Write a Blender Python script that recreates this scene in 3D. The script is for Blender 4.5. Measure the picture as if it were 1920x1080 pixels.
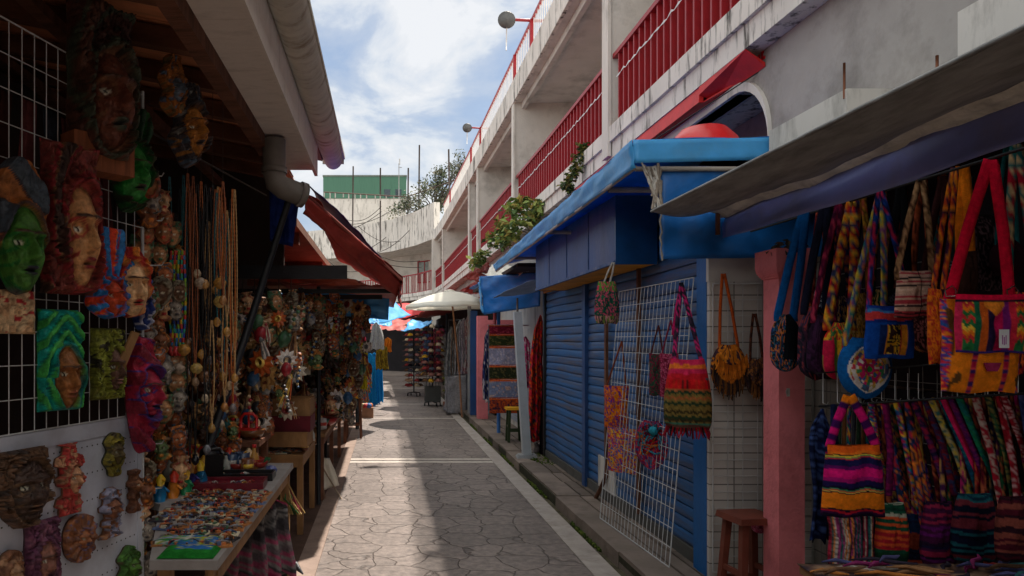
import bpy, math, random
import numpy as np
from mathutils import Vector, Matrix
for o in list(bpy.data.objects): bpy.data.objects.remove(o)
SC = bpy.context.scene
COL = SC.collection
random.seed(7); RNG = np.random.default_rng(7)
R = math.radians
# ------------------------------------------------------------------ camera, light, exposure
F, CX, CY, H = 1350.0, 725.0, 642.0, 1.6
cam = bpy.data.cameras.new('camera'); co = bpy.data.objects.new('camera', cam); COL.objects.link(co)
co.location = (0, 0, H); co.rotation_euler = (R(90), 0, 0)
cam.sensor_width = 36; cam.lens = F/1920*36
cam.shift_x = (960-CX)/1920; cam.shift_y = (CY-540)/1920
cam.clip_start = .05; cam.clip_end = 3000
SC.camera = co
SUN = Vector((.318, .50, 1)).normalized()
elev = math.asin(SUN.z); az = math.atan2(SUN.x, SUN.y)
sl = bpy.data.lights.new('sun', 'SUN'); sl.energy = 2.75; sl.angle = R(1.0); sl.color = (1, .93, .84)
so = bpy.data.objects.new('sun', sl); COL.objects.link(so); so.location = (4, 6, 20)
so.rotation_euler = SUN.to_track_quat('Z', 'Y').to_euler()
wd = bpy.data.worlds.new('World'); SC.world = wd; wd.use_nodes = True
nt = wd.node_tree; nt.nodes.clear()
def wn(t, **k):
    n = nt.nodes.new(t)
    for a, b in k.items(): setattr(n, a, b)
    return n
out = wn('ShaderNodeOutputWorld'); bg = wn('ShaderNodeBackground'); bg.inputs['Strength'].default_value = .14
sky = wn('ShaderNodeTexSky', sky_type='NISHITA', sun_disc=False, sun_elevation=elev, sun_rotation=az)
sky.dust_density = 1.5; sky.air_density = 1.2
tc = wn('ShaderNodeTexCoord'); mp = wn('ShaderNodeMapping'); mp.inputs['Scale'].default_value = (1, 1, 1.9); mp.inputs['Location'].default_value = (.35, .1, .12)
nz = wn('ShaderNodeTexNoise'); nz.inputs['Scale'].default_value = 5.0; nz.inputs['Detail'].default_value = 10; nz.inputs['Roughness'].default_value = .56; nz.inputs['Distortion'].default_value = .35
sx = wn('ShaderNodeSeparateXYZ'); mr = wn('ShaderNodeMapRange')
mr.inputs['From Min'].default_value = .18; mr.inputs['From Max'].default_value = .46; mr.inputs['To Min'].default_value = .13; mr.inputs['To Max'].default_value = .065
ad = wn('ShaderNodeMath', operation='ADD'); cr = wn('ShaderNodeValToRGB')
cr.color_ramp.elements[0].position = .42; cr.color_ramp.elements[0].color = (.85, .85, .85, 1)
cr.color_ramp.elements[1].position = .64; cr.color_ramp.elements[1].color = (.97, .97, .97, 1)
nz2 = wn('ShaderNodeTexNoise'); nz2.inputs['Scale'].default_value = 5.; nz2.inputs['Detail'].default_value = 6
cc = wn('ShaderNodeValToRGB'); cc.color_ramp.elements[0].position = .46; cc.color_ramp.elements[0].color = (.70, .92, 1.3, 1); e_ = cc.color_ramp.elements.new(.55); e_.color = (1.25, 1.42, 1.7, 1)
cc.color_ramp.elements[2].position = .66; cc.color_ramp.elements[2].color = (2.3, 2.33, 2.38, 1); e2_ = cc.color_ramp.elements.new(.60); e2_.color = (1.85, 1.95, 2.08, 1)
mx = wn('ShaderNodeMixRGB'); L = nt.links.new
L(tc.outputs['Generated'], mp.inputs['Vector']); L(mp.outputs[0], nz.inputs['Vector']); L(mp.outputs[0], nz2.inputs['Vector'])
L(tc.outputs['Generated'], sx.inputs[0]); L(sx.outputs['Z'], mr.inputs['Value'])
L(nz.outputs['Fac'], ad.inputs[0]); L(mr.outputs[0], ad.inputs[1]); L(ad.outputs[0], cr.inputs[0])
L(ad.outputs[0], cc.inputs[0]); L(cr.outputs[0], mx.inputs['Fac']); L(sky.outputs[0], mx.inputs['Color1']); L(cc.outputs[0], mx.inputs['Color2'])
zm = wn('ShaderNodeMapRange'); zm.inputs['From Min'].default_value = .46; zm.inputs['From Max'].default_value = .75; zm.inputs['To Min'].default_value = 1; zm.inputs['To Max'].default_value = 2.6
L(sx.outputs['Z'], zm.inputs['Value']); ym = wn('ShaderNodeMapRange'); ym.inputs['From Min'].default_value = .2; ym.inputs['From Max'].default_value = -.3; ym.inputs['To Min'].default_value = 1; ym.inputs['To Max'].default_value = 2.2; L(sx.outputs['Y'], ym.inputs['Value']); mm = wn('ShaderNodeMath', operation='MAXIMUM'); L(ym.outputs[0], mm.inputs[0]); L(zm.outputs[0], mm.inputs[1])
zs_ = wn('ShaderNodeVectorMath', operation='MULTIPLY'); L(mx.outputs[0], zs_.inputs[0]); cz = wn('ShaderNodeCombineXYZ'); L(cz.outputs[0], zs_.inputs[1])
for k_, pw in enumerate((1.12, 1.03, .84)):
    pn = wn('ShaderNodeMath', operation='POWER'); L(mm.outputs[0], pn.inputs[0]); pn.inputs[1].default_value = pw; L(pn.outputs[0], cz.inputs[k_]); L(zs_.outputs[0], bg.inputs['Color']); L(bg.outputs[0], out.inputs['Surface'])
SC.view_settings.view_transform = 'Standard'; SC.view_settings.look = 'None'; SC.view_settings.gamma = 1
SC.view_settings.exposure = 1.42
SC.render.engine = 'CYCLES'

# ------------------------------------------------------------------ helpers
def W(px, py, Y): return ((px-CX)*Y/F, Y, H-(py-CY)*Y/F)
def lin(c):
    c = np.asarray(c, float)/255.
    return np.where(c <= .04045, c/12.92, ((c+.055)/1.055)**2.4)
def hsh(a, b, s=0):
    v = np.sin(np.asarray(a)*127.1+np.asarray(b)*311.7+s*74.7)*43758.5453
    return v-np.floor(v)
def vn(x, y, s=0):
    x = np.asarray(x, float); y = np.asarray(y, float)
    i = np.floor(x); j = np.floor(y); u = x-i; v = y-j; u = u*u*(3-2*u); v = v*v*(3-2*v)
    return (hsh(i, j, s)*(1-u)+hsh(i+1, j, s)*u)*(1-v)+(hsh(i, j+1, s)*(1-u)+hsh(i+1, j+1, s)*u)*v
def pick(idx, cols):
    c = lin(np.array(cols)); return c[np.asarray(idx).astype(int) % len(cols)]
class MB:
    def __init__(s): s.v = []; s.c = []; s.f = []; s.n = 0; s.sm = []
    def add(s, V, Fc, c=(150, 150, 150), smooth=False, raw=False):
        V = np.asarray(V, float).reshape(-1, 3)
        C = np.asarray(c, float)
        if not raw: C = lin(C)
        if C.ndim == 1: C = np.tile(C, (len(V), 1))
        s.v.append(V); s.c.append(C)
        for f in Fc: s.f.append([i+s.n for i in f]); s.sm.append(smooth)
        s.n += len(V); return s
    def box(s, x0, x1, y0, y1, z0, z1, c=(150, 150, 150), b=0.0):
        P = [(x0,y0,z0),(x1,y0,z0),(x1,y1,z0),(x0,y1,z0),(x0,y0,z1),(x1,y0,z1),(x1,y1,z1),(x0,y1,z1)]
        return s.hexa(P, c)
    def hexa(s, P, c=(150, 150, 150)):
        Fc = [(0,3,2,1),(4,5,6,7),(0,1,5,4),(1,2,6,5),(2,3,7,6),(3,0,4,7)]
        V = []; G = []
        for k, f in enumerate(Fc):
            V += [P[i] for i in f]; G.append([4*k, 4*k+1, 4*k+2, 4*k+3])
        return s.add(V, G, c)
    def tube(s, pts, r, c=(150,150,150), n=8, cap=True, smooth=True):
        pts = [Vector(p) for p in pts]; m = len(pts)
        rr = r if hasattr(r, '__len__') else [r]*m
        V = []; up = None
        for i, p in enumerate(pts):
            t = (pts[min(i+1, m-1)]-pts[max(i-1, 0)]).normalized()
            if up is None:
                up = Vector((0, 0, 1)) if abs(t.z) < .9 else Vector((1, 0, 0))
            a = t.cross(up)
            if a.length < 1e-4: a = t.cross(Vector((0, 1, 0)))
            a.normalize(); b = a.cross(t).normalized(); up = b
            for k in range(n):
                th = 2*math.pi*k/n; q = p+a*math.cos(th)*rr[i]+b*math.sin(th)*rr[i]; V.append(q[:])
        G = [[i*n+k, i*n+(k+1) % n, (i+1)*n+(k+1) % n, (i+1)*n+k] for i in range(m-1) for k in range(n)]
        if cap: G += [list(range(n)), [(m-1)*n+k for k in reversed(range(n))]]
        return s.add(V, G, c, smooth)
    def grid(s, X, Y, Z, C, raw=True, smooth=True):
        nv, nu = X.shape
        V = np.stack([X, Y, Z], -1).reshape(-1, 3)
        C = np.asarray(C, float)
        if C.ndim == 3: C = C.reshape(-1, 3)
        G = [[i*nu+j, i*nu+j+1, (i+1)*nu+j+1, (i+1)*nu+j] for i in range(nv-1) for j in range(nu-1)]
        return s.add(V, G, C, smooth, raw)
    def lathe(s, prof, c=(150,150,150), n=14, o=(0, 0, 0), smooth=True):
        V = [(o[0]+r*math.cos(2*math.pi*k/n), o[1]+r*math.sin(2*math.pi*k/n), o[2]+z) for r, z in prof for k in range(n)]
        m = len(prof)
        G = [[i*n+k, i*n+(k+1) % n, (i+1)*n+(k+1) % n, (i+1)*n+k] for i in range(m-1) for k in range(n)]
        G += [[k for k in reversed(range(n))], [(m-1)*n+k for k in range(n)]]
        return s.add(V, G, c, smooth)
    def mesh(s, name):
        me = bpy.data.meshes.new(name)
        V = np.concatenate(s.v); C = np.concatenate(s.c)
        me.from_pydata(V.tolist(), [], s.f)
        me.polygons.foreach_set('use_smooth', s.sm)
        a = me.color_attributes.new('Col', 'FLOAT_COLOR', 'POINT')
        a.data.foreach_set('color', np.concatenate([C, np.ones((len(C), 1))], 1).astype(np.float32).ravel())
        me.update(); return me
def obj(name, mb, mat, parent=None, loc=(0, 0, 0), rz=0, solid=0):
    me = mb.mesh(name) if isinstance(mb, MB) else mb
    if len(me.materials) == 0: me.materials.append(mat)
    o = bpy.data.objects.new(name, me); COL.objects.link(o)
    o.location = loc; o.rotation_euler = (0, 0, rz)
    if parent: o.parent = parent
    if solid:
        m = o.modifiers.new('thickness', 'SOLIDIFY'); m.thickness = solid; m.offset = 0
    return o
def tag(o, label, cat, group=None):
    o['label'] = label; o['category'] = cat
    if group: o['group'] = group
    return o
def thing(name, label, cat, loc=(0, 0, 0), rz=0, group=None):
    o = bpy.data.objects.new(name, None); COL.objects.link(o); o.location = loc; o.rotation_euler = (0, 0, rz)
    o.empty_display_size = .1
    return tag(o, label, cat, group)
def struct(name, mb, mat, kind='structure'):
    o = obj(name, mb, mat); o['kind'] = kind; return o
# ------------------------------------------------------------------ materials
MATS = {}
def mat(name, col=None, rough=.8, amp=.25, scale=6, bump=.2, bscale=60, spec=.3, dirt=None, dscale=2.5, damt=.5, metal=0, stretch=(1, 1, 1), dpos=(.5, .72), vec=None, alpha=1, transl=0):
    if name in MATS: return MATS[name]
    m = bpy.data.materials.new(name); m.use_nodes = True; t = m.node_tree; N = t.nodes; K = t.links.new
    P = N['Principled BSDF']; P.inputs['Roughness'].default_value = rough; P.inputs['Specular IOR Level'].default_value = spec; P.inputs['Metallic'].default_value = metal
    tc = N.new('ShaderNodeTexCoord'); mp = N.new('ShaderNodeMapping'); mp.inputs['Scale'].default_value = stretch
    K(tc.outputs['Object'], mp.inputs['Vector'])
    if col is None:
        a = N.new('ShaderNodeAttribute'); a.attribute_name = 'Col'; base = a.outputs['Color']
    else:
        a = N.new('ShaderNodeRGB'); a.outputs[0].default_value = (*lin(col), 1); base = a.outputs[0]
    nz = N.new('ShaderNodeTexNoise'); nz.inputs['Scale'].default_value = scale; nz.inputs['Detail'].default_value = 6; nz.inputs['Roughness'].default_value = .6
    K(mp.outputs[0], nz.inputs['Vector'])
    mr = N.new('ShaderNodeMapRange'); mr.inputs['From Min'].default_value = .3; mr.inputs['From Max'].default_value = .7
    mr.inputs['To Min'].default_value = 1-amp; mr.inputs['To Max'].default_value = 1+amp
    K(nz.outputs['Fac'], mr.inputs['Value'])
    mu = N.new('ShaderNodeVectorMath'); mu.operation = 'SCALE'; K(base, mu.inputs[0]); K(mr.outputs[0], mu.inputs['Scale'])
    last = mu.outputs[0]
    if dirt is not None:
        n2 = N.new('ShaderNodeTexNoise'); n2.inputs['Scale'].default_value = dscale; n2.inputs['Detail'].default_value = 9; n2.inputs['Roughness'].default_value = .68
        K(mp.outputs[0], n2.inputs['Vector'])
        r = N.new('ShaderNodeMapRange'); r.inputs['From Min'].default_value = dpos[0]; r.inputs['From Max'].default_value = dpos[1]; r.inputs['To Max'].default_value = damt
        K(n2.outputs['Fac'], r.inputs['Value'])
        mx = N.new('ShaderNodeMixRGB'); K(r.outputs[0], mx.inputs['Fac']); K(last, mx.inputs['Color1']); mx.inputs['Color2'].default_value = (*lin(dirt), 1)
        last = mx.outputs[0]
    K(last, P.inputs['Base Color'])
    if bump:
        n3 = N.new('ShaderNodeTexNoise'); n3.inputs['Scale'].default_value = bscale; n3.inputs['Detail'].default_value = 4; K(mp.outputs[0], n3.inputs['Vector'])
        b = N.new('ShaderNodeBump'); b.inputs['Strength'].default_value = bump; b.inputs['Distance'].default_value = .01; K(n3.outputs['Fac'], b.inputs['Height']); K(b.outputs[0], P.inputs['Normal'])
    if transl:
        tr = N.new('ShaderNodeBsdfTranslucent'); K(last, tr.inputs['Color']); ms = N.new('ShaderNodeMixShader'); ms.inputs[0].default_value = transl
        K(P.outputs[0], ms.inputs[1]); K(tr.outputs[0], ms.inputs[2]); K(ms.outputs[0], N['Material Output'].inputs['Surface'])
    MATS[name] = m; return m
cloth = mat('woven_cloth', None, .92, .28, 40, .5, 220, .1)
paint = mat('painted_wood', None, .42, .35, 22, .45, 70, .4)
carved = mat('carved_wood', None, .5, .5, 30, .7, 60, .35)
plain = mat('mixed_paint', None, .6, .2, 8, .15, 60, .3)
metal_w = mat('white_wire', (205, 205, 205), .45, .1, 10, 0, 50, .5, dirt=(120, 95, 75), dscale=20, damt=.4)
plaster = mat('weathered_plaster', (208, 202, 194), .9, .10, 1.6, .3, 30, .15, dirt=(84, 78, 70), dscale=5, damt=.7, stretch=(1, 1, .3), dpos=(.52, .74))
stained = mat('mould_stained_plaster', (216, 210, 202), .9, .14, 2, .4, 30, .15, dirt=(50, 46, 41), dscale=8, damt=.9, stretch=(1, 1, .16), dpos=(.52, .64))
plasterin = mat('shaded_plaster', (204, 199, 192), .9, .10, 2, .3, 30, .15, dirt=(90, 84, 78), dscale=1.5, damt=.5)
redp = mat('red_paint', (150, 22, 32), .45, .2, 9, .2, 50, .4, dirt=(90, 40, 40), dscale=9, damt=.4)
blueshut = mat('blue_shutter_paint', (38, 96, 152), .5, .22, 5, .2, 60, .4, dirt=(92, 78, 68), dscale=2.6, damt=.9, stretch=(1, .3, 6), dpos=(.44, .70))
blued = mat('blue_board_paint', (30, 72, 126), .5, .3, 3, .2, 60, .4, dirt=(110, 112, 135), dscale=1.8, damt=.55, stretch=(1, 1, .5), dpos=(.5, .8))
bluet = mat('blue_tarp', (78, 172, 232), .38, .14, 5, .5, 14, .5, dirt=(120, 150, 175), dscale=3, damt=.3, transl=.25)
bluet2 = mat('dark_blue_tarp', (24, 106, 182), .4, .2, 4, .6, 12, .5, dirt=(70, 90, 120), dscale=3, damt=.4, transl=.1)
navyt = mat('navy_tarp', (112, 122, 188), .38, .2, 3, .6, 9, .5, dirt=(120, 112, 130), dscale=2, damt=.6)
greyt = mat('grey_tarp', (136, 136, 133), .6, .3, 6, .8, 14, .3, dirt=(55, 52, 48), dscale=4, damt=.6, stretch=(2.5, .6, 1))
silv = mat('crumpled_silver_tarp', (200, 194, 180), .45, .4, 14, 1., 22, .5, dirt=(70, 66, 56), dscale=7, damt=.6)
redt = mat('dark_red_tarp', (160, 58, 46), .55, .25, 4, .6, 14, .35, dirt=(80, 26, 24), dscale=3, damt=.5, transl=.12)
oranget = mat('orange_tarp', (190, 84, 56), .6, .2, 5, .5, 14, .3, transl=.15)
yellow = mat('yellow_board', (205, 140, 20), .6, .3, 4, .2, 50, .3, dirt=(80, 60, 20), dscale=3, damt=.6)
wood = mat('table_wood', (146, 108, 70), .7, .3, 7, .4, 60, .25, stretch=(1, 1, .4), dirt=(70, 48, 30), dscale=6, damt=.5)
woodd = mat('dark_roof_wood', (112, 74, 56), .75, .4, 6, .5, 50, .2, stretch=(.5, 3, 1), dirt=(30, 22, 18), dscale=4, damt=.6)
plankm = mat('red_brown_planks', (228, 150, 108), .75, .4, 3, .5, 40, .2, stretch=(.6, 5, 1), dirt=(50, 28, 20), dscale=3, damt=.7)
redwood = mat('red_stool_wood', (112, 56, 42), .6, .25, 8, .3, 60, .3)
soffm = mat('white_boards', (222, 212, 202), .8, .14, 3, .25, 30, .2, dirt=(110, 96, 86), dscale=3, damt=.5, stretch=(1, 2.5, 1))
gutm = mat('stained_gutter', (196, 190, 176), .75, .14, 3, .3, 30, .25, dirt=(112, 82, 48), dscale=2.6, damt=.8, stretch=(1.5, 4, 1), dpos=(.52, .7))
blackm = mat('black_metal', (24, 24, 26), .5, .2, 9, .15, 50, .4)
greym = mat('grey_pipe', (120, 112, 104), .5, .25, 4, .15, 50, .4, dirt=(60, 50, 44), dscale=4, damt=.5)
pinkm = mat('pink_pillar_paint', (226, 128, 132), .8, .14, 4, .6, 45, .2, dirt=(150, 60, 64), dscale=6, damt=.4)
tilem = None
leafm = mat('leaves', None, .6, .3, 9, 0, 50, .3, transl=.25)
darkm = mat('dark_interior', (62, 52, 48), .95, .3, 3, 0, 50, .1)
greenm = mat('green_cladding', (78, 116, 98), .7, .15, 1.5, .2, 20, .2, stretch=(3, 1, .3), dirt=(40, 66, 56), dscale=1.5, damt=.5)
whitec = mat('white_canvas', (232, 226, 212), .85, .06, 3, .3, 60, .1, transl=.3)
mosc = mat('moss', (70, 84, 36), 1, .4, 30, .8, 80, .05)
glassm = mat('window_glass', (34, 44, 46), .08, .3, 3, 0, 50, .8)

def paving():
    m = bpy.data.materials.new('stamped_concrete'); m.use_nodes = True; t = m.node_tree; N = t.nodes; K = t.links.new
    P = N['Principled BSDF']; P.inputs['Roughness'].default_value = .62; P.inputs['Specular IOR Level'].default_value = .35
    tc = N.new('ShaderNodeTexCoord')
    nz = N.new('ShaderNodeTexNoise'); nz.inputs['Scale'].default_value = 3.5; nz.inputs['Detail'].default_value = 3; K(tc.outputs['Object'], nz.inputs['Vector'])
    sub = N.new('ShaderNodeVectorMath'); sub.operation = 'SUBTRACT'; K(nz.outputs['Color'], sub.inputs[0]); sub.inputs[1].default_value = (.5, .5, .5)
    sc = N.new('ShaderNodeVectorMath'); sc.operation = 'SCALE'; sc.inputs['Scale'].default_value = .16; K(sub.outputs[0], sc.inputs[0])
    ad = N.new('ShaderNodeVectorMath'); ad.operation = 'ADD'; K(tc.outputs['Object'], ad.inputs[0]); K(sc.outputs[0], ad.inputs[1])
    vo = N.new('ShaderNodeTexVoronoi'); vo.feature = 'DISTANCE_TO_EDGE'; vo.inputs['Scale'].default_value = 3.3; vo.inputs['Randomness'].default_value = .6; K(ad.outputs[0], vo.inputs['Vector'])
    vc = N.new('ShaderNodeTexVoronoi'); vc.inputs['Scale'].default_value = 3.3; vc.inputs['Randomness'].default_value = .6; K(ad.outputs[0], vc.inputs['Vector'])
    cr = N.new('ShaderNodeMapRange'); cr.inputs['From Min'].default_value = .002; cr.inputs['From Max'].default_value = .024; K(vo.outputs['Distance'], cr.inputs['Value'])
    fine = N.new('ShaderNodeTexNoise'); fine.inputs['Scale'].default_value = 16; fine.inputs['Detail'].default_value = 8; fine.inputs['Roughness'].default_value = .65; K(tc.outputs['Object'], fine.inputs['Vector'])
    big = N.new('ShaderNodeTexNoise'); big.inputs['Scale'].default_value = 1.1; big.inputs['Detail'].default_value = 5; K(tc.outputs['Object'], big.inputs['Vector'])
    r1 = N.new('ShaderNodeValToRGB'); r1.color_ramp.elements[0].position = .3; r1.color_ramp.elements[0].color = (*lin((98, 89, 84)), 1)
    r1.color_ramp.elements[1].position = .72; r1.color_ramp.elements[1].color = (*lin((148, 134, 126)), 1); K(fine.outputs['Fac'], r1.inputs[0])
    mb = N.new('ShaderNodeMapRange'); mb.inputs['From Min'].default_value = .3; mb.inputs['From Max'].default_value = .7; mb.inputs['To Min'].default_value = .8; mb.inputs['To Max'].default_value = 1.1; K(big.outputs['Fac'], mb.inputs['Value'])
    s2 = N.new('ShaderNodeVectorMath'); s2.operation = 'SCALE'; K(r1.outputs[0], s2.inputs[0])
    sv = N.new('ShaderNodeSeparateXYZ'); K(vc.outputs['Color'], sv.inputs[0]); mv = N.new('ShaderNodeMapRange'); mv.inputs['To Min'].default_value = .86; mv.inputs['To Max'].default_value = 1.12; K(sv.outputs['X'], mv.inputs['Value'])
    mq = N.new('ShaderNodeMath'); mq.operation = 'MULTIPLY'; K(mb.outputs[0], mq.inputs[0]); K(mv.outputs[0], mq.inputs[1]); K(mq.outputs[0], s2.inputs['Scale'])
    st_ = N.new('ShaderNodeTexNoise'); st_.inputs['Scale'].default_value = .8; st_.inputs['Detail'].default_value = 9; st_.inputs['Roughness'].default_value = .7; K(tc.outputs['Object'], st_.inputs['Vector'])
    mx = N.new('ShaderNodeMixRGB'); mx.inputs['Color1'].default_value = (*lin((84, 75, 70)), 1); K(cr.outputs[0], mx.inputs['Fac']); K(s2.outputs[0], mx.inputs['Color2'])
    K(mx.outputs[0], P.inputs['Base Color'])
    h = N.new('ShaderNodeMath'); h.operation = 'MULTIPLY_ADD'; K(fine.outputs['Fac'], h.inputs[0]); h.inputs[1].default_value = .55; K(cr.outputs[0], h.inputs[2])
    bm = N.new('ShaderNodeBump'); bm.inputs['Strength'].default_value = .7; bm.inputs['Distance'].default_value = .012; K(h.outputs[0], bm.inputs['Height']); K(bm.outputs[0], P.inputs['Normal'])
    return m
def tiles(name, c, g, w, h, ax):
    m = bpy.data.materials.new(name); m.use_nodes = True; t = m.node_tree; N = t.nodes; K = t.links.new
    P = N['Principled BSDF']; P.inputs['Roughness'].default_value = .45
    tc = N.new('ShaderNodeTexCoord'); s = N.new('ShaderNodeSeparateXYZ'); K(tc.outputs['Object'], s.inputs[0]); cb = N.new('ShaderNodeCombineXYZ')
    K(s.outputs[ax], cb.inputs[0]); K(s.outputs['Z'], cb.inputs[1])
    b = N.new('ShaderNodeTexBrick'); b.offset = 0; b.inputs['Scale'].default_value = 1; b.inputs['Brick Width'].default_value = w; b.inputs['Row Height'].default_value = h
    b.inputs['Mortar Size'].default_value = .004; b.inputs['Color1'].default_value = (*lin(c), 1); b.inputs['Color2'].default_value = (*lin([x*.93 for x in c]), 1); b.inputs['Mortar'].default_value = (*lin(g), 1)
    K(cb.outputs[0], b.inputs['Vector']); K(b.outputs['Color'], P.inputs['Base Color'])
    bm = N.new('ShaderNodeBump'); bm.inputs['Strength'].default_value = .4; bm.inputs['Distance'].default_value = -.004; K(b.outputs['Fac'], bm.inputs['Height']); K(bm.outputs[0], P.inputs['Normal'])
    return m
stonem = mat('pavement_stone', None, .85, .3, 6, .6, 25, .2, dirt=(60, 56, 44), dscale=3, damt=.6)
kerbm = mat('pale_kerb', (168, 158, 150), .8, .14, 7, .35, 40, .2, dirt=(96, 86, 78), dscale=5, damt=.5)
kerbl = mat('left_kerb', (150, 130, 118), .8, .14, 7, .35, 40, .2, dirt=(96, 80, 70), dscale=5, damt=.5)

# ------------------------------------------------------------------ setting: ground
g = MB(); g.box(-150, 150, -60, 220, -.3, -.03, (110, 100, 94)); struct('ground', g, mat('dusty_ground', (104, 94, 88), .9, .2, 2))
g = MB(); g.box(-.49, 1.42, -12, 34, -.2, 0); struct('path', g, paving())
g = MB(); g.box(-.64, -.49, -12, 32, -.2, .012); struct('left_kerb_strip', g, kerbl)
g = MB(); g.box(1.42, 1.60, -12, 26, -.2, .006); struct('right_kerb_strip', g, kerbm)
g = MB(); g.box(-3.2, -.64, -12, 34, -.2, .004); struct('stall_floor', g, mat('worn_floor', (92, 72, 62), .85, .25, 4, .4, 30, .2, dirt=(50, 40, 34), dscale=3, damt=.5))
g = MB(); g.box(-3.2, 3.2, 34, 46, -.2, .02); struct('passage_floor', g, mat('worn_floor2', (120, 108, 100), .85, .25, 4))
g = MB()
for y, w in ((9.55, .13), (9.78, .13), (15.1, .1), (18.6, .12), (25.0, .15), (27.5, .12)):
    g.box(-.49, 1.42, y, y+w, .0, .004)
struct('path_stripes', g, mat('pale_stripe', (190, 180, 170), .7, .12, 9, .3, 40, .2, dirt=(120, 106, 98), dscale=8, damt=.5))
g = MB(); g.box(1.6, 1.66, -12, 26, -.2, -.01); struct('kerb_gutter', g, mat('mossy_gap', (84, 78, 62), 1, .5, 12, .8, 40, .05))
g = MB(); y = -12.0
while y < 26:
    ln = random.choice([.55, .7, .8, .95]); x = 1.65
    for k, xe in enumerate((1.65+random.uniform(.2, .28), 2.02, 2.6)):
        cc_ = random.uniform(.85, 1.1); zz = .1+random.uniform(-.008, .008); j = .006
        jx = random.uniform(-.015, .012) if k == 0 else 0
        g.hexa([(x+j+jx, y+j, -.2), (xe-j, y+j, -.2), (xe-j, y+ln-j, -.2), (x+j+jx, y+ln-j, -.2), (x+j+.008+jx, y+j, zz), (xe-j, y+j, zz), (xe-j, y+ln-j, zz+.003), (x+j+.008+jx, y+ln-j, zz+.003)], (126*cc_, 112*cc_, 102*cc_)); x = xe
    y += ln
g.box(1.66, 2.75, -12, 26, -.2, .08, (60, 58, 42))
struct('sidewalk', g, stonem)
def moss(x, y, rx, ry, z=.1, n=260):
    m_ = MB()
    for i in range(n):
        a = random.random()*6.28; q = math.sqrt(random.random()); px, py = x+rx*q*math.cos(a), y+ry*q*math.sin(a); s_ = random.uniform(.006, .018)
        m_.lathe([(s_, -.01), (s_*.9, s_*.5), (s_*.3, s_)], random.choice([(70, 86, 34), (88, 98, 44), (54, 66, 30)]), 5, (px, py, z))
    return m_
m_ = moss(2.0, 9.3, .16, .5); 
for q in range(5): 
    m2 = moss(1.64, 6+q*1.9, .02, .5, .0 if q else .0, 80); m_.v += m2.v; m_.c += m2.c; m_.f += [[i+m_.n for i in f] for f in m2.f]; m_.sm += m2.sm; m_.n += m2.n
struct('moss', m_, mat('moss_tuft', None, 1, .3, 30, 0, 80, .05), 'stuff')

# ------------------------------------------------------------------ balcony building along the right, curving across the end
PATH = [(2.6, -14), (2.6, 12), (2.5, 21.6), (2.38, 30.4), (2.25, 33.6), (1.5, 36.0), (.3, 38.4), (-2.2, 41), (-7, 44)]
def offs(path, o):
    n = len(path); res = []
    for i in range(n):
        a = Vector(path[max(i-1, 0)]); b = Vector(path[i]); c = Vector(path[min(i+1, n-1)])
        d1 = (b-a).normalized() if i > 0 else (c-b).normalized(); d2 = (c-b).normalized() if i < n-1 else d1
        n1 = Vector((d1.y, -d1.x)); n2 = Vector((d2.y, -d2.x)); m = (n1+n2).normalized(); k = 1/max(.3, m.dot(n1))
        res.append((b.x+m.x*o*k, b.y+m.y*o*k))
    return res
def along(mb, path, o0, o1, z0, z1, c=(200, 200, 200)):
    A = offs(path, o0); B = offs(path, o1)
    for i in range(len(path)-1):
        mb.hexa([(*A[i], z0), (*B[i], z0), (*B[i+1], z0), (*A[i+1], z0), (*A[i], z1), (*B[i], z1), (*B[i+1], z1), (*A[i+1], z1)], c)
    return mb
def resample(path, step):
    pts = []; 
    for i in range(len(path)-1):
        a = Vector(path[i]); b = Vector(path[i+1]); L_ = (b-a).length; n = max(1, int(L_/step))
        for k in range(n): pts.append((a.lerp(b, k/n), (b-a).normalized()))
    return pts
bl = thing('balcony_building', 'long white two storey building with red balcony railings curving round the alley end', 'building', (2.6, 12, 0))
BL = bl.location
def bpart(name, mb, m, par=None):
    o = obj(name, mb, m, par or bl)
    if par is None: o.location = -BL
    return o
FULL = PATH
Z1, Z1T, Z2, Z2T = 3.73, 4.08, 6.38, 6.82
mb = MB(); along(mb, FULL, .0, 3.6, Z1, Z1T); bpart('balcony_slab', mb, stained)
mb = MB(); along(mb, FULL, -.035, -.001, Z1T-.17, Z1T+.003); bpart('slab_moulding', mb, stained)
NEAR = PATH[:5]; FAR = PATH[4:]
mb = MB(); along(mb, NEAR, 0, 3.6, Z2, Z2T-.003); bpart('roof_slab', mb, plasterin)
mb = MB(); along(mb, NEAR, -.06, -.001, Z2-.01, Z2T); bpart('roof_fascia', mb, stained)
mb = MB(); along(mb, NEAR, .12, .2, Z2-.12, Z2-.003); bpart('edge_beam', mb, plasterin)
mb = MB(); along(mb, FAR, -.05, .25, 6.45, 8.15); bpart('parapet_wall', mb, stained)
mb = MB(); along(mb, FAR, .25, 3.6, 6.5, 6.9); bpart('roof_slab', mb, plaster)
# walls
mb = MB(); along(mb, FULL, 2.3, 2.5, Z1T, 6.5); bpart('upper_wall', mb, plasterin)
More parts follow.
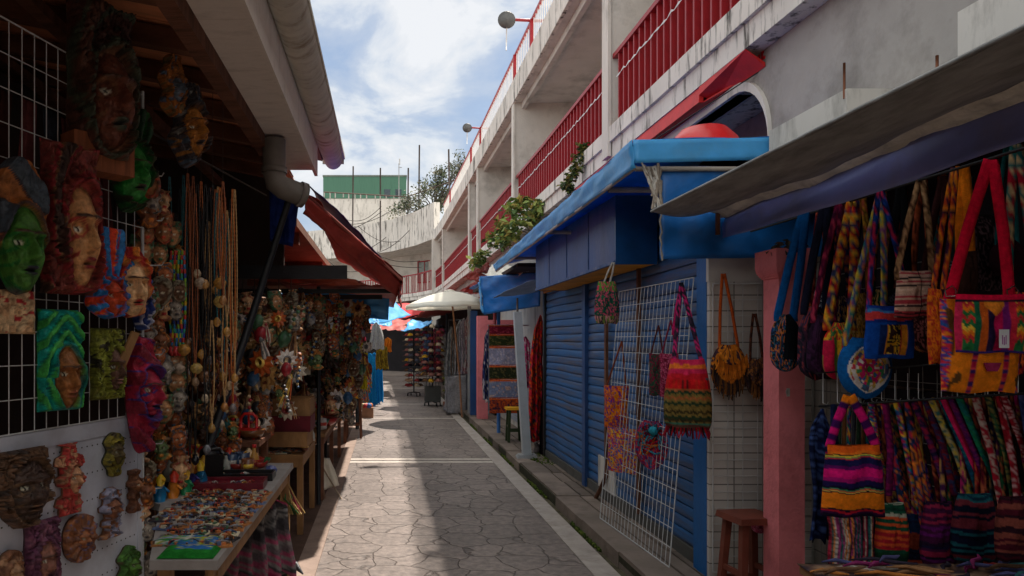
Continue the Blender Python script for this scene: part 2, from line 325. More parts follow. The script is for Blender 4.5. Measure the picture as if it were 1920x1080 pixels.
# ground wall with arched opening (thickness .15) at x=2.75
XW = 2.75
AY0, AY1, AZ = 5.14, 9.6, 3.54
mb = MB()
mb.box(XW, XW+.15, -14, AY0, 0, Z1); mb.box(XW, XW+.15, AY1, 33.5, 0, Z1)
rr = .5
arc = [(AY0, 2.3)]+[(AY0+rr-rr*math.cos(t), AZ-rr+rr*math.sin(t)) for t in np.linspace(0, math.pi/2, 10)]+[(AY1, AZ)]
for i in range(len(arc)-1):
    (ya, za), (yb, zb) = arc[i], arc[i+1]
    if yb-ya > 1e-6: mb.hexa([(XW, ya, za), (XW+.15, ya, za), (XW+.15, yb, zb), (XW, yb, zb), (XW, ya, Z1), (XW+.15, ya, Z1), (XW+.15, yb, Z1), (XW, yb, Z1)])
mb.box(XW, XW+.15, AY0, AY1, 0, 2.3)
bpart('ground_floor_wall', mb, mat('grey_plaster', (164, 159, 154), .9, .12, 2, .3, 30, .15, dirt=(96, 90, 84), dscale=1.8, damt=.6))
mb = MB()
for i in range(len(arc)-1):
    (ya, za), (yb, zb) = arc[i], arc[i+1]
    mb.hexa([(XW-.03, ya, za), (XW+.12, ya, za), (XW+.12, yb, zb), (XW-.03, yb, zb), (XW-.03, ya-.0, za+.07), (XW+.12, ya, za+.07), (XW+.12, yb, zb+.07), (XW-.03, yb, zb+.07)] if yb-ya > 1e-6 and zb-za < .12 else [(XW-.03, ya-.07, za), (XW+.12, ya-.07, za), (XW+.12, ya, za), (XW-.03, ya, za), (XW-.03, yb-.07, zb), (XW+.12, yb-.07, zb), (XW+.12, yb, zb), (XW-.03, yb, zb)])
bpart('arch_trim', mb, plaster)
mb = MB(); mb.box(XW+.16, XW+1.6, AY0-.3, AY1+.3, 1.5, 1.6); mb.box(XW+.7, XW+.8, AY0-.3, AY1+.3, 1.6, Z1-.01); mb.box(XW+.16, XW+1.6, AY1+.2, AY1+.3, 1.6, Z1-.01); mb.box(XW+.16, XW+1.6, AY0-.4, AY0-.3, 1.6, Z1-.01)
bpart('arch_recess', mb, mat('recess_plaster', (160, 146, 136), .9, .3, 3, .3, 30, .1, dirt=(50, 46, 42), dscale=3, damt=.6))
# red painted band above arch with ragged end, and red board hanging under the slab
mb = MB(); n = 14; ys = np.linspace(5.28, 9.6, 60)
for i in range(len(ys)-1):
    mb.box(XW-.004, XW-.001, ys[i]+(0 if i else random.uniform(0, .02)), ys[i+1], AZ+.075, Z1-.01)
for k in range(5): mb.box(XW-.004, XW-.001, 5.28-random.uniform(.01, .07), 5.28, AZ+.08+k*.022, AZ+.1+k*.022)
bpart('red_band', mb, mat('fresh_red_paint', (196, 24, 34), .5, .12, 6, .2, 40, .3))
mb = MB(); V = [(2.62, 5.2, Z1-.005), (2.74, 5.2, Z1-.005), (2.74, 9.4, Z1-.005), (2.62, 9.4, Z1-.005)]
mb.hexa([(2.60, 6.0, 3.60), (2.64, 6.0, 3.60), (2.64, 10, 3.60), (2.60, 10, 3.60), (2.61, 6.0, Z1-.004), (2.64, 6.0, Z1-.004), (2.64, 10, Z1-.004), (2.61, 10, Z1-.004)])
mb.hexa([(2.64, 6.0, 3.60), (2.745, 5.55, 3.62), (2.745, 10, 3.62), (2.64, 10, 3.60), (2.64, 6.0, 3.61), (2.745, 5.55, 3.64), (2.745, 10, 3.64), (2.64, 10, 3.61)])
mb.hexa([(2.601, 5.22, 3.725), (2.745, 5.22, 3.60), (2.745, 6.0, 3.60), (2.601, 6.0, 3.66), (2.602, 5.22, 3.7285), (2.745, 5.22, 3.63), (2.745, 6.0, 3.63), (2.602, 6.0, 3.7285)])
bpart('red_fascia_board', mb, mat('bright_red_board', (205, 44, 44), .5, .14, 5, .2, 40, .3, dirt=(120, 30, 30), dscale=3, damt=.5))
# fins and columns
def xb(y):
    for i in range(len(PATH)-1):
        (x0, y0), (x1, y1) = PATH[i], PATH[i+1]
        if y0 <= y <= y1: return x0+(x1-x0)*(y-y0)/(y1-y0)
    return 2.6
for y in (-5.6, 1.4, 8.3, 14.35, 19.6, 21.5, 30.2):
    x = xb(y); mb = MB(); mb.box(x-.011, x+2.3, y+.02, y+.2, Z1T+.005, Z2-.001); bpart('partition_wall', mb, plasterin)
    mb = MB(); mb.box(x-.05, x-.012, y, y+.23, Z1+.02, Z2-.001); bpart('column', mb, plaster)
mb = MB(); a = Vector((2.2, 33.6)); mb.box(2.12, 2.5, 33.5, 33.9, 0, 6.45); bpart('column', mb, plaster)
# lower railing per bay: red bars with depth
def railing(path, z0, z1, step, bw, bd, mbar, mrail, off=.06, rail=.05, name='balcony_railing', alt=None, tape=False, post=None):
    pts = resample(path, step); mb = MB()
    for p, d in pts:
        nrm = Vector((d.y, -d.x)); a = p+nrm*off
        c1 = a-d*bw/2; c2 = a+d*bw/2; c3 = c2+nrm*bd; c4 = c1+nrm*bd
        q = [(c.x, c.y) for c in (c1, c4, c3, c2)]
        mb.hexa([(*c, z0) for c in q]+[(*c, z1) for c in q])
    o = bpart(name, mb, mbar)
    rb = MB(); along(rb, path, off-.015, off+bd+.015, z1, z1+rail); along(rb, path, off-.005, off+bd+.005, z0-.03, z0+.01); obj('top_rail', rb, mrail, o)
    if tape:
        tb = MB(); rw = []
        for i, (p, d) in enumerate(pts):
            nrm = Vector((d.y, -d.x)); a = p+nrm*(off-.014)
            for e in (-.045, .05):
                zz = z0+(z1-z0)*.66+random.uniform(-.012, .012); b_ = a+d*e; rw.append((b_.x, b_.y, zz))
        Xr = np.array([[x for x, y, z in rw]]*2); Yr = np.array([[y for x, y, z in rw]]*2); Zr = np.array([[z for x, y, z in rw], [z+.006+.02*(i % 2 == 0) for i, (x, y, z) in enumerate(rw)]])
        tb.grid(Xr, Yr, Zr, lin((205, 205, 205)))
        obj('plastic_tape', tb, metal_w, o)
    return o
bays = [-14, -5.4, 1.6, 8.3, 14.35, 21.5, 30.2, 33.6]
for i in range(len(bays)-1):
    y0, y1 = bays[i]+(.24 if i else 0), bays[i+1]
    pp = [(xb(y0), y0)]+[p for p in PATH if y0 < p[1] < y1 and p[1] < 33]+[(xb(y1-.001), y1)]
    railing(pp, Z1T+.035, 4.87, .165, .03, .075, redp, redp, off=.02, tape=True)
railing([(2.25, 33.6), (1.5, 36.0), (.3, 38.4), (-2.2, 41), (-7, 44)], Z1T+.04, 5.0, .2, .05, .03, redp, redp)
mb = MB()
for p, d in resample([(2.2, 33.7), (1.5, 36.0), (.3, 38.4)], .62):
    mb.box(p.x-.03, p.x+.03, p.y+.02, p.y+.05, Z1T+.05, 4.95)
bpart('white_baluster', mb, plaster)
# upper railing
wb = mat('white_bars', (214, 210, 206), .5, .1, 9, 0, 40, .4)
pp = [(2.6, -14), (2.6, 12), (2.5, 21.6), (2.38, 30.4)]
railing(pp, Z2T, 7.38, .16, .016, .016, wb, redp, off=.02, rail=.045, name='roof_railing')
for y in (5.0, 9.0, 12.9, 14.5, 19.4, 21.4, 27.5):
    mb = MB(); x = xb(y); mb.box(x-.02, x+.06, y, y+.07, Z2T-.2, 7.40); bpart('railing_post', mb, redp)
# end wing windows
def wing_frame(i, t):
    a = Vector(offs(PATH, 2.28)[i]); b = Vector(offs(PATH, 2.28)[i+1]); d = (b-a).normalized(); return a.lerp(b, t), d
def window(i, t, w, z0, z1, fm, slats):
    p, d = wing_frame(i, t); nrm = Vector((-d.y, d.x))   # towards alley
    def q(u, v, z): c = p+d*u+nrm*v; return (c.x, c.y, z)
    def bx(mb, u0, u1, v0, v1, z0, z1): mb.hexa([q(u0, v0, z0), q(u1, v0, z0), q(u1, v1, z0), q(u0, v1, z0), q(u0, v0, z1), q(u1, v0, z1), q(u1, v1, z1), q(u0, v1, z1)])
    mb = MB(); f = .06
    bx(mb, -w/2-f, -w/2, 0, .09, z0-f, z1+f); bx(mb, w/2, w/2+f, 0, .09, z0-f, z1+f); bx(mb, -w/2, w/2, 0, .09, z1, z1+f); bx(mb, -w/2, w/2, 0, .09, z0-f, z0); bx(mb, -.02, .02, .0, .07, z0, z1)
    o = bpart('window', mb, fm)
    mb = MB()
    if slats:
        n = 16
        for k in range(n): bx(mb, -w/2, w/2, .03, .05, z0+(z1-z0)*k/n, z0+(z1-z0)*(k+.75)/n)
        obj('louvre_pane', mb, mat('louvre_glass', (140, 146, 140), .3, .3, 4, 0, 40, .5), o)
        mb = MB()
    bx(mb, -w/2, w/2, .01, .02, z0, z1); obj('pane', mb, glassm, o)
window(6, .02, .9, 4.95, 6.05, redp, True)
window(5, .35, .8, 4.95, 6.05, wb, False)
window(5, .0, .6, 4.95, 6.05, wb, False)
# ground floor end wall and dark passage
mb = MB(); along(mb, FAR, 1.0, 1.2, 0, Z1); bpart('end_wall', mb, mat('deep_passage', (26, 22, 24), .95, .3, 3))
mb = MB(); along(mb, FAR, -.02, .06, 3.0, Z1-.3); bpart('shop_fascia', mb, redp)
# small roof poles on end wing
for k, (px, pt, pb, Y) in enumerate(((661, 312, 450, 40.3), (713, 315, 470, 38.6), (764, 315, 455, 37.3), (785, 272, 420, 37.6), (843, 280, 390, 35.2))):
    mb = MB(); x, y, z = W(px, pt, Y); _, _, zb = W(px, pb, Y)
    mb.tube([(0, 0, zb), (random.uniform(-.05, .05), 0, z)], .045, (80, 70, 66), 6)
    tag(obj('roof_pole', mb, plain, None, (x, y, 0)), ['rusty roof pole leftmost, left end of the rail above the end parapet', 'tall rusty roof pole second from left in front of the green building', 'rusty roof pole at the corner of the parapet beside the tangle of branches', 'thin tall roof pole standing up against the clouds left of the bare tree', 'short roof pole nearest the roof railing beyond the tree'][k], 'pole', 'poles on the end roof')
mb = MB(); a = W(607, 360, 40.2); b = W(764, 369, 37.3); c = W(852, 338, 36.5)
mb.tube([a, b, c], .035, (96, 78, 70), 6)
for i in range(14):
    t = i/13+random.uniform(-.02, .02); p = Vector(a).lerp(Vector(b), min(1, max(0, t))); mb.box(p.x-.03, p.x+.03, p.y-.02, p.y, p.z-random.uniform(.15, .5), p.z, (180, 172, 164))
tag(obj('roof_rail', mb, plain), 'long thin rail with pegs and rags strung between the roof poles', 'rail')
# cables / vines on end parapet
for i in range(9):
    mb = MB(); x0 = 606+i*11; y0 = random.uniform(400, 480); p = []
    x1 = x0+random.uniform(50, 140); y1 = y0+random.uniform(-60, 40)
    for t in np.linspace(0, 1, 12): p.append(W(x0+(x1-x0)*t, y0+(y1-y0)*t+12*math.sin(t*math.pi), 36.6))
    mb.tube(p, .016, (60, 56, 50), 4)
    tag(obj('hanging_cable', mb, plain), 'thin dark cable sagging in front of the stained end parapet, %s from the left' % ['first', 'second', 'third', 'fourth', 'fifth', 'sixth', 'seventh', 'eighth', 'ninth'][i], 'cable', 'cables over the end parapet')
# green building
gb = thing('green_building', 'boxy rooftop building with green upper cladding and white lower band behind the end parapet', 'building', (-1.7, 62, 0))
xl, _, zt = W(606, 331, 60); xr, _, zm = W(762, 372, 60); zb = W(700, 402, 60)[2]
def q(x, z): return x+1.7
mb = MB(); mb.box(xl+1.7, xr+1.7, -2, 6, zm, zt); obj('green_cladding', mb, greenm, gb)
mb = MB(); mb.box(xl+1.75, xr+1.65, -1.95, 6, 0, zm-.003); obj('wall', mb, plaster, gb)
mb = MB(); mb.box(xl+1.65, xr+1.75, -2.05, 6, zt, zt+.12); obj('roof_edge', mb, mat('grey_trim', (110, 116, 110)), gb)
for u in (726, 747):
    x = W(u, 0, 60)[0]+1.7; mb = MB(); mb.box(x-.25, x+.25, -2.04, -2.003, zm+.1, zm+.75); obj('window', mb, glassm, gb)
mb = MB(); x, y, z = W(748, 306, 55); mb.tube([(0, 0, W(0, 420, 55)[2]), (0, 0, z)], .03, (170, 170, 170), 5); mb.box(-.04, .22, -.02, .02, z-.35, z-.3, (150, 150, 150)); mb.box(.0, .1, -.05, .05, z-.1, z+.35, (190, 190, 190))
tag(obj('roof_antenna', mb, plain, None, (x, y, 0)), 'small white antenna mast on the roof right of the green cladding', 'antenna')
# floodlights on roof railing
def lamp(name, y, s, label):
    x = xb(y); t = thing(name, label, 'lamp', (x, y, 7.38))
    mb = MB(); mb.tube([(.45, 0, -.02), (-.42*s, 0, .02)], .022*s+.006, (150, 30, 36), 8); obj('arm', mb, redp, t)
    mb = MB(); prof = [(.0, .0), (.155*s, .02), (.16*s, .035), (.12*s, .09*s), (.05*s, .15*s), (.01, .16*s)]
    V = MB(); n = 20
    P = [(-.44*s+0*r, -z_, 0) for r, z_ in prof]
    vs = [(-.44*s+r*math.cos(2*math.pi*k/n), -.06+z_, r*math.sin(2*math.pi*k/n)) for r, z_ in prof for k in range(n)]
    m = len(prof); G = [[i*n+k, i*n+(k+1) % n, (i+1)*n+(k+1) % n, (i+1)*n+k] for i in range(m-1) for k in range(n)]
    mb.add(vs, G, (118, 116, 112), True); obj('lamp_dish', mb, mat('dull_metal', (84, 82, 80), .5, .3, 8, .1, 50, .5, metal=.4), t)
    mb = MB(); mb.tube([(-.44*s, -.03, -.12*s), (-.45*s, -.03, -.55*s)], .012, (190, 190, 190), 6); obj('cable', mb, wb, t)
lamp('flood_lamp', 12.93, 1, 'large round grey flood lamp on a red arm over the roof railing')
lamp('flood_lamp', 19.43, .8, 'smaller farther flood lamp on a red arm along the roof railing')

# ------------------------------------------------------------------ foliage
def leaves(mb, c, rad, n, size, cols, flat=.6, seed=0):
    rg = random.Random(seed)
    for i in range(n):
        while 1:
            p = Vector((rg.uniform(-1, 1), rg.uniform(-1, 1), rg.uniform(-1, 1)))
            if p.length <= 1: break
        p = Vector((c[0]+p.x*rad[0], c[1]+p.y*rad[1], c[2]+p.z*rad[2]))
        d = Vector((rg.uniform(-1, 1), rg.uniform(-1, 1), rg.uniform(-.8, .5))).normalized(); s = d.cross(Vector((rg.uniform(-1, 1), rg.uniform(-1, 1), 1))).normalized()
        l = size*rg.uniform(.6, 1.3); w = l*.3; col = np.array(rg.choice(cols))*rg.uniform(.75, 1.2); nn = s.cross(d)*w*.4
        V = [p, p+d*l*.5+s*w+nn, p+d*l, p+d*l*.5-s*w+nn]; mb.add([v[:] for v in V], [(0, 1, 2), (0, 2, 3)], col)
gc = [(54, 78, 36), (78, 98, 44), (110, 124, 56), (44, 60, 34), (128, 116, 60)]
t = thing('rooftop_tree', 'sparse tangled tree with thin bare branches on the far end roof', 'tree', W(815, 392, 37.5))
tb = MB(); fb = MB(); base = Vector((0, 0, -.2))
rg = random.Random(5)
cl = []
for i in range(30):
    px = rg.uniform(742, 885); py = rg.uniform(298, 392)
    if py < 392-(px-735)*.75: py = 392-(px-735)*.75*rg.random()
    if py < 300: py = 300+rg.random()*30
    e = Vector(W(px, py, 37.5+rg.uniform(-1.2, 1.2)))-Vector(t.location); mid = base.lerp(e, .5)+Vector((rg.uniform(-.3, .3), rg.uniform(-.3, .3), rg.uniform(-.25, .35)))
    tb.tube([base[:], mid[:], e[:]], [.06, .03, .01], (66, 56, 50), 5)
    for k in range(3): 
        e2 = e+Vector((rg.uniform(-.5, .5), rg.uniform(-.4, .4), rg.uniform(-.4, .4))); tb.tube([mid.lerp(e, .6)[:], e2[:]], [.018, .007], (76, 66, 60), 4); cl.append(e2)
    cl.append(e)
for i, e in enumerate(cl): leaves(fb, e, (.36, .36, .3), 30, .15, [(80, 90, 70), (98, 106, 80), (60, 68, 56), (120, 116, 98)], seed=i)
obj('trunk', tb, plain, t); obj('crown', fb, leafm, t)
t = thing('balcony_plant', 'bushy green plant spilling over the balcony edge above the far end of the blue awning', 'plant', W(985, 420, 12.6))
fb = MB(); L0 = Vector(t.location)
for i, (px, py, r, Y) in enumerate(((970, 395, .17, 12.6), (1000, 392, .2, 12.4), (1025, 384, .13, 12.0), (950, 425, .16, 12.9), (980, 420, .17, 12.2), (935, 450, .16, 13.2), (915, 478, .12, 13.6), (955, 452, .14, 12.8), (1010, 410, .12, 12.2), (985, 378, .10, 12.6), (900, 492, .1, 13.8), (968, 440, .12, 12.4))):
    leaves(fb, Vector(W(px, py, Y))-L0-Vector((.1, 0, 0)), (r*.95, r*1.5, r*.85), 64, .14, [(96, 122, 60), (126, 144, 76), (150, 156, 84), (70, 92, 50), (170, 150, 80)], seed=50+i)
tb = MB()
for k in range(9): tb.tube([(.12, .1*k-.4, -.1), (random.uniform(-.3, .2), random.uniform(-.5, .5), random.uniform(-.3, .35))], .008, (90, 80, 50), 4)
obj('stem', tb, plain, t); obj('foliage', fb, leafm, t)
t = thing('balcony_vine', 'thin straggly vine growing from the stained slab beside the near column', 'plant', W(1085, 300, 9.6))
fb = MB(); L0 = Vector(t.location); tb = MB(); pts_ = []
for i, (px, py, r) in enumerate(((1098, 288, .1), (1085, 300, .1), (1080, 315, .07), (1072, 330, .06), (1062, 345, .07), (1068, 356, .05), (1092, 278, .06))):
    p = Vector(W(px, py, 9.45))-L0; pts_.append((p.x, p.y, p.z)); leaves(fb, p, (r, r*1.5, r), 70, .07, gc, seed=90+i)
tb.tube([pts_[6]]+pts_[:6], .006, (90, 90, 50), 4); obj('stem', tb, plain, t); obj('foliage', fb, leafm, t)

# ------------------------------------------------------------------ generic cloth sheet
def sheet(P00, P10, P11, P01, nu=24, nv=16, wr=.02, fs=6, seed=0, sag=0, col=(150, 150, 150), edge=0, cfn=None, drift=None):
    """P00-P10 runs along u, P00-P01 along v"""
    u, v = np.meshgrid(np.linspace(0, 1, nu), np.linspace(0, 1, nv))
    P = [np.array(p, float) for p in (P00, P10, P11, P01)]
    S = (P[0]*((1-u)*(1-v))[..., None]+P[1]*(u*(1-v))[..., None]+P[2]*(u*v)[..., None]+P[3]*((1-u)*v)[..., None])
    nrm = np.cross(P[1]-P[0], P[3]-P[0]); nrm /= np.linalg.norm(nrm)+1e-9
    d = wr*((vn(u*fs+v*2, v*fs*.6, seed)-.5)*2+(vn(u*fs*3, v*fs*2, seed+1)-.5)*.7)
    S = S+d[..., None]*nrm
    S[..., 2] -= sag*np.sin(np.pi*u)*np.sin(np.pi*v*.999+.0)
    if edge:
        S[..., 2] -= edge*(vn(u*fs*2, v*0, seed+5))*(v == 1)
    mb = MB(); C = lin(col) if cfn is None else cfn(u, v)
    mb.grid(S[..., 0], S[..., 1], S[..., 2], C); return mb
def quad_thing(name, label, cat, Ps, m, group=None, **k):
    o = obj(name, sheet(*Ps, **k), m, solid=.004); return tag(o, label, cat, group)

# ------------------------------------------------------------------ left market roof
lr = thing('market_roof', 'left hand market roof with white boarded soffit, stained gutter and dark timber rafters', 'roof', (-.6, 3, 3))
def lp(name, mb, m):
    o = obj(name, mb, m, lr); o.location = -Vector(lr.location); return o
mb = MB(); y = -12.0
while y < 5.75:
    w = .36; mb.box(-.82, -.602, y+.004, min(y+w, 5.85), 3.0, 3.02+random.uniform(0, .004)); y += w
lp('soffit_boards', mb, soffm)
mb = MB(); mb.box(-.60, -.575, -12, 6.0, 2.985, 3.24); lp('fascia_board', mb, soffm)
mb = MB(); mb.box(-.90, -.82, -12, 5.1, 2.92, 3.04); lp('edge_beam', mb, woodd)
mb = MB(); ang = np.linspace(math.pi, 2*math.pi, 12); ys = np.linspace(-12, 6.75, 26)
A, Yg = np.meshgrid(ang, ys); ro = .105
X = -.50+ro*np.cos(A); Zg = 3.33+ro*np.sin(A)*1.05
X = np.where(Yg > 6.7, -.50+ro*.85*np.cos(A), X)
mb.grid(X, Yg, Zg, lin((196, 190, 176))); mb.box(-.41, -.39, -12, 6.75, 3.315, 3.345, (196, 190, 176)); mb.box(-.6, -.4, 6.735, 6.75, 3.27, 3.33)
lp('gutter', mb, gutm)
mb = MB(); mb.hexa([(-.59, -12, 3.26), (-.55, -12, 3.36), (-.55, 6.6, 3.36), (-.59, 6.6, 3.26), (-3.4, -12, 3.85), (-3.4, -12, 3.95), (-3.4, 6.6, 3.95), (-3.4, 6.6, 3.85)]); lp('roof_sheet', mb, mat('rusty_roof', (130, 90, 70)))
mb = MB(); y = -1.0
while y < 6.5:
    for k in range(1): mb.hexa([(-.84, y, 3.06), (-.84, y+.17, 3.06), (-3.2, y+.17, 3.50), (-3.2, y, 3.50), (-.84, y, 3.08), (-.84, y+.17, 3.08), (-3.2, y+.17, 3.52), (-3.2, y, 3.52)])
    y += .19
mb.hexa([(-.84, -12, 3.09), (-.84, 6.5, 3.09), (-3.2, 6.5, 3.53), (-3.2, -12, 3.53), (-.84, -12, 3.10), (-.84, 6.5, 3.10), (-3.2, 6.5, 3.54), (-3.2, -12, 3.54)])
lp('ceiling_planks', mb, plankm)
for y in np.arange(1.3, 6.4, .52):
    mb = MB(); mb.hexa([(-.9, y, 2.96), (-.9, y+.07, 2.96), (-3.1, y+.07, 3.38), (-3.1, y, 3.38), (-.9, y, 3.055), (-.9, y+.07, 3.055), (-3.1, y+.07, 3.475), (-3.1, y, 3.475)]); lp('rafter', mb, woodd)
for x in (-1.5, -2.1):
    mb = MB(); mb.box(x, x+.06, -2, 6.3, 2.98-(x+1.5)*.19, 3.03-(x+1.5)*.19); lp('purlin', mb, woodd)
# left back wall and far left hall
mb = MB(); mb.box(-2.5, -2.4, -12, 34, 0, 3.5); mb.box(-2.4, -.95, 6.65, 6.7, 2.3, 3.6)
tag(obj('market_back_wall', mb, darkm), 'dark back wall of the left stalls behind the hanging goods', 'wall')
lh = thing('far_stall_roof', 'low dark roof over the far left stalls behind the red awning', 'roof', (-1.6, 19, 2.6))
mb = MB(); mb.box(-1.0, .75, -12.2, 14, .1, .18); obj('roof_sheet', mb, mat('rusty_roof'), lh)
for y in np.arange(-11.8, 13, 2.6):
    mb = MB(); mb.box(-.9, .72, y, y+.1, -.02, .098); obj('rafter', mb, woodd, lh)
# drain pipe
t = thing('drain_pipe', 'thick grey drain pipe with an elbow under the left roof corner', 'pipe', (-.78, 4.9, 2.6))
mb = MB(); p0 = Vector(W(514, 262, 4.9)); pts_ = [W(514, 262, 4.9), W(514, 325, 4.9), W(518, 342, 4.9), W(530, 352, 4.92), W(572, 368, 5.0)]
mb.tube([tuple(Vector(p)-Vector(t.location)) for p in pts_], [.078]*5, n=18); obj('pipe', mb, greym, t)
mb = MB()
for a, b in ((pts_[1], (pts_[1][0], pts_[1][1], pts_[1][2]+.04)), ((W(560, 363, 4.98)), W(571, 367, 5.0))): mb.tube([tuple(Vector(a)-Vector(t.location)), tuple(Vector(b)-Vector(t.location))], .088, n=18)
obj('collar', mb, greym, t)
# diagonal brace pole
mb = MB(); mb.tube([W(541, 378, 5.0), W(470, 600, 4.55), (W(372, 860, 4.2)[0], 4.2, .81)], [.022, .024, .024], n=10)
tag(obj('brace_pole', mb, blackm), 'long black diagonal pole leaning from the drain pipe down to the souvenir table', 'pole')
# blue cloth by pipe
quad_thing('blue_cloth', 'short dark blue cloth hanging behind the drain pipe', 'cloth', [W(506, 345, 5.25), W(566, 345, 5.25), W(548, 462, 5.25), W(506, 452, 5.25)], mat('navy_rag', (22, 38, 92), .9, .3, 8, .5, 90, .1), wr=.03, fs=5, seed=3)
# blue sheet behind red awning
quad_thing('blue_awning_sheet', 'narrow blue tarpaulin strip along the back of the dark red awning', 'tarp', [(-.64, 5.9, 2.92), (-.06, 6.9, 2.42), (-.02, 8.4, 2.42), (-.64, 8.2, 2.92)], mat('purple_blue_tarp', (44, 58, 140), .5, .2, 5, .5, 14, .4), wr=.02)
# red awning
ra = thing('red_awning', 'dark red sloping awning hanging from the left roof over the alley', 'awning', (-.6, 6.2, 2.7))
LA = -Vector(ra.location)
A_, B_, D_, C_ = (-.66, 5.6, 2.78), (.13, 6.4, 2.16), (.17, 9.6, 2.18), (-.66, 9.8, 2.72)
o = obj('canopy', sheet(A_, B_, D_, C_, 40, 40, .03, 7, 11, .04), redt, ra, solid=.006); o.location = LA
o = obj('valance', sheet(B_, D_, (D_[0]+.02, D_[1], D_[2]-.12), (B_[0]-.03, B_[1]+.05, B_[2]-.16), 30, 6, .02, 9, 12, 0), redt, ra, solid=.006); o.location = LA
o = obj('end_flap', sheet(A_, B_, (B_[0]-.05, B_[1]+.1, B_[2]-.15), (A_[0]+.02, A_[1]+.02, A_[2]-.17), 40, 8, .03, 8, 13, 0), redt, ra, solid=.006); o.location = LA
mb = MB(); mb.tube([A_, B_], .014, (150, 80, 70), 6); mb.tube([B_, D_], .014, (150, 80, 70), 6); o = obj('awning_frame', mb, plain, ra); o.location = LA
# dark beam and orange tarps under it
mb = MB(); mb.box(-1.45, -.33, 5.98, 6.04, 2.13, 2.24); tag(obj('cross_beam', mb, mat('grey_beam', (46, 44, 46), .7, .2, 5)), 'dark grey horizontal beam below the red awning', 'beam')
mb = MB(); mb.box(-1.5, .08, 7.0, 7.06, 2.08, 2.12); tag(obj('cross_beam', mb, blackm), 'thin black beam carrying the hanging masks behind the orange tarp', 'beam')
mb = MB(); mb.box(-1.6, -.05, 8.3, 8.36, 2.1, 2.15); tag(obj('cross_beam', mb, blackm), 'farther black beam over the narrow second table', 'beam')
quad_thing('orange_tarp', 'faded orange tarpaulin slung under the dark beam', 'tarp', [(-1.35, 6.7, 2.22), (-.28, 6.6, 2.19), (-.22, 7.6, 2.20), (-1.35, 7.6, 2.25)], oranget, wr=.03, seed=21)
quad_thing('red_stall_tarp', 'dull red tarpaulin over the far part of the souvenir stall', 'tarp', [(-1.3, 8.15, 2.30), (.14, 8.15, 2.22), (.12, 12.0, 2.18), (-1.3, 12.0, 2.35)], redt, wr=.03, seed=22)
quad_thing('blue_stall_tarp', 'crumpled blue tarpaulin hanging low behind the masks at left', 'tarp', [W(560, 540, 8.6), W(730, 560, 8.6), W(728, 600, 8.7), W(560, 585, 8.6)], bluet, wr=.05, seed=23)

# far tarps over alley
quad_thing('blue_alley_tarp', 'bright blue tarpaulin pointing over the alley left of the white umbrella', 'tarp', [W(680, 558, 13), W(722, 556, 15), W(772, 590, 14), W(712, 606, 12)], bluet, wr=.04, seed=31)
quad_thing('blue_alley_tarp', 'lower bright blue tarpaulin draped over the racks beneath the white umbrella', 'tarp', [W(752, 622, 18), W(772, 602, 19), W(812, 600, 19), W(800, 612, 17.5)], bluet, wr=.05, seed=32)
quad_thing('red_alley_tarp', 'bright red awning across the far end of the alley', 'awning', [W(735, 573, 30), W(860, 556, 30), W(860, 580, 28.5), W(735, 600, 28.5)], mat('bright_red_tarp', (170, 26, 32), .6, .2, 5, .4, 10, .2), wr=.05, seed=33)
quad_thing('faded_alley_tarp', 'faded reddish brown tarpaulin sagging over the dark passage', 'tarp', [W(690, 600, 24), W(770, 596, 25), W(775, 618, 22), W(690, 622, 22)], redt, wr=.08, seed=34)
quad_thing('blue_patch_tarp', 'small pale blue tarpaulin scrap beside the red awning far back', 'tarp', [W(690, 592, 21), W(735, 598, 21), W(735, 612, 20), W(690, 606, 20)], bluet, wr=.05, seed=35)
# shed tarps on right, between umbrella and plant
for k, (a, c, lb) in enumerate((((862, 545, 905, 520), 'r', 'dark red crumpled awning right behind the white umbrella'), ((868, 520, 912, 498), 'r', 'second dark red awning just below the balcony edge'), ((880, 540, 925, 515), 'b', 'dark blue crumpled awning tucked beside the bright blue tarp'))):
    Y = 17-k*1.2
    quad_thing('side_awning', lb, 'awning', [W(a[0], a[1], Y+1), W(a[0]+44, a[1]-26, Y-2), W(a[0]+70, a[1]-8, Y-2), W(a[0]+26, a[1]+8, Y)], redt if c == 'r' else bluet2, wr=.06, seed=41+k)
quad_thing('grey_tarp', 'pale grey plastic sheet lying on the blue tarp box beyond the awning', 'tarp', [W(905, 517, 11.2), W(1000, 510, 10.2), W(1005, 500, 10.8), W(925, 497, 11.8)], silv, wr=.05, seed=47)
t = thing('blue_box_awning', 'bright blue tarpaulin box awning on posts beyond the shutters', 'awning', (1.7, 10.6, 2.4)); LA = -Vector(t.location)
for nm, P in (('front_sheet', [(1.42, 10.9, 2.60), (2.2, 10.3, 2.60), (2.2, 10.35, 2.12), (1.47, 10.9, 2.02)]), ('side_sheet', [(1.42, 10.9, 2.60), (1.50, 11.7, 2.55), (1.52, 11.7, 2.2), (1.47, 10.9, 2.02)]), ('top_sheet', [(1.42, 10.9, 2.6), (1.50, 11.7, 2.55), (2.4, 11.7, 2.6), (2.4, 10.3, 2.6)])):
    o = obj(nm, sheet(*P, 24, 16, .025, 5, hash(nm) % 50 if False else len(nm)), bluet2 if nm != 'side_sheet' else bluet, t, solid=.004); o.location = LA
quad_thing('lean_to_sheet', 'narrow white and blue lean-to sheet sloping down on a thin post', 'tarp', [(1.46, 9.9, 2.22), (1.76, 8.75, 2.36), (2.1, 8.8, 2.40), (2.1, 10.2, 2.30)], mat('pale_blue_sheet', (120, 150, 190), .5, .2, 5), wr=.012, seed=49)

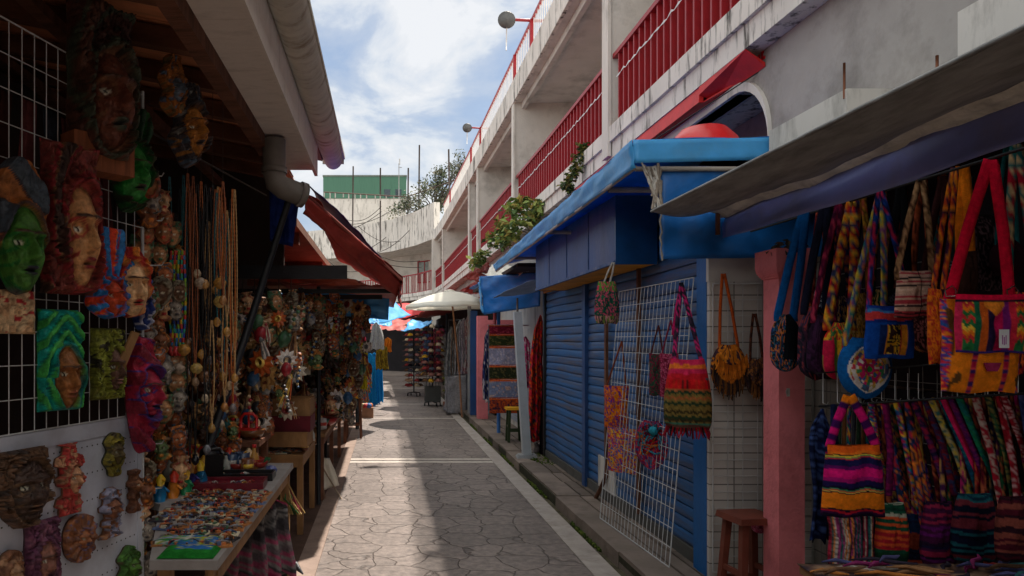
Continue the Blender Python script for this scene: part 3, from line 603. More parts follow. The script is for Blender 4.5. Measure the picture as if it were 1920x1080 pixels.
# ------------------------------------------------------------------ right kiosk: shutters, blue box, blue awning
k = thing('shuttered_kiosk', 'blue painted kiosk with closed roller shutters and a projecting blue fascia box', 'kiosk', (2.1, 7, .1)); LK = -Vector(k.location)
def kp(name, mb, m, par=None, solid=0):
    o = obj(name, mb, m, par or k, solid=solid)
    if par is None: o.location = LK
    return o
def shutter(y0, y1, z0, z1, x=2.1):
    pitch = .088; n = int((z1-z0)/pitch); zs = []; xs = []
    for i in range(n):
        for t, d in ((0, 0), (.06, -.010), (.3, -.014), (.7, -.012), (.93, -.007), (.965, .006)):
            zs.append(z0+(i+t)*pitch); xs.append(x+d)
    zs = np.array(zs); xs = np.array(xs); yy = np.linspace(y0, y1, 16)
    Z, Y = np.meshgrid(zs, yy, indexing='ij'); X = np.repeat(xs[:, None], 16, 1)+.006*np.sin(Y*7+Z*3)*vn(Y*2, Z*3, 4)
    mb = MB(); mb.grid(X, Y, Z+.004*np.sin(Y*3), lin((20, 70, 150)), smooth=False); return mb
kp('roller_shutter', shutter(7.56, 9.42, .2, 2.36), blueshut); kp('roller_shutter', shutter(4.78, 7.46, .2, 2.5), blueshut)
mb = MB(); mb.box(2.05, 2.13, 7.45, 7.56, .1, 2.4); kp('shutter_post', mb, blued)
mb = MB(); mb.box(2.04, 2.13, 4.60, 4.74, .1, 2.66); mb.box(2.045, 2.125, 4.741, 4.80, .1, 1.2); kp('corner_post', mb, mat('bright_blue_post', (24, 98, 164), .5, .15, 5, .2, 40, .3, dirt=(40, 60, 90), dscale=5, damt=.4))
mb = MB(); mb.box(2.06, 2.13, 9.42, 9.50, .1, 2.4); kp('end_post', mb, blackm)
mb = MB(); mb.box(2.075, 2.13, 4.74, 9.42, .1, .197); kp('sill', mb, mat('grey_sill', (90, 88, 84), .8, .2, 5))
mb = MB(); mb.box(2.070, 2.13, 6.55, 7.05, .2, .50); kp('plaster_patch', mb, plaster)
mb = MB(); mb.box(2.135, 2.74, 4.62, 9.5, .1, 2.66); kp('kiosk_body', mb, darkm)
mb = MB(); mb.box(2.07, 2.13, 4.74, 7.5, 2.5, 2.68); mb.box(2.07, 2.13, 7.5, 9.42, 2.37, 2.68); kp('header_board', mb, blued)
mb = MB(); mb.box(2.05, 2.068, 7.3, 9.42, 2.24, 2.36); kp('yellow_header', mb, yellow)
mb = MB(); mb.box(1.74, 1.76, 5.5, 8.4, 2.2, 2.72); mb.box(1.76, 2.05, 8.38, 8.4, 2.2, 2.72); kp('fascia_box', mb, blued)
mb = MB(); mb.box(1.741, 2.06, 5.48, 5.499, 2.195, 2.72); kp('fascia_end', mb, mat('dark_blue_vinyl', (14, 70, 122), .35, .3, 4, .5, 8, .5))
mb = MB(); mb.box(1.76, 2.07, 5.5, 8.38, 2.203, 2.22); kp('yellow_soffit', mb, yellow)
for yy in (6.2, 6.95, 7.7): mb = MB(); mb.box(1.734, 1.7395, yy, yy+.025, 2.2, 2.72); kp('panel_seam', mb, mat('seam_paint', (56, 84, 128), .6, .3, 9, .2, 40, .3, dirt=(130, 126, 130), dscale=9, damt=.7))
mb = MB(); mb.box(1.732, 1.7395, 5.5, 8.4, 2.2, 2.225); kp('lower_trim', mb, mat('seam_paint'))
# rusty vertical strips on shutter
mb = MB(); mb.box(2.045, 2.07, 6.72, 6.77, .35, 2.3); mb.tube([(2.06, 6.74, .36), (2.03, 6.85, .2), (2.02, 6.95, .1)], .02, n=6); kp('rusty_upright', mb, woodd)
mb = MB(); mb.box(2.045, 2.07, 5.86, 5.90, .2, 2.3); kp('rusty_upright', mb, woodd)

t = thing('blue_awning', 'large bright blue tarpaulin awning over the shuttered kiosk with a straight front edge', 'awning', (2, 7, 2.8)); LA = -Vector(t.location)
def tp(name, mb, m, solid=.004):
    o = obj(name, mb, m, t, solid=solid); o.location = LA; return o
tp('top_sheet', sheet((1.5, 4.38, 2.82), (1.5, 10.1, 2.68), (2.7, 10.1, 2.86), (2.7, 4.38, 2.88), 40, 14, .018, 8, 61, .03), mat('awning_top_tarp', (26, 120, 205), .4, .2, 4, .5, 12, .4, dirt=(90, 110, 140), dscale=3, damt=.5, transl=.35))
tp('front_valance', sheet((1.495, 4.37, 2.83), (1.495, 10.1, 2.69), (1.52, 10.1, 2.60), (1.51, 4.37, 2.66), 70, 6, .012, 30, 62), bluet)
tp('side_valance', sheet((1.495, 4.37, 2.83), (2.6, 4.37, 2.85), (2.6, 4.38, 2.72), (1.50, 4.38, 2.69), 30, 6, .004, 5, 63), bluet)
mb = MB(); mb.tube([(1.52, 4.4, 2.67), (1.54, 10.1, 2.60)], .014, (170, 164, 156), 6); mb.tube([(1.54, 5.0, 2.66), (2.08, 5.0, 2.66)], .022, (170, 164, 156), 6); mb.tube([(1.54, 8.8, 2.63), (2.08, 8.8, 2.63)], .02, (170, 164, 156), 6)
mb.tube([(1.54, 6.8, 2.64), (2.08, 6.8, 2.64)], .02, (170, 164, 156), 6); mb.tube([(1.52, 4.4, 2.66), (2.5, 4.4, 2.66)], .016, (150, 140, 130), 6)
o = obj('awning_frame', mb, plain, t); o.location = LA
# dirty tape wrap at the corner
mb = MB()
for i in range(16):
    p = Vector(W(1200+random.uniform(0, 40), 305+random.uniform(0, 15), 4.36)); q_ = Vector(W(1225+random.uniform(-5, 18), 350+random.uniform(0, 45), 4.36))
    mb.tube([p[:], p.lerp(q_, .5)+Vector((random.uniform(-.02, .02), -.01, 0)), q_[:]], random.uniform(.005, .012), random.choice([(170, 160, 148), (140, 128, 116), (190, 184, 176)]), 5)
o = obj('tied_cloth_strips', mb, cloth, t); o.location = LA
t = thing('dark_blue_tarp', 'dark blue hanging tarpaulin between the blue awning and the bag stall', 'tarp', (2.1, 4.42, 2.4)); LA = -Vector(t.location)
tp('sheet', sheet((1.675, 4.42, 2.68), (2.75, 4.42, 2.68), (2.75, 4.45, 2.13), (1.68, 4.42, 2.11), 34, 20, .016, 6, 64), bluet2)
mb = MB(); z = 2.10; pts_ = []
while z < 2.6: pts_.append((1.678+random.uniform(-.008, .008), 4.40, z)); z += .035
mb.tube(pts_, [random.uniform(.004, .009) for _ in pts_], (150, 142, 132), 5); o = obj('stitched_edge', mb, cloth, t); o.location = LA
# red tub on the awning
t = thing('red_tub', 'bright red upturned plastic tub lying on top of the blue awning', 'tub', (2.2, 5.0, 2.84))
mb = MB(); mb.lathe([(.28, 0), (.275, .05), (.22, .16), (.15, .235), (.14, .24), (.13, .21)], (200, 20, 24), 26); obj('tub_body', mb, mat('red_plastic', (205, 22, 26), .35, .12, 5, .2, 30, .5), t)
mb = MB(); mb.lathe([(.292, 0), (.296, .02), (.28, .03)], (210, 30, 30), 26); obj('rim', mb, mat('red_plastic'), t)
mb = MB(); mb.lathe([(.13, .2), (.12, .21), (.01, .212)], (50, 20, 20), 20); obj('hollow', mb, darkm, t)

# ------------------------------------------------------------------ right bag stall shell
tilem = tiles('wall_tiles', (206, 198, 190), (120, 114, 108), .2, .1, 'X')
s = thing('tiled_side_wall', 'pale tiled end wall of the bag stall beside the blue corner post', 'wall', (2.4, 4.6, .1)); LS = -Vector(s.location)
mb = MB(); mb.box(2.045, 2.74, 4.56, 4.599, 0.05, 1.985); o = obj('tiles', mb, tilem, s); o.location = LS
mb = MB(); mb.box(2.04, 2.74, 4.565, 4.598, 1.986, 2.66); o = obj('plaster_top', mb, plaster, s); o.location = LS
def wires(u0, u1, z0, z1, du, dz, r, fn):
    mb = MB()
    n = max(1, round((u1-u0)/du)); m = max(1, round((z1-z0)/dz))
    for i in range(n+1): u = u0+(u1-u0)*i/n; mb.tube([fn(u, z0), fn(u, z1)], r*(1.7 if i in (0, n) else 1), (205, 205, 205), 5, False)
    for j in range(m+1): z = z0+(z1-z0)*j/m; mb.tube([fn(u0, z), fn(u1, z)], r*(1.7 if j in (0, m) else 1), (205, 205, 205), 5, False)
    return mb
tag(obj('wire_grid', wires(2.06, 2.72, .15, 1.97, .092, .1, .0022, lambda u, z: (u, 4.545, z)), metal_w), 'white wire display grid fixed over the pale tiled wall', 'grid panel')
st = thing('bag_stall_shell', 'white and dark shell of the bag stall with stub beams on its roof', 'stall', (2.6, 3, 0)); LS = -Vector(st.location)
def sp(name, mb, m): o = obj(name, mb, m, st); o.location = LS; return o
mb = MB(); mb.box(2.1, 2.745, -1, 4.4, 2.52, 2.6); sp('roof_board', mb, darkm)
mb = MB(); mb.box(2.69, 2.745, -1, 4.56, .0, 2.52); sp('inner_wall', mb, tiles('stall_tiles', (150, 142, 132), (90, 84, 78), .2, .1, 'Y'))
mb = MB(); mb.box(2.30, 2.745, 3.6, 4.33, 2.601, 2.87); sp('stub_beam', mb, plaster)
mb = MB(); mb.box(2.30, 2.745, 2.2, 2.9, 2.601, 2.93); sp('stub_beam', mb, plaster)
mb = MB(); mb.tube([W(1583, 185, 3.62), W(1583, 118, 3.62)], .006, n=6); sp('rusty_rebar', mb, mat('rust', (110, 66, 44), .8, .3, 9)); mb = MB(); mb.tube([W(1757, 130, 3.0), W(1757, 104, 3.0)], .006, n=6); sp('rusty_rebar', mb, mat('rust'))
# pillar
p = thing('pink_pillar', 'pink painted square pillar with flared capital at the front of the bag stall', 'pillar', (2.25, 4.08, 0))
mb = MB(); b = .072
mb.box(-b, b, -.082, .082, 0, 1.95); obj('shaft', mb, pinkm, p)
mb = MB(); n = 5
for i in range(6): e = .0+.03*math.sin(i/5*math.pi/2); mb.box(-b-e, b+e, -.084-e, .084+e, 1.95+i*.012, 1.962+i*.012)
mb.box(-b-.032, b+.032, -.116, .116, 2.022, 2.12); obj('capital', mb, pinkm, p)
mb = MB(); mb.box(-.03, -.012, -.0835, -.0821, 1.30, 1.345); mb.box(-.034, -.02, -.0835, -.0821, 1.315, 1.335); obj('chipped_patch', mb, plaster, p)
mb = MB(); leaves(mb, (-.03, -.05, 2.13), (.09, .08, .04), 60, .05, [(50, 44, 34), (64, 56, 40)], seed=8); obj('dry_plant_scraps', mb, leafm, p)

# awning of bag stall
t = thing('grey_awning', 'sagging grey tarpaulin awning over the bag stall at upper right', 'awning', (1.8, 3, 2.45)); LA = -Vector(t.location)
u, v = np.meshgrid(np.linspace(0, 1, 60), np.linspace(0, 1, 16))
Y = 4.35-3.6*u; Xo = 1.60+0*Y; X = Xo+(1.95-Xo)*v
Z = 2.392-.05*np.sin(np.pi*v)*(.6+.4*np.sin(u*5))+.012*v*(vn(u*30, v*5, 4)-.5)-.012*v
Z += .05*v*(vn(u*6+v, v*2, 9)-.5)+.02*v*(vn(u*17+v*3, v*3, 12)-.5)
mb = MB(); mb.grid(X, Y, Z, lin((104, 102, 98))); tp('canopy', mb, greyt)
mb = MB(); pts_ = [(Xo[0, i], Y[0, i], Z[0, i]) for i in range(0, 60, 3)]; mb.tube(pts_, .008, (130, 128, 122), 6); tp('rolled_hem', mb, greyt, 0)
mb = sheet((1.93, 4.38, 2.41), (1.93, .8, 2.415), (2.07, .8, 2.375), (2.06, 4.38, 2.35), 70, 10, .010, 20, 66); tp('silver_inner_sheet', mb, silv)
u, v = np.meshgrid(np.linspace(0, 1, 60), np.linspace(0, 1, 8))
Y = 4.38-3.5*u; X = 2.05-.02*v+.01*np.sin(u*20)*v; top = 2.385-.03*(1-u)**3; bot = 2.235-.02*np.sin(np.pi*np.clip(u*1.5, 0, 1))+.02*u
X = X+.035*(vn(u*7+v*1.5, v*1.2, 2)-.5)+.012*(vn(u*22+v*3, v*2, 5)-.5)
t = thing('navy_valance', 'long navy blue tarpaulin valance hanging along the front of the bag stall', 'tarp', (2, 3, 2.3)); LA = -Vector(t.location)
mb = MB(); mb.grid(X, Y, top+(bot-top)*v, lin((40, 50, 110))); tp('sheet', mb, navyt)
mb = MB(); mb.box(1.99, 2.01, 4.34, 4.36, 2.25, 2.43); tp('bracket', mb, woodd, 0)
mb = MB(); mb.tube([(2.2, 4.35, 2.27), (2.2, 1.0, 2.27)], .006, (40, 36, 34), 6); tag(obj('hanging_rail', mb, blackm), 'thin dark rail along the front of the bag stall carrying the upper row of bags', 'rail')
# added dark sheets that paint the shade at the back stand further down
# overhead wire
mb = MB(); mb.tube([W(1640, -10, 4.6), W(1430, 130, 5.3), W(1215, 270, 6.2)], .005, (30, 30, 30), 5); tag(obj('overhead_cable', mb, blackm), 'thin black cable stretched diagonally across the white wall above the awnings', 'cable')
mb = MB(); mb.tube([W(1715, -15, 4.0), W(1714, 56, 4.0)], .003, (200, 200, 200), 5); tag(obj('hanging_string', mb, plain), 'short white string dangling from the slab above the grey awning', 'string')
# ================================================================== carved masks
def gs(x, s): return np.exp(-(x/s)**2)
def sm(x, a, b):
    t = np.clip((x-a)/(b-a), 0, 1); return t*t*(3-2*t)
def mask_mb(w, h, depth=.06, nu=60, nv=84, shape='oval', fc=(0, -.25), fs=(.62, .62), face=(150, 100, 60), head=((30, 120, 110), (20, 90, 60)), accent=(150, 30, 30), lips=None, rays=9, rayamp=.25, seed=0, hdmode='rays', tall=None, grain=.25, brow=(60, 40, 30), facial=None, ty=None):
    u, v = np.meshgrid(np.linspace(-1, 1, nu), np.linspace(-1, 1, nv))
    def hw(v):
        if shape == 'oval': return np.sqrt(np.clip(1-np.abs(v)**2.6, 0, 1))*(1-.12*(v < 0)*(-v))
        if shape == 'rect': return np.ones_like(v)*.97+.02*np.sin(v*9+seed)
        if shape == 'long': return np.clip(1-np.abs(v)**4, 0, 1)**.5*(.78+.22*np.cos((v-.2)*2.4))
        if shape == 'shield': return np.clip(np.minimum(1, (v+1.02)*1.1+.25), .05, 1)*(1-.15*np.clip(v-.5, 0, 1))+.03*np.sin(v*14+seed)
        if shape == 'totem': return .62+.34*np.sign(np.sin(v*11+seed))*np.clip(np.abs(np.sin(v*11+seed))*3, 0, 1)*.5+.12*np.sin(v*5)
        if shape == 'blob': return np.sqrt(np.clip(1-np.abs(v)**3, 0, 1))*(.8+.2*np.sin(v*7+seed))
        return np.ones_like(v)
    H_ = np.clip(hw(v), .02, 1.2)
    x = u*H_; fx = (x-fc[0])/fs[0]; fz = (v-fc[1])/fs[1]; r = np.sqrt(fx**2+fz**2*.9)
    inface = sm(1-r, -.02, .08)
    dome = np.sqrt(np.clip(1-r**2, 0, 1))*.8
    nose = gs(fx, .15+.05*np.clip(.3-fz, 0, 1))*sm(fz, -.32, -.22)*sm(-fz, -.5, .25)*.5
    nose += gs(np.abs(fx)-.16, .09)*gs(fz+.22, .1)*.16
    eyes = -(gs(np.abs(fx)-.40, .2)*gs(fz-.14, .13))*.5+(gs(np.abs(fx)-.40, .11)*gs(fz-.12, .06))*.28
    browr = gs(fz-.36+.25*(np.abs(fx)-.4)**2, .07)*sm(.85-np.abs(fx), 0, .2)*.28
    lip = (gs(fz+.46, .05)+gs(fz+.60, .055))*gs(fx, .3)*.34-gs(fz+.53, .03)*gs(fx, .26)*.35
    cheek = gs(np.abs(fx)-.5, .2)*gs(fz+.22, .22)*.18; chin = gs(fx, .25)*gs(fz+.85, .12)*.2
    z = inface*(dome+nose+eyes+browr+lip+cheek+chin)
    ang = np.arctan2(v-fc[1], x-fc[0]); rad = np.sqrt((x-fc[0])**2+(v-fc[1])**2)
    if hdmode == 'rays': pat = np.sin(ang*rays*1.0+seed); 
    elif hdmode == 'bands': pat = np.sin(v*rays*2.2+seed+2*np.sin(x*2))
    elif hdmode == 'swirl': pat = np.sin(ang*3+rad*rays*2+seed)
    elif hdmode == 'turban': pat = np.sin((rad*5.2-1.2*np.abs(np.abs(ang-1.57)-.5))*rays*.45+seed)
    elif hdmode == 'plank': pat = np.sin(x*rays*3+seed)*.3
    else: pat = vn(x*4+seed, v*4, seed)*2-1
    if hdmode in ('rays', 'turban', 'bands'): pat = np.sign(pat)*np.abs(pat)**.45
    nA = vn(x*3.4+seed, v*3.4*h/w, seed+21); line = np.exp(-(np.abs(((nA*5) % 1)-.5)/.13)**2)*(.2 if hdmode in ('rays', 'turban', 'bands') else 1)
    fine = (1-line)*1.2-.6
    hd = (1-inface)*(.28+rayamp*pat*.6+.12*fine)
    rim = gs(r-1.05, .09)*.35
    z = z+hd+rim*(1-inface*.4)-(1-inface)*line*.10
    edge = sm(1-np.abs(u), 0, .12)*sm(1-np.abs(v), 0, .06)
    z = (z+.12*fine*grain)*edge+.15*edge
    # colours
    C = np.zeros(u.shape+(3,))
    hc = lin(np.array(head)); idx = np.clip(((pat+1)/2*len(head)).astype(int), 0, len(head)-1)
    C[:] = hc[idx]
    acc = ((vn(x*5+3*seed, v*5*h/w, seed+3) > (.6 if hdmode == 'noise' else .93)) | (np.abs(pat) < .35))[..., None]; C = np.where(acc & (inface < .5)[..., None], lin(accent), C)
    fcol = np.broadcast_to(lin(face), C.shape)
    if facial is not None:
        pt = ((np.abs(np.sin(fz*9+3*np.abs(fx))) > .9)*(np.abs(fx) > .52) | (gs(np.abs(fx)-.40, .30)*gs(fz-.14, .2) > .45)*(gs(np.abs(fx)-.40, .24)*gs(fz-.14, .16) < .42) | (r > .9))[..., None] > 0; fcol = np.where(pt, lin(facial), fcol)
    C = C*(1-inface[..., None])+fcol*inface[..., None]
    def put(mask, col, a=1.0):
        nonlocal C
        m = np.clip(mask, 0, 1)[..., None]*a; C = C*(1-m)+lin(col)*m
    put(sm(gs(np.abs(fx)-.40, .17)*gs(fz-.12, .075), .35, .5)*(inface > .5), (226, 216, 190)); put(sm(gs(np.abs(fx)-.38, .07)*gs(fz-.12, .07), .4, .6)*(inface > .5), (20, 16, 14))
    put(sm(gs(fz-.38+.25*(np.abs(fx)-.4)**2, .045)*sm(.8-np.abs(fx), 0, .2), .4, .6)*(inface > .5), brow)
    put(sm((gs(fz+.46, .05)+gs(fz+.60, .055))*gs(fx, .34), .4, .6)*(inface > .5), lips or accent); put(sm(gs(fz+.53, .025)*gs(fx, .3), .4, .6)*(inface > .5), (24, 12, 10))
    put(sm(gs(r-1.04, .05), .4, .6), accent, .8)
    C = C*(1-.5*line*(1-sm(.95-r, 0, .15)))[..., None]
    C = C*(1+grain*(vn(x*14, v*40, seed+2)-.5))[..., None]
    X = x*w/2; Z = v*h/2; Y = -z*depth
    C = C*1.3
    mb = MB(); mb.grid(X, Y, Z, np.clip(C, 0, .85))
    # back
    ring = [(i, 0) for i in range(nv)]+[(nv-1, j) for j in range(1, nu)]+[(i, nu-1) for i in range(nv-2, -1, -1)]+[(0, j) for j in range(nu-2, 0, -1)]
    V = [(X[i, j], Y[i, j], Z[i, j]) for i, j in ring]+[(X[i, j]*.97, .012, Z[i, j]*.98) for i, j in ring]; n = len(ring)
    mb.add(V, [[k, (k+1) % n, n+(k+1) % n, n+k] for k in range(n)]+[[n+k for k in range(n)]], lin(head[-1])*.6, False, True)
    return mb
def mask(label, px, py, Y, w, h, rz=0, X=None, tilt=0, group=None, cord=True, **k):
    """centre of the mask at photo pixel px,py"""
    loc = W(px, py, Y)
    o = obj('carved_mask', mask_mb(w, h, **k), carved, None, loc, rz); o.rotation_euler = (tilt, 0, rz)
    return tag(o, label, 'mask', group)
# ---- mask display board: runs from (-1.2,3.3) direction (.286 -> towards near)
def bp(Y, z, off=0):   # point on the board plane; off towards the alley
    d = Vector((.275, 1, 0)).normalized(); n = Vector((d.y, -d.x, 0))
    x = -1.205+(Y-3.3)*.275; return Vector((x, Y, z))+n*off
def pxY(px):   # depth at which the board plane meets a photo column
    # x = -1.205+(Y-3.3)*.275 ; (px-CX)/F*Y = x
    s = (px-CX)/F; return (-1.205-3.3*.275)/(s-.275)
BRZ = math.atan2(1, .275)  # board direction angle
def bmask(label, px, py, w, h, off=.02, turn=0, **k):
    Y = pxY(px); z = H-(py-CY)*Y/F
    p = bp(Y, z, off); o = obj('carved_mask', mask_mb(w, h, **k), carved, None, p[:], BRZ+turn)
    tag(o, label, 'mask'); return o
bd = thing('pegboard_panel', 'white perforated display board below the wire grid at lower left', 'display board', bp(2.9, 1.2)[:]); LB = -Vector(bd.location)
def quadbox(Y0, Y1, z0, z1, t0, t1):
    a, b = bp(Y0, 0, t0), bp(Y1, 0, t0); c, d = bp(Y1, 0, t1), bp(Y0, 0, t1)
    return [(a.x, a.y, z0), (b.x, b.y, z0), (c.x, c.y, z0), (d.x, d.y, z0), (a.x, a.y, z1), (b.x, b.y, z1), (c.x, c.y, z1), (d.x, d.y, z1)]
mb = MB(); mb.hexa(quadbox(2.2, 3.42, .3, 1.22, -.02, 0), (196, 200, 210)); o = obj('board', mb, mat('pegboard_white', (200, 204, 216), .5, .06, 3, .1, 40, .4, dirt=(120, 116, 118), dscale=4, damt=.3), bd); o.location = LB
mb = MB(); mb.hexa(quadbox(2.2, 3.42, 1.19, 1.255, -.022, .006)); mb.hexa(quadbox(3.40, 3.43, .3, 1.25, -.022, .004)); o = obj('frame', mb, mat('pegboard_white'), bd); o.location = LB
mb = MB(); z = .35
while z < 1.18:
    Y = 2.35
    while Y < 3.38:
        mb.hexa(quadbox(Y, Y+.006, z, z+.006, 0, .0008), (20, 20, 20)); Y += .032
    z += .115
o = obj('peg_holes', mb, blackm, bd); o['kind'] = 'stuff'; o.location = LB
tag(obj('wire_grid', wires(2.15, 3.44, 1.26, 2.78, .062, .125, .0022, lambda u, z: bp(u, z, 0)[:]), metal_w), 'tall white wire grid carrying the big carved masks at left', 'grid panel')
mb = MB(); mb.tube([bp(3.44, .1)[:], bp(3.44, 2.8)[:]], .008, (205, 205, 205), 6); tag(obj('grid_post', mb, metal_w), 'thin white upright closing the wire grid beside the tiny masks', 'post')
# things dimly seen behind the grid
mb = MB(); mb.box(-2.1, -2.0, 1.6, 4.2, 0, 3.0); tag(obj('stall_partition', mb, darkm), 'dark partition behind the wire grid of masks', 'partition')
for i in range(9):
    Y = 2.5+i*.12; c = random.choice([(70, 60, 60), (90, 80, 74), (110, 60, 60), (60, 66, 76), (60, 30, 26)])
    u, v = np.meshgrid(np.linspace(0, 1, 10), np.linspace(0, 1, 12)); b0 = bp(Y, 0, -.14)
    mb = MB(); mb.grid(b0.x+u*.02+.012*np.sin(v*5+i), Y+u*.075+.01*np.sin(u*9), 1.95+v*.62, lin(c)*(1+.3*(vn(u*4, v*9, i)-.5))[..., None])
    tag(obj('hanging_textile', mb, cloth, solid=.006), 'narrow rolled textile hanging dimly behind the wire grid, %s from the near end' % ['first', 'second', 'third', 'fourth', 'fifth', 'sixth', 'seventh', 'eighth', 'ninth'][i], 'textile', 'textiles behind the mask grid')
BR = (104, 62, 40)
bmask('bright green face mask with an orange wooden headdress cut off by the left edge', 8, 425, .20, .50, .05, turn=-.35, face=(62, 108, 42), head=((150, 92, 46), (100, 60, 34), (60, 70, 80)), accent=(40, 40, 50), hdmode='bands', rays=3, facial=(30, 96, 40), shape='long', seed=3, depth=.12, fc=(0, -.35), fs=(.8, .6))
bmask('huge dark brown king mask with a tall carved crown, topmost on the grid', 160, 165, .27, .66, .06, turn=-.45, face=(92, 50, 36), head=((66, 38, 30), (96, 60, 42), (80, 50, 38)), accent=(60, 66, 52), hdmode='swirl', rays=4, shape='rect', fc=(.05, -.25), fs=(.78, .62), depth=.19, seed=5, grain=.5, facial=(110, 74, 52), nu=60, nv=80)
o = obj('wooden_block', MB().box(-.13, .13, -.12, .0, -.09, .06, (150, 84, 50)), mat('orange_wood_block', (140, 80, 48), .6, .35, 6, .3, 40, .3, stretch=(6, 1, .5), dirt=(60, 34, 24), dscale=5, damt=.6), None, bp(pxY(160), H-(292-CY)*pxY(160)/F, .03)[:], BRZ-.45)
tag(o, 'reddish raw wooden block under the huge dark king mask', 'wood block')
bmask('vivid green mask with a spiky green headdress tucked behind the wooden block', 226, 300, .21, .48, .03, turn=-.35, face=(44, 116, 48), head=((30, 80, 36), (50, 108, 50), (24, 56, 32)), accent=(60, 50, 40), hdmode='rays', rays=16, shape='shield', fc=(0, -.3), fs=(.8, .55), depth=.12, seed=7, facial=(26, 110, 40))
bmask('tan and crimson carved mask with a forehead emblem, left of the red feather mask', 106, 412, .23, .60, .05, turn=-.35, face=(176, 128, 84), head=((112, 50, 44), (96, 62, 44), (120, 88, 60), (60, 40, 34)), accent=(130, 40, 44), hdmode='swirl', rays=4, shape='rect', fc=(.15, -.25), fs=(.66, .68), depth=.14, seed=11, facial=(150, 60, 52), nu=60, nv=80)
bmask('red and orange feathered mask with blue strands, beside the cream face', 182, 512, .24, .40, .04, turn=-.3, face=(176, 66, 36), head=((200, 60, 30), (220, 130, 30), (170, 30, 34), (40, 110, 170)), accent=(40, 110, 180), hdmode='rays', rays=11, shape='blob', fc=(0, -.55), fs=(.45, .38), depth=.10, seed=13, nu=60, nv=60)
bmask('smiling cream face mask with red crown at the right end of the feather mask', 218, 530, .16, .32, .06, turn=-.6, face=(206, 168, 124), head=((170, 50, 50), (90, 90, 130), (190, 110, 40)), accent=(170, 50, 44), hdmode='rays', rays=8, shape='oval', fc=(0, -.2), fs=(.85, .75), depth=.14, seed=15)
bmask('ornate golden mask with grey feather crest hanging at the grid corner', 306, 240, .19, .42, .12, turn=-.5, face=(160, 104, 46), head=((120, 116, 112), (90, 70, 50), (140, 96, 50), (70, 84, 100)), accent=(60, 56, 60), hdmode='noise', shape='blob', fc=(.1, -.2), fs=(.7, .6), depth=.14, seed=17, facial=(110, 70, 40), grain=.6)
bmask('blue grey carved bird crest mask directly above the golden mask', 286, 165, .15, .30, .1, turn=-.4, face=(90, 100, 112), head=((80, 92, 110), (60, 64, 72), (110, 90, 60)), accent=(150, 90, 40), hdmode='noise', shape='blob', fc=(0, -.2), fs=(.5, .4), depth=.09, seed=19, grain=.6)
bmask('rectangular plaque of a brown face wearing a turquoise turban on green', 97, 675, .175, .40, .03, turn=-.35, face=(138, 88, 48), head=((22, 140, 128), (28, 160, 140), (30, 120, 80), (60, 150, 70)), accent=(20, 90, 90), hdmode='turban', rays=9, shape='rect', fc=(.08, -.34), fs=(.66, .6), depth=.10, seed=23, lips=(150, 84, 60), nu=60, nv=80, facial=(120, 74, 42))
bmask('olive and black smiling mask with a diagonal raw wood strip, right of the turban plaque', 186, 682, .145, .31, .03, turn=-.4, face=(92, 66, 56), head=((110, 112, 50), (70, 80, 36), (50, 46, 34)), accent=(126, 130, 50), hdmode='noise', shape='rect', fc=(.2, -.15), fs=(.55, .6), depth=.10, seed=29, facial=(110, 104, 46), lips=(170, 120, 110))
Y = pxY(190); p = bp(Y, H-(655-CY)*Y/F, .12)
o = obj('wood_strip', MB().hexa([(-.05, -.01, -.09), (-.015, -.01, -.1), (-.015, .005, -.1), (-.05, .005, -.09), (.03, -.01, .08), (.065, -.01, .07), (.065, .005, .07), (.03, .005, .08)], (160, 120, 84)), wood, None, p[:], BRZ-.4); tag(o, 'raw tan wood strip lying diagonally across the olive mask', 'wood strip')
bmask('long crimson and navy mask with blue ringed eye at the grid end', 240, 740, .15, .54, .06, turn=-.35, face=(146, 34, 56), head=((146, 30, 54), (34, 46, 96), (120, 32, 48)), accent=(30, 50, 120), hdmode='bands', rays=6, shape='long', fc=(.1, .05), fs=(.9, .42), depth=.13, seed=31, facial=(34, 50, 112), lips=(30, 40, 90), nu=50, nv=90)
bmask('navy blue mask peeping out behind the cream face and crimson mask', 250, 560, .10, .30, .03, turn=-.3, face=(30, 50, 110), head=((24, 42, 104), (60, 80, 140)), accent=(190, 190, 200), hdmode='bands', shape='long', depth=.08, seed=33, nu=30, nv=40)
bmask('flat red and cream painted panel under the green faced mask', 12, 585, .22, .16, .02, turn=-.1, face=(170, 40, 44), head=((170, 40, 44), (190, 150, 110)), accent=(200, 170, 130), hdmode='noise', shape='rect', fc=(0, 5), depth=.02, seed=35, nu=30, nv=30)
bmask('dark brown slab mask with a long pale nose, largest on the white board', 30, 915, .24, .29, .02, turn=-.1, face=(62, 46, 38), head=((52, 40, 34), (74, 56, 44)), accent=(90, 64, 44), hdmode='noise', shape='shield', fc=(.1, -.05), fs=(.8, .8), depth=.07, seed=37, facial=(92, 70, 50), grain=.6)
bmask('pale notched totem carving with red scroll lines on the white board', 120, 898, .16, .29, .02, turn=-.1, face=(176, 130, 96), head=((178, 132, 98), (150, 104, 76)), accent=(170, 60, 54), hdmode='noise', shape='totem', fc=(.15, 0), fs=(.5, .4), depth=.05, seed=2, grain=.4)
bmask('dark green brown plaque carving near the top right of the white board', 204, 852, .12, .20, .02, turn=-.1, face=(84, 72, 44), head=((76, 66, 46), (100, 80, 50), (60, 62, 40)), accent=(120, 110, 40), hdmode='noise', shape='blob', fc=(0, .1), fs=(.6, .5), depth=.05, seed=41, grain=.6, nu=30, nv=40)
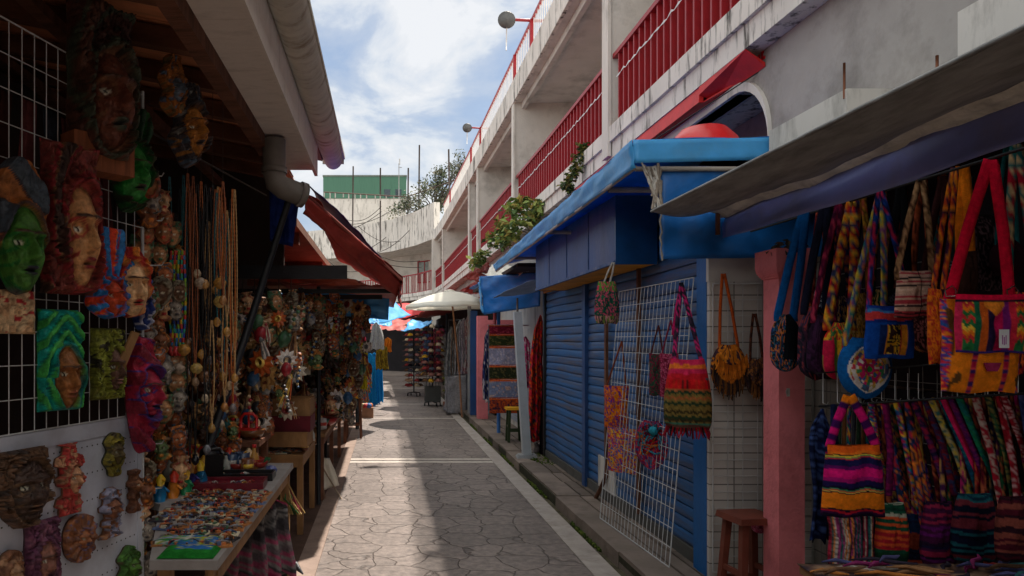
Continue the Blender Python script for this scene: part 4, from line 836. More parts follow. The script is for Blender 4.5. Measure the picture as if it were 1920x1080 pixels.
bmask('small brown three lobed carving beside the right edge of the white board', 242, 920, .08, .20, .02, turn=-.1, face=(140, 92, 60), head=((130, 84, 54), (110, 70, 46)), accent=(96, 60, 42), hdmode='noise', shape='totem', fc=(0, .3), fs=(.6, .3), depth=.05, seed=4, nu=30, nv=40)
bmask('brown carving with a white chip on the white board, left of the three lobed one', 198, 960, .14, .22, .02, turn=-.1, face=(126, 80, 56), head=((122, 78, 52), (96, 62, 44), (150, 104, 70)), accent=(130, 130, 150), hdmode='noise', shape='totem', fc=(-.1, .2), fs=(.5, .4), depth=.06, seed=6, grain=.5, nu=30, nv=40)
bmask('purple framed relief plaque at the bottom of the white board', 70, 1040, .16, .27, .02, turn=-.1, face=(128, 84, 70), head=((90, 50, 76), (110, 66, 84)), accent=(90, 48, 72), hdmode='noise', shape='rect', fc=(0, -.2), fs=(.55, .6), depth=.05, seed=43, grain=.5, nu=40, nv=50)
bmask('round brown and blue calendar carving low on the white board', 140, 1008, .17, .20, .02, turn=-.1, face=(150, 94, 60), head=((140, 90, 58), (96, 84, 100), (110, 70, 50)), accent=(80, 84, 120), hdmode='rays', rays=12, shape='oval', fc=(0, 0), fs=(.4, .4), depth=.05, seed=47, nu=40, nv=40)
bmask('small green leafy carving at the bottom right of the white board', 232, 1058, .14, .18, .02, turn=-.1, face=(96, 140, 60), head=((80, 130, 50), (110, 150, 70), (90, 80, 56)), accent=(60, 100, 40), hdmode='noise', shape='blob', fc=(0, 0), fs=(.5, .4), depth=.06, seed=49, nu=30, nv=36)
bmask('pale tan carving just entering the frame at the bottom left corner', 10, 1066, .10, .14, .02, turn=-.1, face=(170, 130, 96), head=((160, 122, 90), (130, 96, 70)), accent=(120, 80, 56), hdmode='noise', shape='oval', depth=.05, seed=51, nu=24, nv=24)

# ================================================================== mini masks and strings
MINI = []
specs = [((150, 98, 60), ((120, 74, 46), (90, 56, 38)), (170, 60, 40)), ((170, 120, 80), ((140, 96, 62), (110, 70, 46)), (60, 100, 70)), ((120, 74, 48), ((70, 46, 34), (100, 64, 44)), (190, 110, 40)),
         ((190, 150, 110), ((150, 112, 78), (120, 84, 56)), (150, 40, 40)), ((96, 66, 46), ((60, 42, 32), (84, 60, 40)), (120, 110, 90)), ((160, 90, 50), ((190, 110, 40), (120, 66, 36)), (40, 90, 110)),
         ((140, 130, 118), ((120, 112, 104), (90, 84, 80)), (60, 56, 60)), ((90, 110, 70), ((60, 90, 60), (110, 80, 50)), (190, 120, 50))]
for i, (f_, h_, a_) in enumerate(specs):
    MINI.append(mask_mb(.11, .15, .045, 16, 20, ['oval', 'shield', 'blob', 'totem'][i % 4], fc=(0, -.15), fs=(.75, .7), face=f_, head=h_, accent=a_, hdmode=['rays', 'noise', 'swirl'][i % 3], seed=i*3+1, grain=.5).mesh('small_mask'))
ORN = []
def orn_suns(c, c2):
    mb = MB()
    vs = [(0, -.012, 0)]; n = 20
    for k in range(n): a = 2*math.pi*k/n; r_ = .05 if k % 2 else .075; vs.append((r_*math.cos(a), 0, r_*math.sin(a)))
    mb.add(vs, [[0, 1+k, 1+(k+1) % n] for k in range(n)], c); mb.add([(x, y+.01, z) for x, y, z in vs], [[0, 1+(k+1) % n, 1+k] for k in range(n)], c); mb.tube([(0, -.008, 0), (0, -.02, 0)], [.03, .02], c2, 10); return mb
def orn_turtle(c, c2):
    mb = MB(); mb.tube([(0, 0, .05), (0, -.01, .03), (0, -.015, 0), (0, -.01, -.035), (0, 0, -.055)], [.006, .03, .042, .03, .004], c, 9); mb.tube([(0, -.005, .045), (0, -.01, .08)], [.012, .014], c2, 7)
    for a, b in ((.06, .04), (-.06, .04), (.05, -.05), (-.05, -.05)): mb.tube([(a*.5, 0, b*.7), (a, 0, b*1.3)], [.012, .005], c2, 6)
    return mb
def orn_bundle(c, c2):
    mb = MB()
    for k in range(9): x = random.uniform(-.02, .02); mb.tube([(x*.3, 0, .08), (x, random.uniform(-.01, .01), 0), (x*1.6, 0, -random.uniform(.05, .11))], [.003, .006, .003], c if k % 2 else c2, 5)
    mb.lathe([(.004, .06), (.016, .07), (.004, .09)], c2, 8); return mb
def orn_beads(c, c2):
    mb = MB()
    for k in range(8): mb.lathe([(.002, -.011), (.011, -.005), (.012, .004), (.002, .011)], c if k % 2 else c2, 7, (.006*math.sin(k*2), 0, .08-k*.022))
    return mb
for k, (c, c2) in enumerate((((196, 150, 90), (120, 60, 40)), ((150, 150, 150), (60, 60, 64)), ((190, 90, 40), (230, 190, 90)), ((70, 110, 80), (150, 120, 70)), ((210, 200, 180), (150, 50, 50)), ((50, 90, 130), (200, 170, 120)), ((90, 56, 40), (160, 120, 80)), ((160, 40, 50), (210, 180, 140)), ((220, 210, 200), (110, 110, 110)), ((40, 36, 36), (150, 110, 60)))):
    ORN.append([orn_suns, orn_turtle, orn_bundle, orn_beads][k % 4](c, c2).mesh('small_ornament')); ORN.append([orn_bundle, orn_beads, orn_suns, orn_turtle][k % 4](c, c2).mesh('small_ornament'))
VO = ['sun disc', 'feathery bundle', 'turtle', 'bead string', 'bundle', 'sun disc', 'bead string', 'turtle']
VC = ['tan', 'silver grey', 'orange', 'green', 'cream', 'blue', 'brown', 'red', 'white', 'black']
def ornament(loc, rz, sc, where, group):
    k = random.randrange(20); c = VC[k//2]; kd = (['sun disc', 'turtle', 'thread bundle', 'bead string'] if k % 2 == 0 else ['thread bundle', 'bead string', 'sun disc', 'turtle'])[(k//2) % 4]
    o = obj('small_ornament', ORN[k], glaze_o, None, loc, rz); o.scale = (sc, sc, sc); o.rotation_euler = (random.uniform(-.2, .2), random.uniform(-.4, .4), rz)
    return tag(o, ' '.join(('%s %s hanging %s' % (c, kd, where)).split()[:16]), 'ornament', '%s %s ornaments %s' % (c, kd, group))
glaze_o = mat('glazed_ornament', None, .35, .4, 40, .3, 60, .5)
VN = ['brown crested', 'tan notched', 'dark brown swirled', 'pale sandy', 'blackish brown', 'orange rimmed', 'stone grey', 'greenish']
def mini(loc, rz, s, label, group, k=None, name='small_mask'):
    k = random.randrange(len(MINI)) if k is None else k; me = MINI[k]; label = VN[k]+' '+label; group = VN[k]+' '+group
    o = obj(name, me, carved, None, loc, rz); o.scale = (s, s, s); o.rotation_euler = (random.uniform(-.15, .15), random.uniform(-.2, .2), rz)
    return tag(o, label, 'mask', group)
# column of tiny masks on the grid end (px 258-345)
i = 0
for col_, px0 in enumerate((272, 300, 330)):
    py = 345 if col_ == 0 else (380 if col_ == 1 else 440)
    while py < 1085:
        Y = 3.5+col_*.16; px = px0+random.uniform(-9, 9)
        if not (col_ >= 1 and py > 900): mini(W(px, py, Y+random.uniform(-.05, .05)), random.uniform(.1, .7), random.uniform(.75, 1.15), 'tiny carved mask hooked in the dense column beside the wire grid', 'tiny masks in the column at the grid end')
        py += random.uniform(26, 40)
for k in range(9):
    py = 330+k*84; Y = 3.46; x, y, z = W(266, py, Y); mb = MB(); mb.tube([(x, y, z), (x+.09, y+.02, z+.004), (x+.1, y+.02, z+.02)], .003, (200, 200, 200), 5)
    tag(obj('wire_hook', mb, metal_w), 'short white wire hook sticking out of the grid end', 'hook', 'hooks at the grid end')
# necklaces
BEAD = {'black': (26, 24, 26), 'brown': (150, 82, 44), 'orange': (196, 110, 50), 'gold': (190, 150, 100), 'teal': (40, 110, 120), 'multi': None}
def necklace(px, pt, pb, Y, kind, pend, label, group, w=.012, r=.0045, px2=None):
    t = thing('necklace', label, 'necklace', W(px, pt, Y), 0, group); z0 = 0; z1 = -(pb-pt)*Y/F
    dx = ((px2 or px)-px)*Y/F
    mb = MB(); n = int(-z1/.012)
    for s_ in (-1, 1):
        pts_ = []; 
        for q_ in range(n+1):
            f = q_/n; pts_.append((dx*f+s_*w*math.sin(min(1, f*1.1)*math.pi)*1.0+s_*.002, .004*math.sin(f*9+s_), z1*f))
        rr_ = [r*(.72+.4*(q_ % 2)) for q_ in range(n+1)]
        if kind == 'multi':
            for q_ in range(0, n, 2): mb.tube(pts_[q_:q_+3], rr_[q_:q_+3], random.choice([(30, 110, 170), (120, 160, 30), (190, 50, 40), (210, 170, 30), (40, 60, 150), (40, 150, 120)]), 5, False)
        else: mb.tube(pts_, rr_, BEAD[kind], 5)
    obj('bead_strand', mb, mat('beads', None, .35, .3, 60, .2, 90, .5), t)
    if pend:
        mb = MB(); mb.lathe([(.002, .02), (.012, .012), (.022, -.006), (.02, -.02), (.008, -.034), (.001, -.036)], pend, 9, (dx, 0, z1)); obj('pendant', mb, mat('pendant_stone', None, .25, .5, 50, .3, 60, .6), t)
    return t
gN = 'necklaces hanging from the roof rail'
for px, pt, pb, kd, pe in ((352, 325, 640, 'brown', (120, 80, 50)), (362, 330, 655, 'brown', (150, 96, 60)), (370, 345, 510, 'black', (200, 180, 150)), (377, 340, 700, 'orange', (150, 120, 110)), (385, 345, 530, 'black', (190, 140, 80)), (392, 350, 640, 'black', (90, 84, 80)), (399, 345, 700, 'black', (60, 50, 46)), (404, 355, 540, 'brown', (200, 150, 90)),
                            (409, 350, 560, 'gold', (220, 180, 110)), (413, 352, 525, 'orange', (220, 170, 90)), (418, 340, 560, 'brown', (170, 120, 70)), (346, 350, 600, 'teal', (60, 130, 120)), (356, 500, 880, 'black', None), (366, 520, 860, 'black', (40, 40, 44)), (388, 560, 840, 'black', (120, 120, 124)), (397, 600, 800, 'gold', (160, 120, 60)), (421, 560, 760, 'gold', (180, 120, 60)), (430, 520, 720, 'brown', (190, 160, 120))):
    necklace(px, pt, pb, 3.9+random.uniform(-.15, .15), kd, pe, 'long %s bead necklace dangling in the bunch left of the black diagonal pole' % {'gold': 'golden'}.get(kd, kd), gN+' '+kd)
for px in (322, 330, 337, 343): necklace(px, 470, 655, 3.8, 'multi', (200, 60, 60), 'multicoloured beaded strap hanging left of the black necklaces', 'multicoloured bead straps', r=.008)
for px in (374, 380, 390, 396, 402): necklace(px, 360+random.randint(0, 20), 640+random.randint(-20, 60), 4.05, 'black', None, 'thick black cord hanging behind the bead necklaces', 'black cords behind the necklaces', r=.011)
for k in range(34):
    px = 318+k*3.7; pt = random.uniform(325, 420); kd = random.choice(['black', 'brown', 'gold', 'orange', 'black', 'brown', 'teal'])
    necklace(px, pt, pt+random.uniform(160, 420), 3.95+random.uniform(-.2, .45), kd, random.choice([(200, 180, 150), (150, 120, 90), (190, 140, 70), (120, 110, 110)]), 'long %s bead necklace in the deeper layer of the hanging bunch' % {'gold': 'golden'}.get(kd, kd), 'deeper %s necklaces' % kd, r=.004)
mb = MB(); mb.tube([(-1.15, 3.3, 2.6), (-.82, 4.9, 2.6)], .006, (60, 50, 44), 5)
for px, py in ((352, 325), (377, 340), (399, 345), (418, 340)):
    p = W(px, py, 3.95); mb.tube([p, (p[0], p[1], 3.1)], .0015, (70, 64, 60), 4)
tag(obj('necklace_rail', mb, plain), 'thin rail and strings below the roof rafters holding the necklaces', 'rail')
for k, (px, py, Y) in enumerate(((376, 530, 3.85), (412, 530, 3.85), (412, 565, 3.86), (290, 665, 3.7), (335, 690, 3.8), (345, 655, 3.8), (368, 690, 3.85), (382, 705, 3.9))):
    mb = MB(); mb.lathe([(.002, .03), (.02, .024), (.036, .004), (.032, -.016), (.012, -.034), (.002, -.036)], [(170, 150, 130), (180, 130, 60), (190, 160, 90), (130, 90, 60)][k % 4], 10)
    tag(obj('glass_ornament', mb, mat('pendant_stone'), None, W(px, py, Y)), 'shiny round ornament hanging at the end of the necklace bunch', 'ornament', 'round ornaments among the necklaces')

# hanging clusters of masks and leather goods in the middle distance
def cluster(x0, x1, y0, y1, Ya, Yb, n, label, group, s0=.8, s1=1.4, ks=None):
    s0 *= .72; s1 *= .72; where = label.split(' ', 1)[1]; where = where[where.index('hanging')+8:] if 'hanging' in where else where.replace('carved mask ', '')
    for q_ in range(int(n*.95)):
        px = random.uniform(x0, x1); py = random.uniform(y0, y1); Y = random.uniform(Ya-.15, Yb-.1); ornament(W(px, py, Y), random.uniform(-.6, .8), random.uniform(s0, s1)*1.15, 'in the mass at '+where if not where.startswith(('in', 'high', 'deep', 'low', 'over', 'behind')) else where, group)
    for q_ in range(n):
        px = random.uniform(x0, x1); py = random.uniform(y0, y1); Y = random.uniform(Ya, Yb)
        mini(W(px, py, Y), random.uniform(-.6, .8), random.uniform(s0, s1), label, group, None if ks is None else random.choice(ks))
cluster(428, 560, 560, 770, 5.2, 6.2, 70, 'carved mask hanging in the cluster right of the black pole', 'masks hanging right of the black pole', 1.0, 1.7)
cluster(560, 640, 555, 660, 7.2, 8.0, 34, 'carved mask hanging high above the red shirts', 'masks hanging above the red shirts', 1.0, 1.6)
cluster(640, 690, 565, 700, 8.4, 9.0, 20, 'carved mask in the bunch nearest the alley under the beam', 'dark masks hanging nearest the alley', 1.1, 1.9, [2, 4, 0])
for k, x in enumerate(np.linspace(432, 682, 12)):
    Y = 5.7 if x < 560 else (7.6 if x < 640 else 8.6); p = W(x, 548, Y); q_ = W(x, 700, Y); mb = MB(); mb.tube([(p[0], p[1], 2.10), (q_[0], q_[1], q_[2])], .004, (70, 60, 50), 4)
    tag(obj('mask_line', mb, plain), 'thin vertical cord threading the hanging masks', 'cord', 'cords threading the hanging masks')
for k in range(9):
    u_ = random.uniform(505, 600); mb = MB(); c = random.choice([(214, 130, 30), (200, 110, 40), (190, 150, 60)])
    mb.tube([(0, 0, .05), (.02, 0, 0), (-.01, 0, -.06), (.015, 0, -.12)], [.008, .016, .014, .003], c, 6); mb.tube([(0, 0, -.02), (.05, 0, -.07)], [.012, .004], c, 6); mb.tube([(0, 0, 0), (-.05, 0, .03)], [.012, .004], c, 6)
    tag(obj('carved_lizard', mb, plain, None, W(u_+20, random.uniform(552, 585), 7.1), random.uniform(-.5, .5)), 'small orange carved lizard hanging under the black beam', 'carving', 'orange lizards under the beam')

# ================================================================== folded and hanging garments
def garment(w, h, cfn, shoulders=.55, flare=1.0, folds=5, amp=.03, seed=0, nu=26, nv=34):
    u, v = np.meshgrid(np.linspace(-1, 1, nu), np.linspace(0, 1, nv))
    hw_ = (shoulders+(flare-shoulders)*np.clip(v*1.0, 0, 1)**.7)*w/2*np.clip(.25+v*7, 0, 1)
    x = u*hw_+.01*np.sin(v*7+seed); y = amp*np.sin(u*folds*math.pi+seed+v)*np.clip(v*2, .2, 1)+amp*.6*(vn(u*4, v*3, seed)-.5)
    z = -v*h-.02*np.abs(u)*(v < .2)+.015*np.sin(u*9+seed)*(v == 1)
    mb = MB(); mb.grid(x, y, z, np.clip(cfn(u, v), 0, 1)); return mb
def solidc(c, n=.25, s=0): return lambda u, v: lin(c)*(1+n*(vn(u*5, v*8, s)-.5))[..., None]
def floral(cols, sc=6, s=0, ar=1.): return lambda u, v: pick(np.floor(vn(u*sc, v*sc*ar, s)*2.2*len(cols))+np.floor(vn(u*sc*2.3, v*sc*2.3*ar, s+4)*2), cols)*(1+.3*(vn(u*20, v*20, s)-.5))[..., None]
def stripes(cols, n, wob=.0, s=0, ax='v'):
    def f(u, v):
        t = (v if ax == 'v' else u*.5+.5)+wob*(vn(u*3, v*3, s)-.5)
        return pick(np.floor(hsh(np.floor(t*n), 3, s)*len(cols)*.999), cols)*(1+.25*(vn(u*30, v*40, s)-.5))[..., None]
    return f
def hang(name, label, cat, px, py, Y, mb, m=cloth, rz=0, group=None, rod=True):
    return tag(obj(name, mb, m, None, W(px, py, Y), rz, solid=.004), label, cat, group)
hang('hanging_shirt', 'dark wine red shirt hanging in the souvenir stall', 'shirt', 562, 612, 7.4, garment(.30, .34, solidc((96, 16, 24)), seed=1))
hang('hanging_shirt', 'bright crimson shirt hanging just right of the dark wine one', 'shirt', 584, 622, 7.0, garment(.16, .29, solidc((200, 14, 44)), seed=2))
t = thing('framed_picture', 'small cream picture of a brown turtle propped above the wooden crates', 'picture', W(561, 688, 7.0))
obj('board', MB().box(-.11, .11, 0, .01, -.075, .075, (200, 190, 172)), plain, t); obj('frame', MB().box(-.118, .118, .003, .014, .075, .083).box(-.118, .118, .003, .014, -.083, -.075).box(-.118, -.11, .003, .014, -.075, .075).box(.11, .118, .003, .014, -.075, .075), blackm, t)
mb = MB(); mb.tube([(-.06, -.002, -.02), (-.03, -.004, .005), (0, -.005, .02), (.03, -.004, .01), (.07, -.002, -.03)], [.005, .022, .028, .02, .004], (140, 90, 40), 8); obj('turtle_relief', mb, plain, t)
t = thing('white_hanging_shirt', 'plain white shirt hanging at the end of the left stalls beside the alley', 'shirt', W(706, 603, 15))
obj('cloth_body', garment(.32, .58, solidc((200, 200, 196), .1), .35, 1.1, 3, .03, 4), cloth, t, solid=.004)
mb = MB(); mb.tube([(-.12, 0, -.03), (0, 0, .02), (.12, 0, -.03)], .006, (60, 60, 60), 5); mb.tube([(0, 0, .02), (0, 0, .4)], .004, (60, 60, 60), 5); obj('hanger', mb, plain, t)
for k, (px, w_) in enumerate(((694, .16), (701, .18), (708, .18))):
    hang('blue_towel', ['bright blue towel hanging nearest the stool, first of three', 'bright blue towel in the middle of the three', 'bright blue towel nearest the white hanging shirt side, last of three'][k], 'towel', px, 662-k, 17.5+k*.6, garment(w_*1.6, 1.3, solidc((30, 130, 190), .2, k), .9, 1, 3, .04, k), group='blue towels at the left stall end')
hang('yellow_scarf', 'yellow green scarf draped on the dark post by the white shirt', 'scarf', 682, 640, 13.5, garment(.16, .9, solidc((190, 176, 40)), .8, .9, 3, .03, 5))
hang('orange_bag_row', 'small orange cloth pouch hanging behind the white shirt', 'pouch', 727, 632, 20, garment(.22, .42, solidc((200, 110, 30)), .8, 1, 3, .03, 6))
hang('brown_scarf', 'olive brown patterned scarf below the white shirt', 'scarf', 716, 645, 17, garment(.3, .6, floral([(120, 96, 30), (90, 70, 30), (150, 130, 40)], 6, 2), .8, 1, 3, .04, 7))
mb = MB(); mb.tube([(0, 0, 0), (0, 0, 2.2)], .035, (40, 36, 34), 8); x, y, z = W(670, 700, 13.2); tag(obj('stall_post', mb, blackm, None, (x, y, 0)), 'dark upright post beside the yellow topped stool', 'post')
for k, (px, Y, h_) in enumerate(((607, 7.1, 2.15), (618, 9.2, 2.2))):
    mb = MB(); mb.tube([(0, 0, 0), (0, 0, h_)], .02, (40, 36, 34), 8); x = W(px, 0, Y)[0]; tag(obj('stall_post', mb, blackm, None, (x-.05, Y, 0)), ['thin dark post rising behind the second table', 'thin dark post rising behind the long far table'][k], 'post')
mb = MB(); mb.box(-1.3, -.62, 15.8, 15.85, .2, 2.2, (190, 192, 190))
for z in np.arange(.3, 2.2, .14): mb.box(-1.3, -.62, 15.785, 15.8, z, z+.015, (150, 150, 150))
tag(obj('white_shutter', mb, plain), 'pale closed shutter at the back of the left stalls', 'shutter')

# ================================================================== tables
def table(label, x0, x1, y0, y1, z, top, leg, legs, th=.035, lw=.05, name='market_table', apron=True):
    cx_, cy_ = (x0+x1)/2, (y0+y1)/2; t = thing(name, label, 'table', (cx_, cy_, 0))
    hx, hy = (x1-x0)/2, (y1-y0)/2
    obj('table_top', MB().box(-hx, hx, -hy, hy, z-th, z), top, t)
    for lx, ly in legs:
        obj('leg', MB().box(lx-cx_-lw/2, lx-cx_+lw/2, ly-cy_-lw/2, ly-cy_+lw/2, 0, z-th-.001), leg, t)
    if apron:
        obj('apron', MB().box(hx-.03, hx-.008, -hy+.01, hy-.01, z-th-.07, z-th-.001).box(-hx+.02, hx-.035, -hy+.008, -hy+.03, z-th-.07, z-th-.001), leg, t)
    return t
clothw = mat('white_table_sheet', (150, 145, 142), .7, .15, 6, .3, 20, .3, dirt=(120, 110, 104), dscale=5, damt=.5)
ft = thing('market_table', 'long front table under a grubby white sheet covered with flat souvenirs', 'table', (-.9, 3.7, 0)); LF = -Vector(ft.location)
mb = MB(); poly = [(-.87, 2.64), (-.62, 2.64), (-.62, 4.78), (-1.7, 4.78), (-1.7, 4.0), (-1.12, 3.56)]; n_ = len(poly)
mb.add([(x, y, .765) for x, y in poly]+[(x, y, .80) for x, y in poly], [list(range(n_))[::-1], [n_+i for i in range(n_)]]+[[i, (i+1) % n_, n_+(i+1) % n_, n_+i] for i in range(n_)]); o = obj('table_top', mb, clothw, ft); o.location = LF
for lx, ly in ((-.66, 2.74), (-.66, 4.7), (-1.6, 4.7), (-.84, 2.74)): o = obj('leg', MB().box(lx-.025, lx+.025, ly-.025, ly+.025, 0, .764), wood, ft); o.location = LF
o = obj('apron', MB().box(-.66, -.64, 2.66, 4.76, .69, .764), wood, ft); o.location = LF
table('low wooden table with visible square legs and the stacked boxes', -1.5, -.69, 5.95, 7.0, .67, wood, wood, [(-.72, 6.0), (-.72, 6.95), (-1.4, 6.0), (-1.4, 6.95)])
table('long dark table running back along the kerb beyond the stacked boxes', -1.5, -.62, 7.25, 11.6, .68, wood, woodd, [(-.66, 7.3), (-.66, 8.6), (-.66, 10.0), (-.66, 11.4)], lw=.045)
# crates
def crate(px, py0, py1, Y, w, d, m, label):
    t = thing('souvenir_box', label, 'box', (W(px, py1, Y)[0], Y, W(px, py1, Y)[2]), random.uniform(-.04, .04)); h = (py1-py0)*Y/F
    obj('box_wall', MB().box(-w/2, w/2, -d/2, -d/2+.012, 0, h).box(-w/2, w/2, d/2-.012, d/2, 0, h).box(-w/2, -w/2+.012, -d/2+.0125, d/2-.0125, 0, h).box(w/2-.012, w/2, -d/2+.0125, d/2-.0125, 0, h-.001).box(-w/2+.012, w/2-.012, -d/2+.012, d/2-.012, .003, h*.55), m, t)
    obj('lid_edge', MB().box(-w/2-.003, w/2+.003, -d/2-.003, -d/2-.0005, h-.012, h+.003), m, t); return t
maroon = mat('maroon_box', (96, 14, 30), .6, .3, 9, .2, 50, .3)
crate(541, 806, 833, 6.15, .37, .34, wood, 'plain wooden box at the bottom of the stack on the low table')
crate(543, 777, 805, 6.2, .40, .36, maroon, 'maroon box in the middle of the stack on the low table')
crate(546, 745, 776, 6.25, .37, .36, wood, 'plain wooden box on top of the stack on the low table')
# items
def lath(prof, c, n=12): return MB().lathe(prof, c, n)
ITM = {}
def figurine_mb(c1, c2):
    mb = MB(); mb.tube([(0, 0, 0), (0, 0, .03), (0, 0, .07)], [.022, .03, .018], c1, 8); mb.tube([(0, -.005, .07), (0, -.008, .1), (0, -.006, .12)], [.015, .022, .006], c2, 8)
    mb.tube([(.015, 0, .06), (.035, -.02, .04)], [.009, .005], c1, 5); mb.tube([(-.015, 0, .06), (-.035, -.02, .04)], [.009, .005], c1, 5); mb.tube([(0, -.02, .1), (0, -.045, .095)], [.008, .002], (220, 160, 40), 5); return mb
def mug_mb(c, c2):
    mb = MB(); mb.lathe([(.036, 0), (.038, .01), (.038, .085), (.034, .085), (.033, .015)], c, 14); mb.tube([(.036, 0, .07), (.058, 0, .062), (.06, 0, .035), (.036, 0, .022)], .006, c, 6); mb.lathe([(.0388, .03), (.0392, .04), (.0388, .055)], c2, 14); return mb
def bowl_mb(c): return MB().lathe([(.025, 0), (.05, .015), (.065, .045), (.06, .045), (.03, .018)], c, 16)
def bottle_mb(c, c2): return MB().lathe([(.024, 0), (.026, .01), (.025, .06), (.01, .085), (.009, .11)], c, 10).lathe([(.0115, .105), (.0115, .12), (.002, .121)], c2, 8)
for k, (a, b) in enumerate((((30, 120, 170), (230, 190, 50)), ((220, 130, 40), (200, 60, 40)), ((40, 140, 90), (220, 170, 60)), ((150, 40, 40), (230, 200, 160)), ((60, 60, 130), (200, 140, 60)))): ITM['fig%d' % k] = (figurine_mb(a, b).mesh('figurine'), 'figurine', 'figurine')
for k, (a, b) in enumerate((((200, 190, 180), (190, 60, 40)), ((30, 110, 60), (200, 150, 40)), ((40, 60, 90), (180, 170, 160)), ((120, 70, 40), (220, 180, 60)))): ITM['mug%d' % k] = (mug_mb(a, b).mesh('mug'), 'mug', 'mug')
for k, a in enumerate(((24, 100, 60), (150, 40, 30), (120, 76, 44))): ITM['bowl%d' % k] = (bowl_mb(a).mesh('bowl'), 'bowl', 'bowl')
for k, (a, b) in enumerate((((180, 130, 60), (200, 40, 40)), ((60, 130, 130), (230, 200, 60)), ((170, 170, 160), (40, 40, 40)))): ITM['bot%d' % k] = (bottle_mb(a, b).mesh('bottle'), 'bottle', 'bottle')
glaze = mat('glazed_paint', None, .3, .3, 30, .15, 60, .5)
def item(k, x, y, z, label, group, s=1, rz=None):
    me, nm, cat = ITM[k]; o = obj(nm, me, glaze, None, (x, y, z), random.uniform(0, 6.28) if rz is None else rz); o.scale = (s, s, s); return tag(o, label, cat, group)
# row of bright animal figurines near the column of masks
for k in range(12): item('fig%d' % (k % 5), -1.14+.035*(k % 3)+k*.006, 3.62+k*.085, .80, 'small bright painted bird figurine in the row at the left of the front table', 'figurines in a row on the front table', 1.15)
for k in range(26):
    a = random.choice(['mug0', 'mug1', 'mug2', 'mug3', 'bot0', 'bot1', 'bot2', 'bowl0', 'bowl1', 'fig1', 'fig2', 'fig3'])
    item(a, random.uniform(-1.25, -.78), random.uniform(4.35, 4.68), .80, 'small painted %s crowded at the back of the front table' % ITM[a][1], 'small %s pieces at the back of the front table' % ITM[a][1], random.uniform(.9, 1.3))
for k in range(22):
    a = random.choice(['fig1', 'fig3', 'bot0', 'bowl2', 'mug3', 'bot2']); item(a, random.uniform(-1.5, -1.12), random.uniform(3.9, 4.6), .80, 'small painted %s in the shade at the far left of the front table' % ITM[a][1], 'small %s pieces at the far left of the front table' % ITM[a][1], random.uniform(1, 1.5))
# shelf step behind front table with green pots and red piece
table('narrow dark shelf of pots and toys behind the front table', -1.7, -.86, 4.85, 5.35, .93, woodd, woodd, [(-.9, 4.9), (-1.6, 4.9), (-.9, 5.3)], apron=False, name='display_shelf')
for k in range(34):
    a = random.choice(['mug0', 'mug1', 'mug1', 'mug3', 'bot0', 'bot1', 'bowl0', 'bowl0', 'bowl1', 'fig0', 'fig2', 'fig3', 'bowl2'])
    item(a, random.uniform(-1.5, -.89), random.uniform(4.88, 5.32), .93, 'small painted %s on the dark shelf behind the front table' % ITM[a][1], 'small %s pieces on the dark shelf' % ITM[a][1], random.uniform(1, 1.5))
t = thing('toy_chair', 'shiny red toy chair with loop back on the dark shelf', 'toy', (W(464, 825, 5.0)[0], 5.0, .93))
obj('seat', MB().box(-.06, .06, -.05, .05, .05, .07, (200, 24, 20)), glaze, t)
obj('backrest', MB().tube([(-.055, .045, .07), (-.055, .045, .14), (-.03, .045, .17), (.03, .045, .17), (.055, .045, .14), (.055, .045, .07)], .011, (200, 24, 20), 8).tube([(0, .045, .07), (0, .045, .17)], .008, (200, 24, 20), 6), glaze, t)
for sx_ in (-1, 1):
    for sy_ in (-1, 1): obj('leg', MB().tube([(sx_*.05, sy_*.04, 0), (sx_*.05, sy_*.04, .05)], .008, (200, 24, 20), 6), glaze, t)
# flat things: magnets, cards, textiles on front table
FL = []; ORD = ['first', 'second', 'third', 'fourth', 'fifth', 'sixth', 'seventh', 'eighth', 'ninth', 'tenth', 'eleventh', 'twelfth', 'thirteenth']
pal = [(150, 146, 142), (150, 150, 156), (60, 60, 70), (170, 110, 60), (200, 120, 70), (90, 110, 150), (120, 90, 70), (40, 40, 44), (170, 60, 50), (210, 200, 170), (80, 120, 90)]
for k in range(10):
    rg = random.Random(k); mb = MB(); c = rg.choice(pal)
    mb.box(-.05, .05, -.035, .035, 0, .006, c)
    for q_ in range(5):
        x0 = rg.uniform(-.045, .02); y0 = rg.uniform(-.03, .01); mb.box(x0, x0+rg.uniform(.01, .03), y0, y0+rg.uniform(.006, .02), .006, .009+.002*q_, rg.choice(pal))
    mb.tube([(-.04, .0, .012), (0, .012, .016), (.04, -.01, .012)], .004, rg.choice(pal), 5); FL.append(mb.mesh('flat_souvenir'))
for j in range(13):
    for i_ in range(7):
        y = 2.84+j*.080+random.uniform(-.012, .012); x = -.645-i_*.062+random.uniform(-.01, .01)
        if x < -.84-(y-2.64)*.33 and y < 3.6: continue
        o = obj('flat_souvenir', random.choice(FL), glaze, None, (x, y, .8005+.0008*(i_ % 3)), random.uniform(-.4, .4)+1.2*(i_ % 2)); o.scale = (.72, .95, 1.2)
        tag(o, 'flat painted souvenir, %s from the outer edge in the %s row of the front table' % (ORD[i_], ORD[j]), 'souvenir', 'flat souvenirs on the front table')
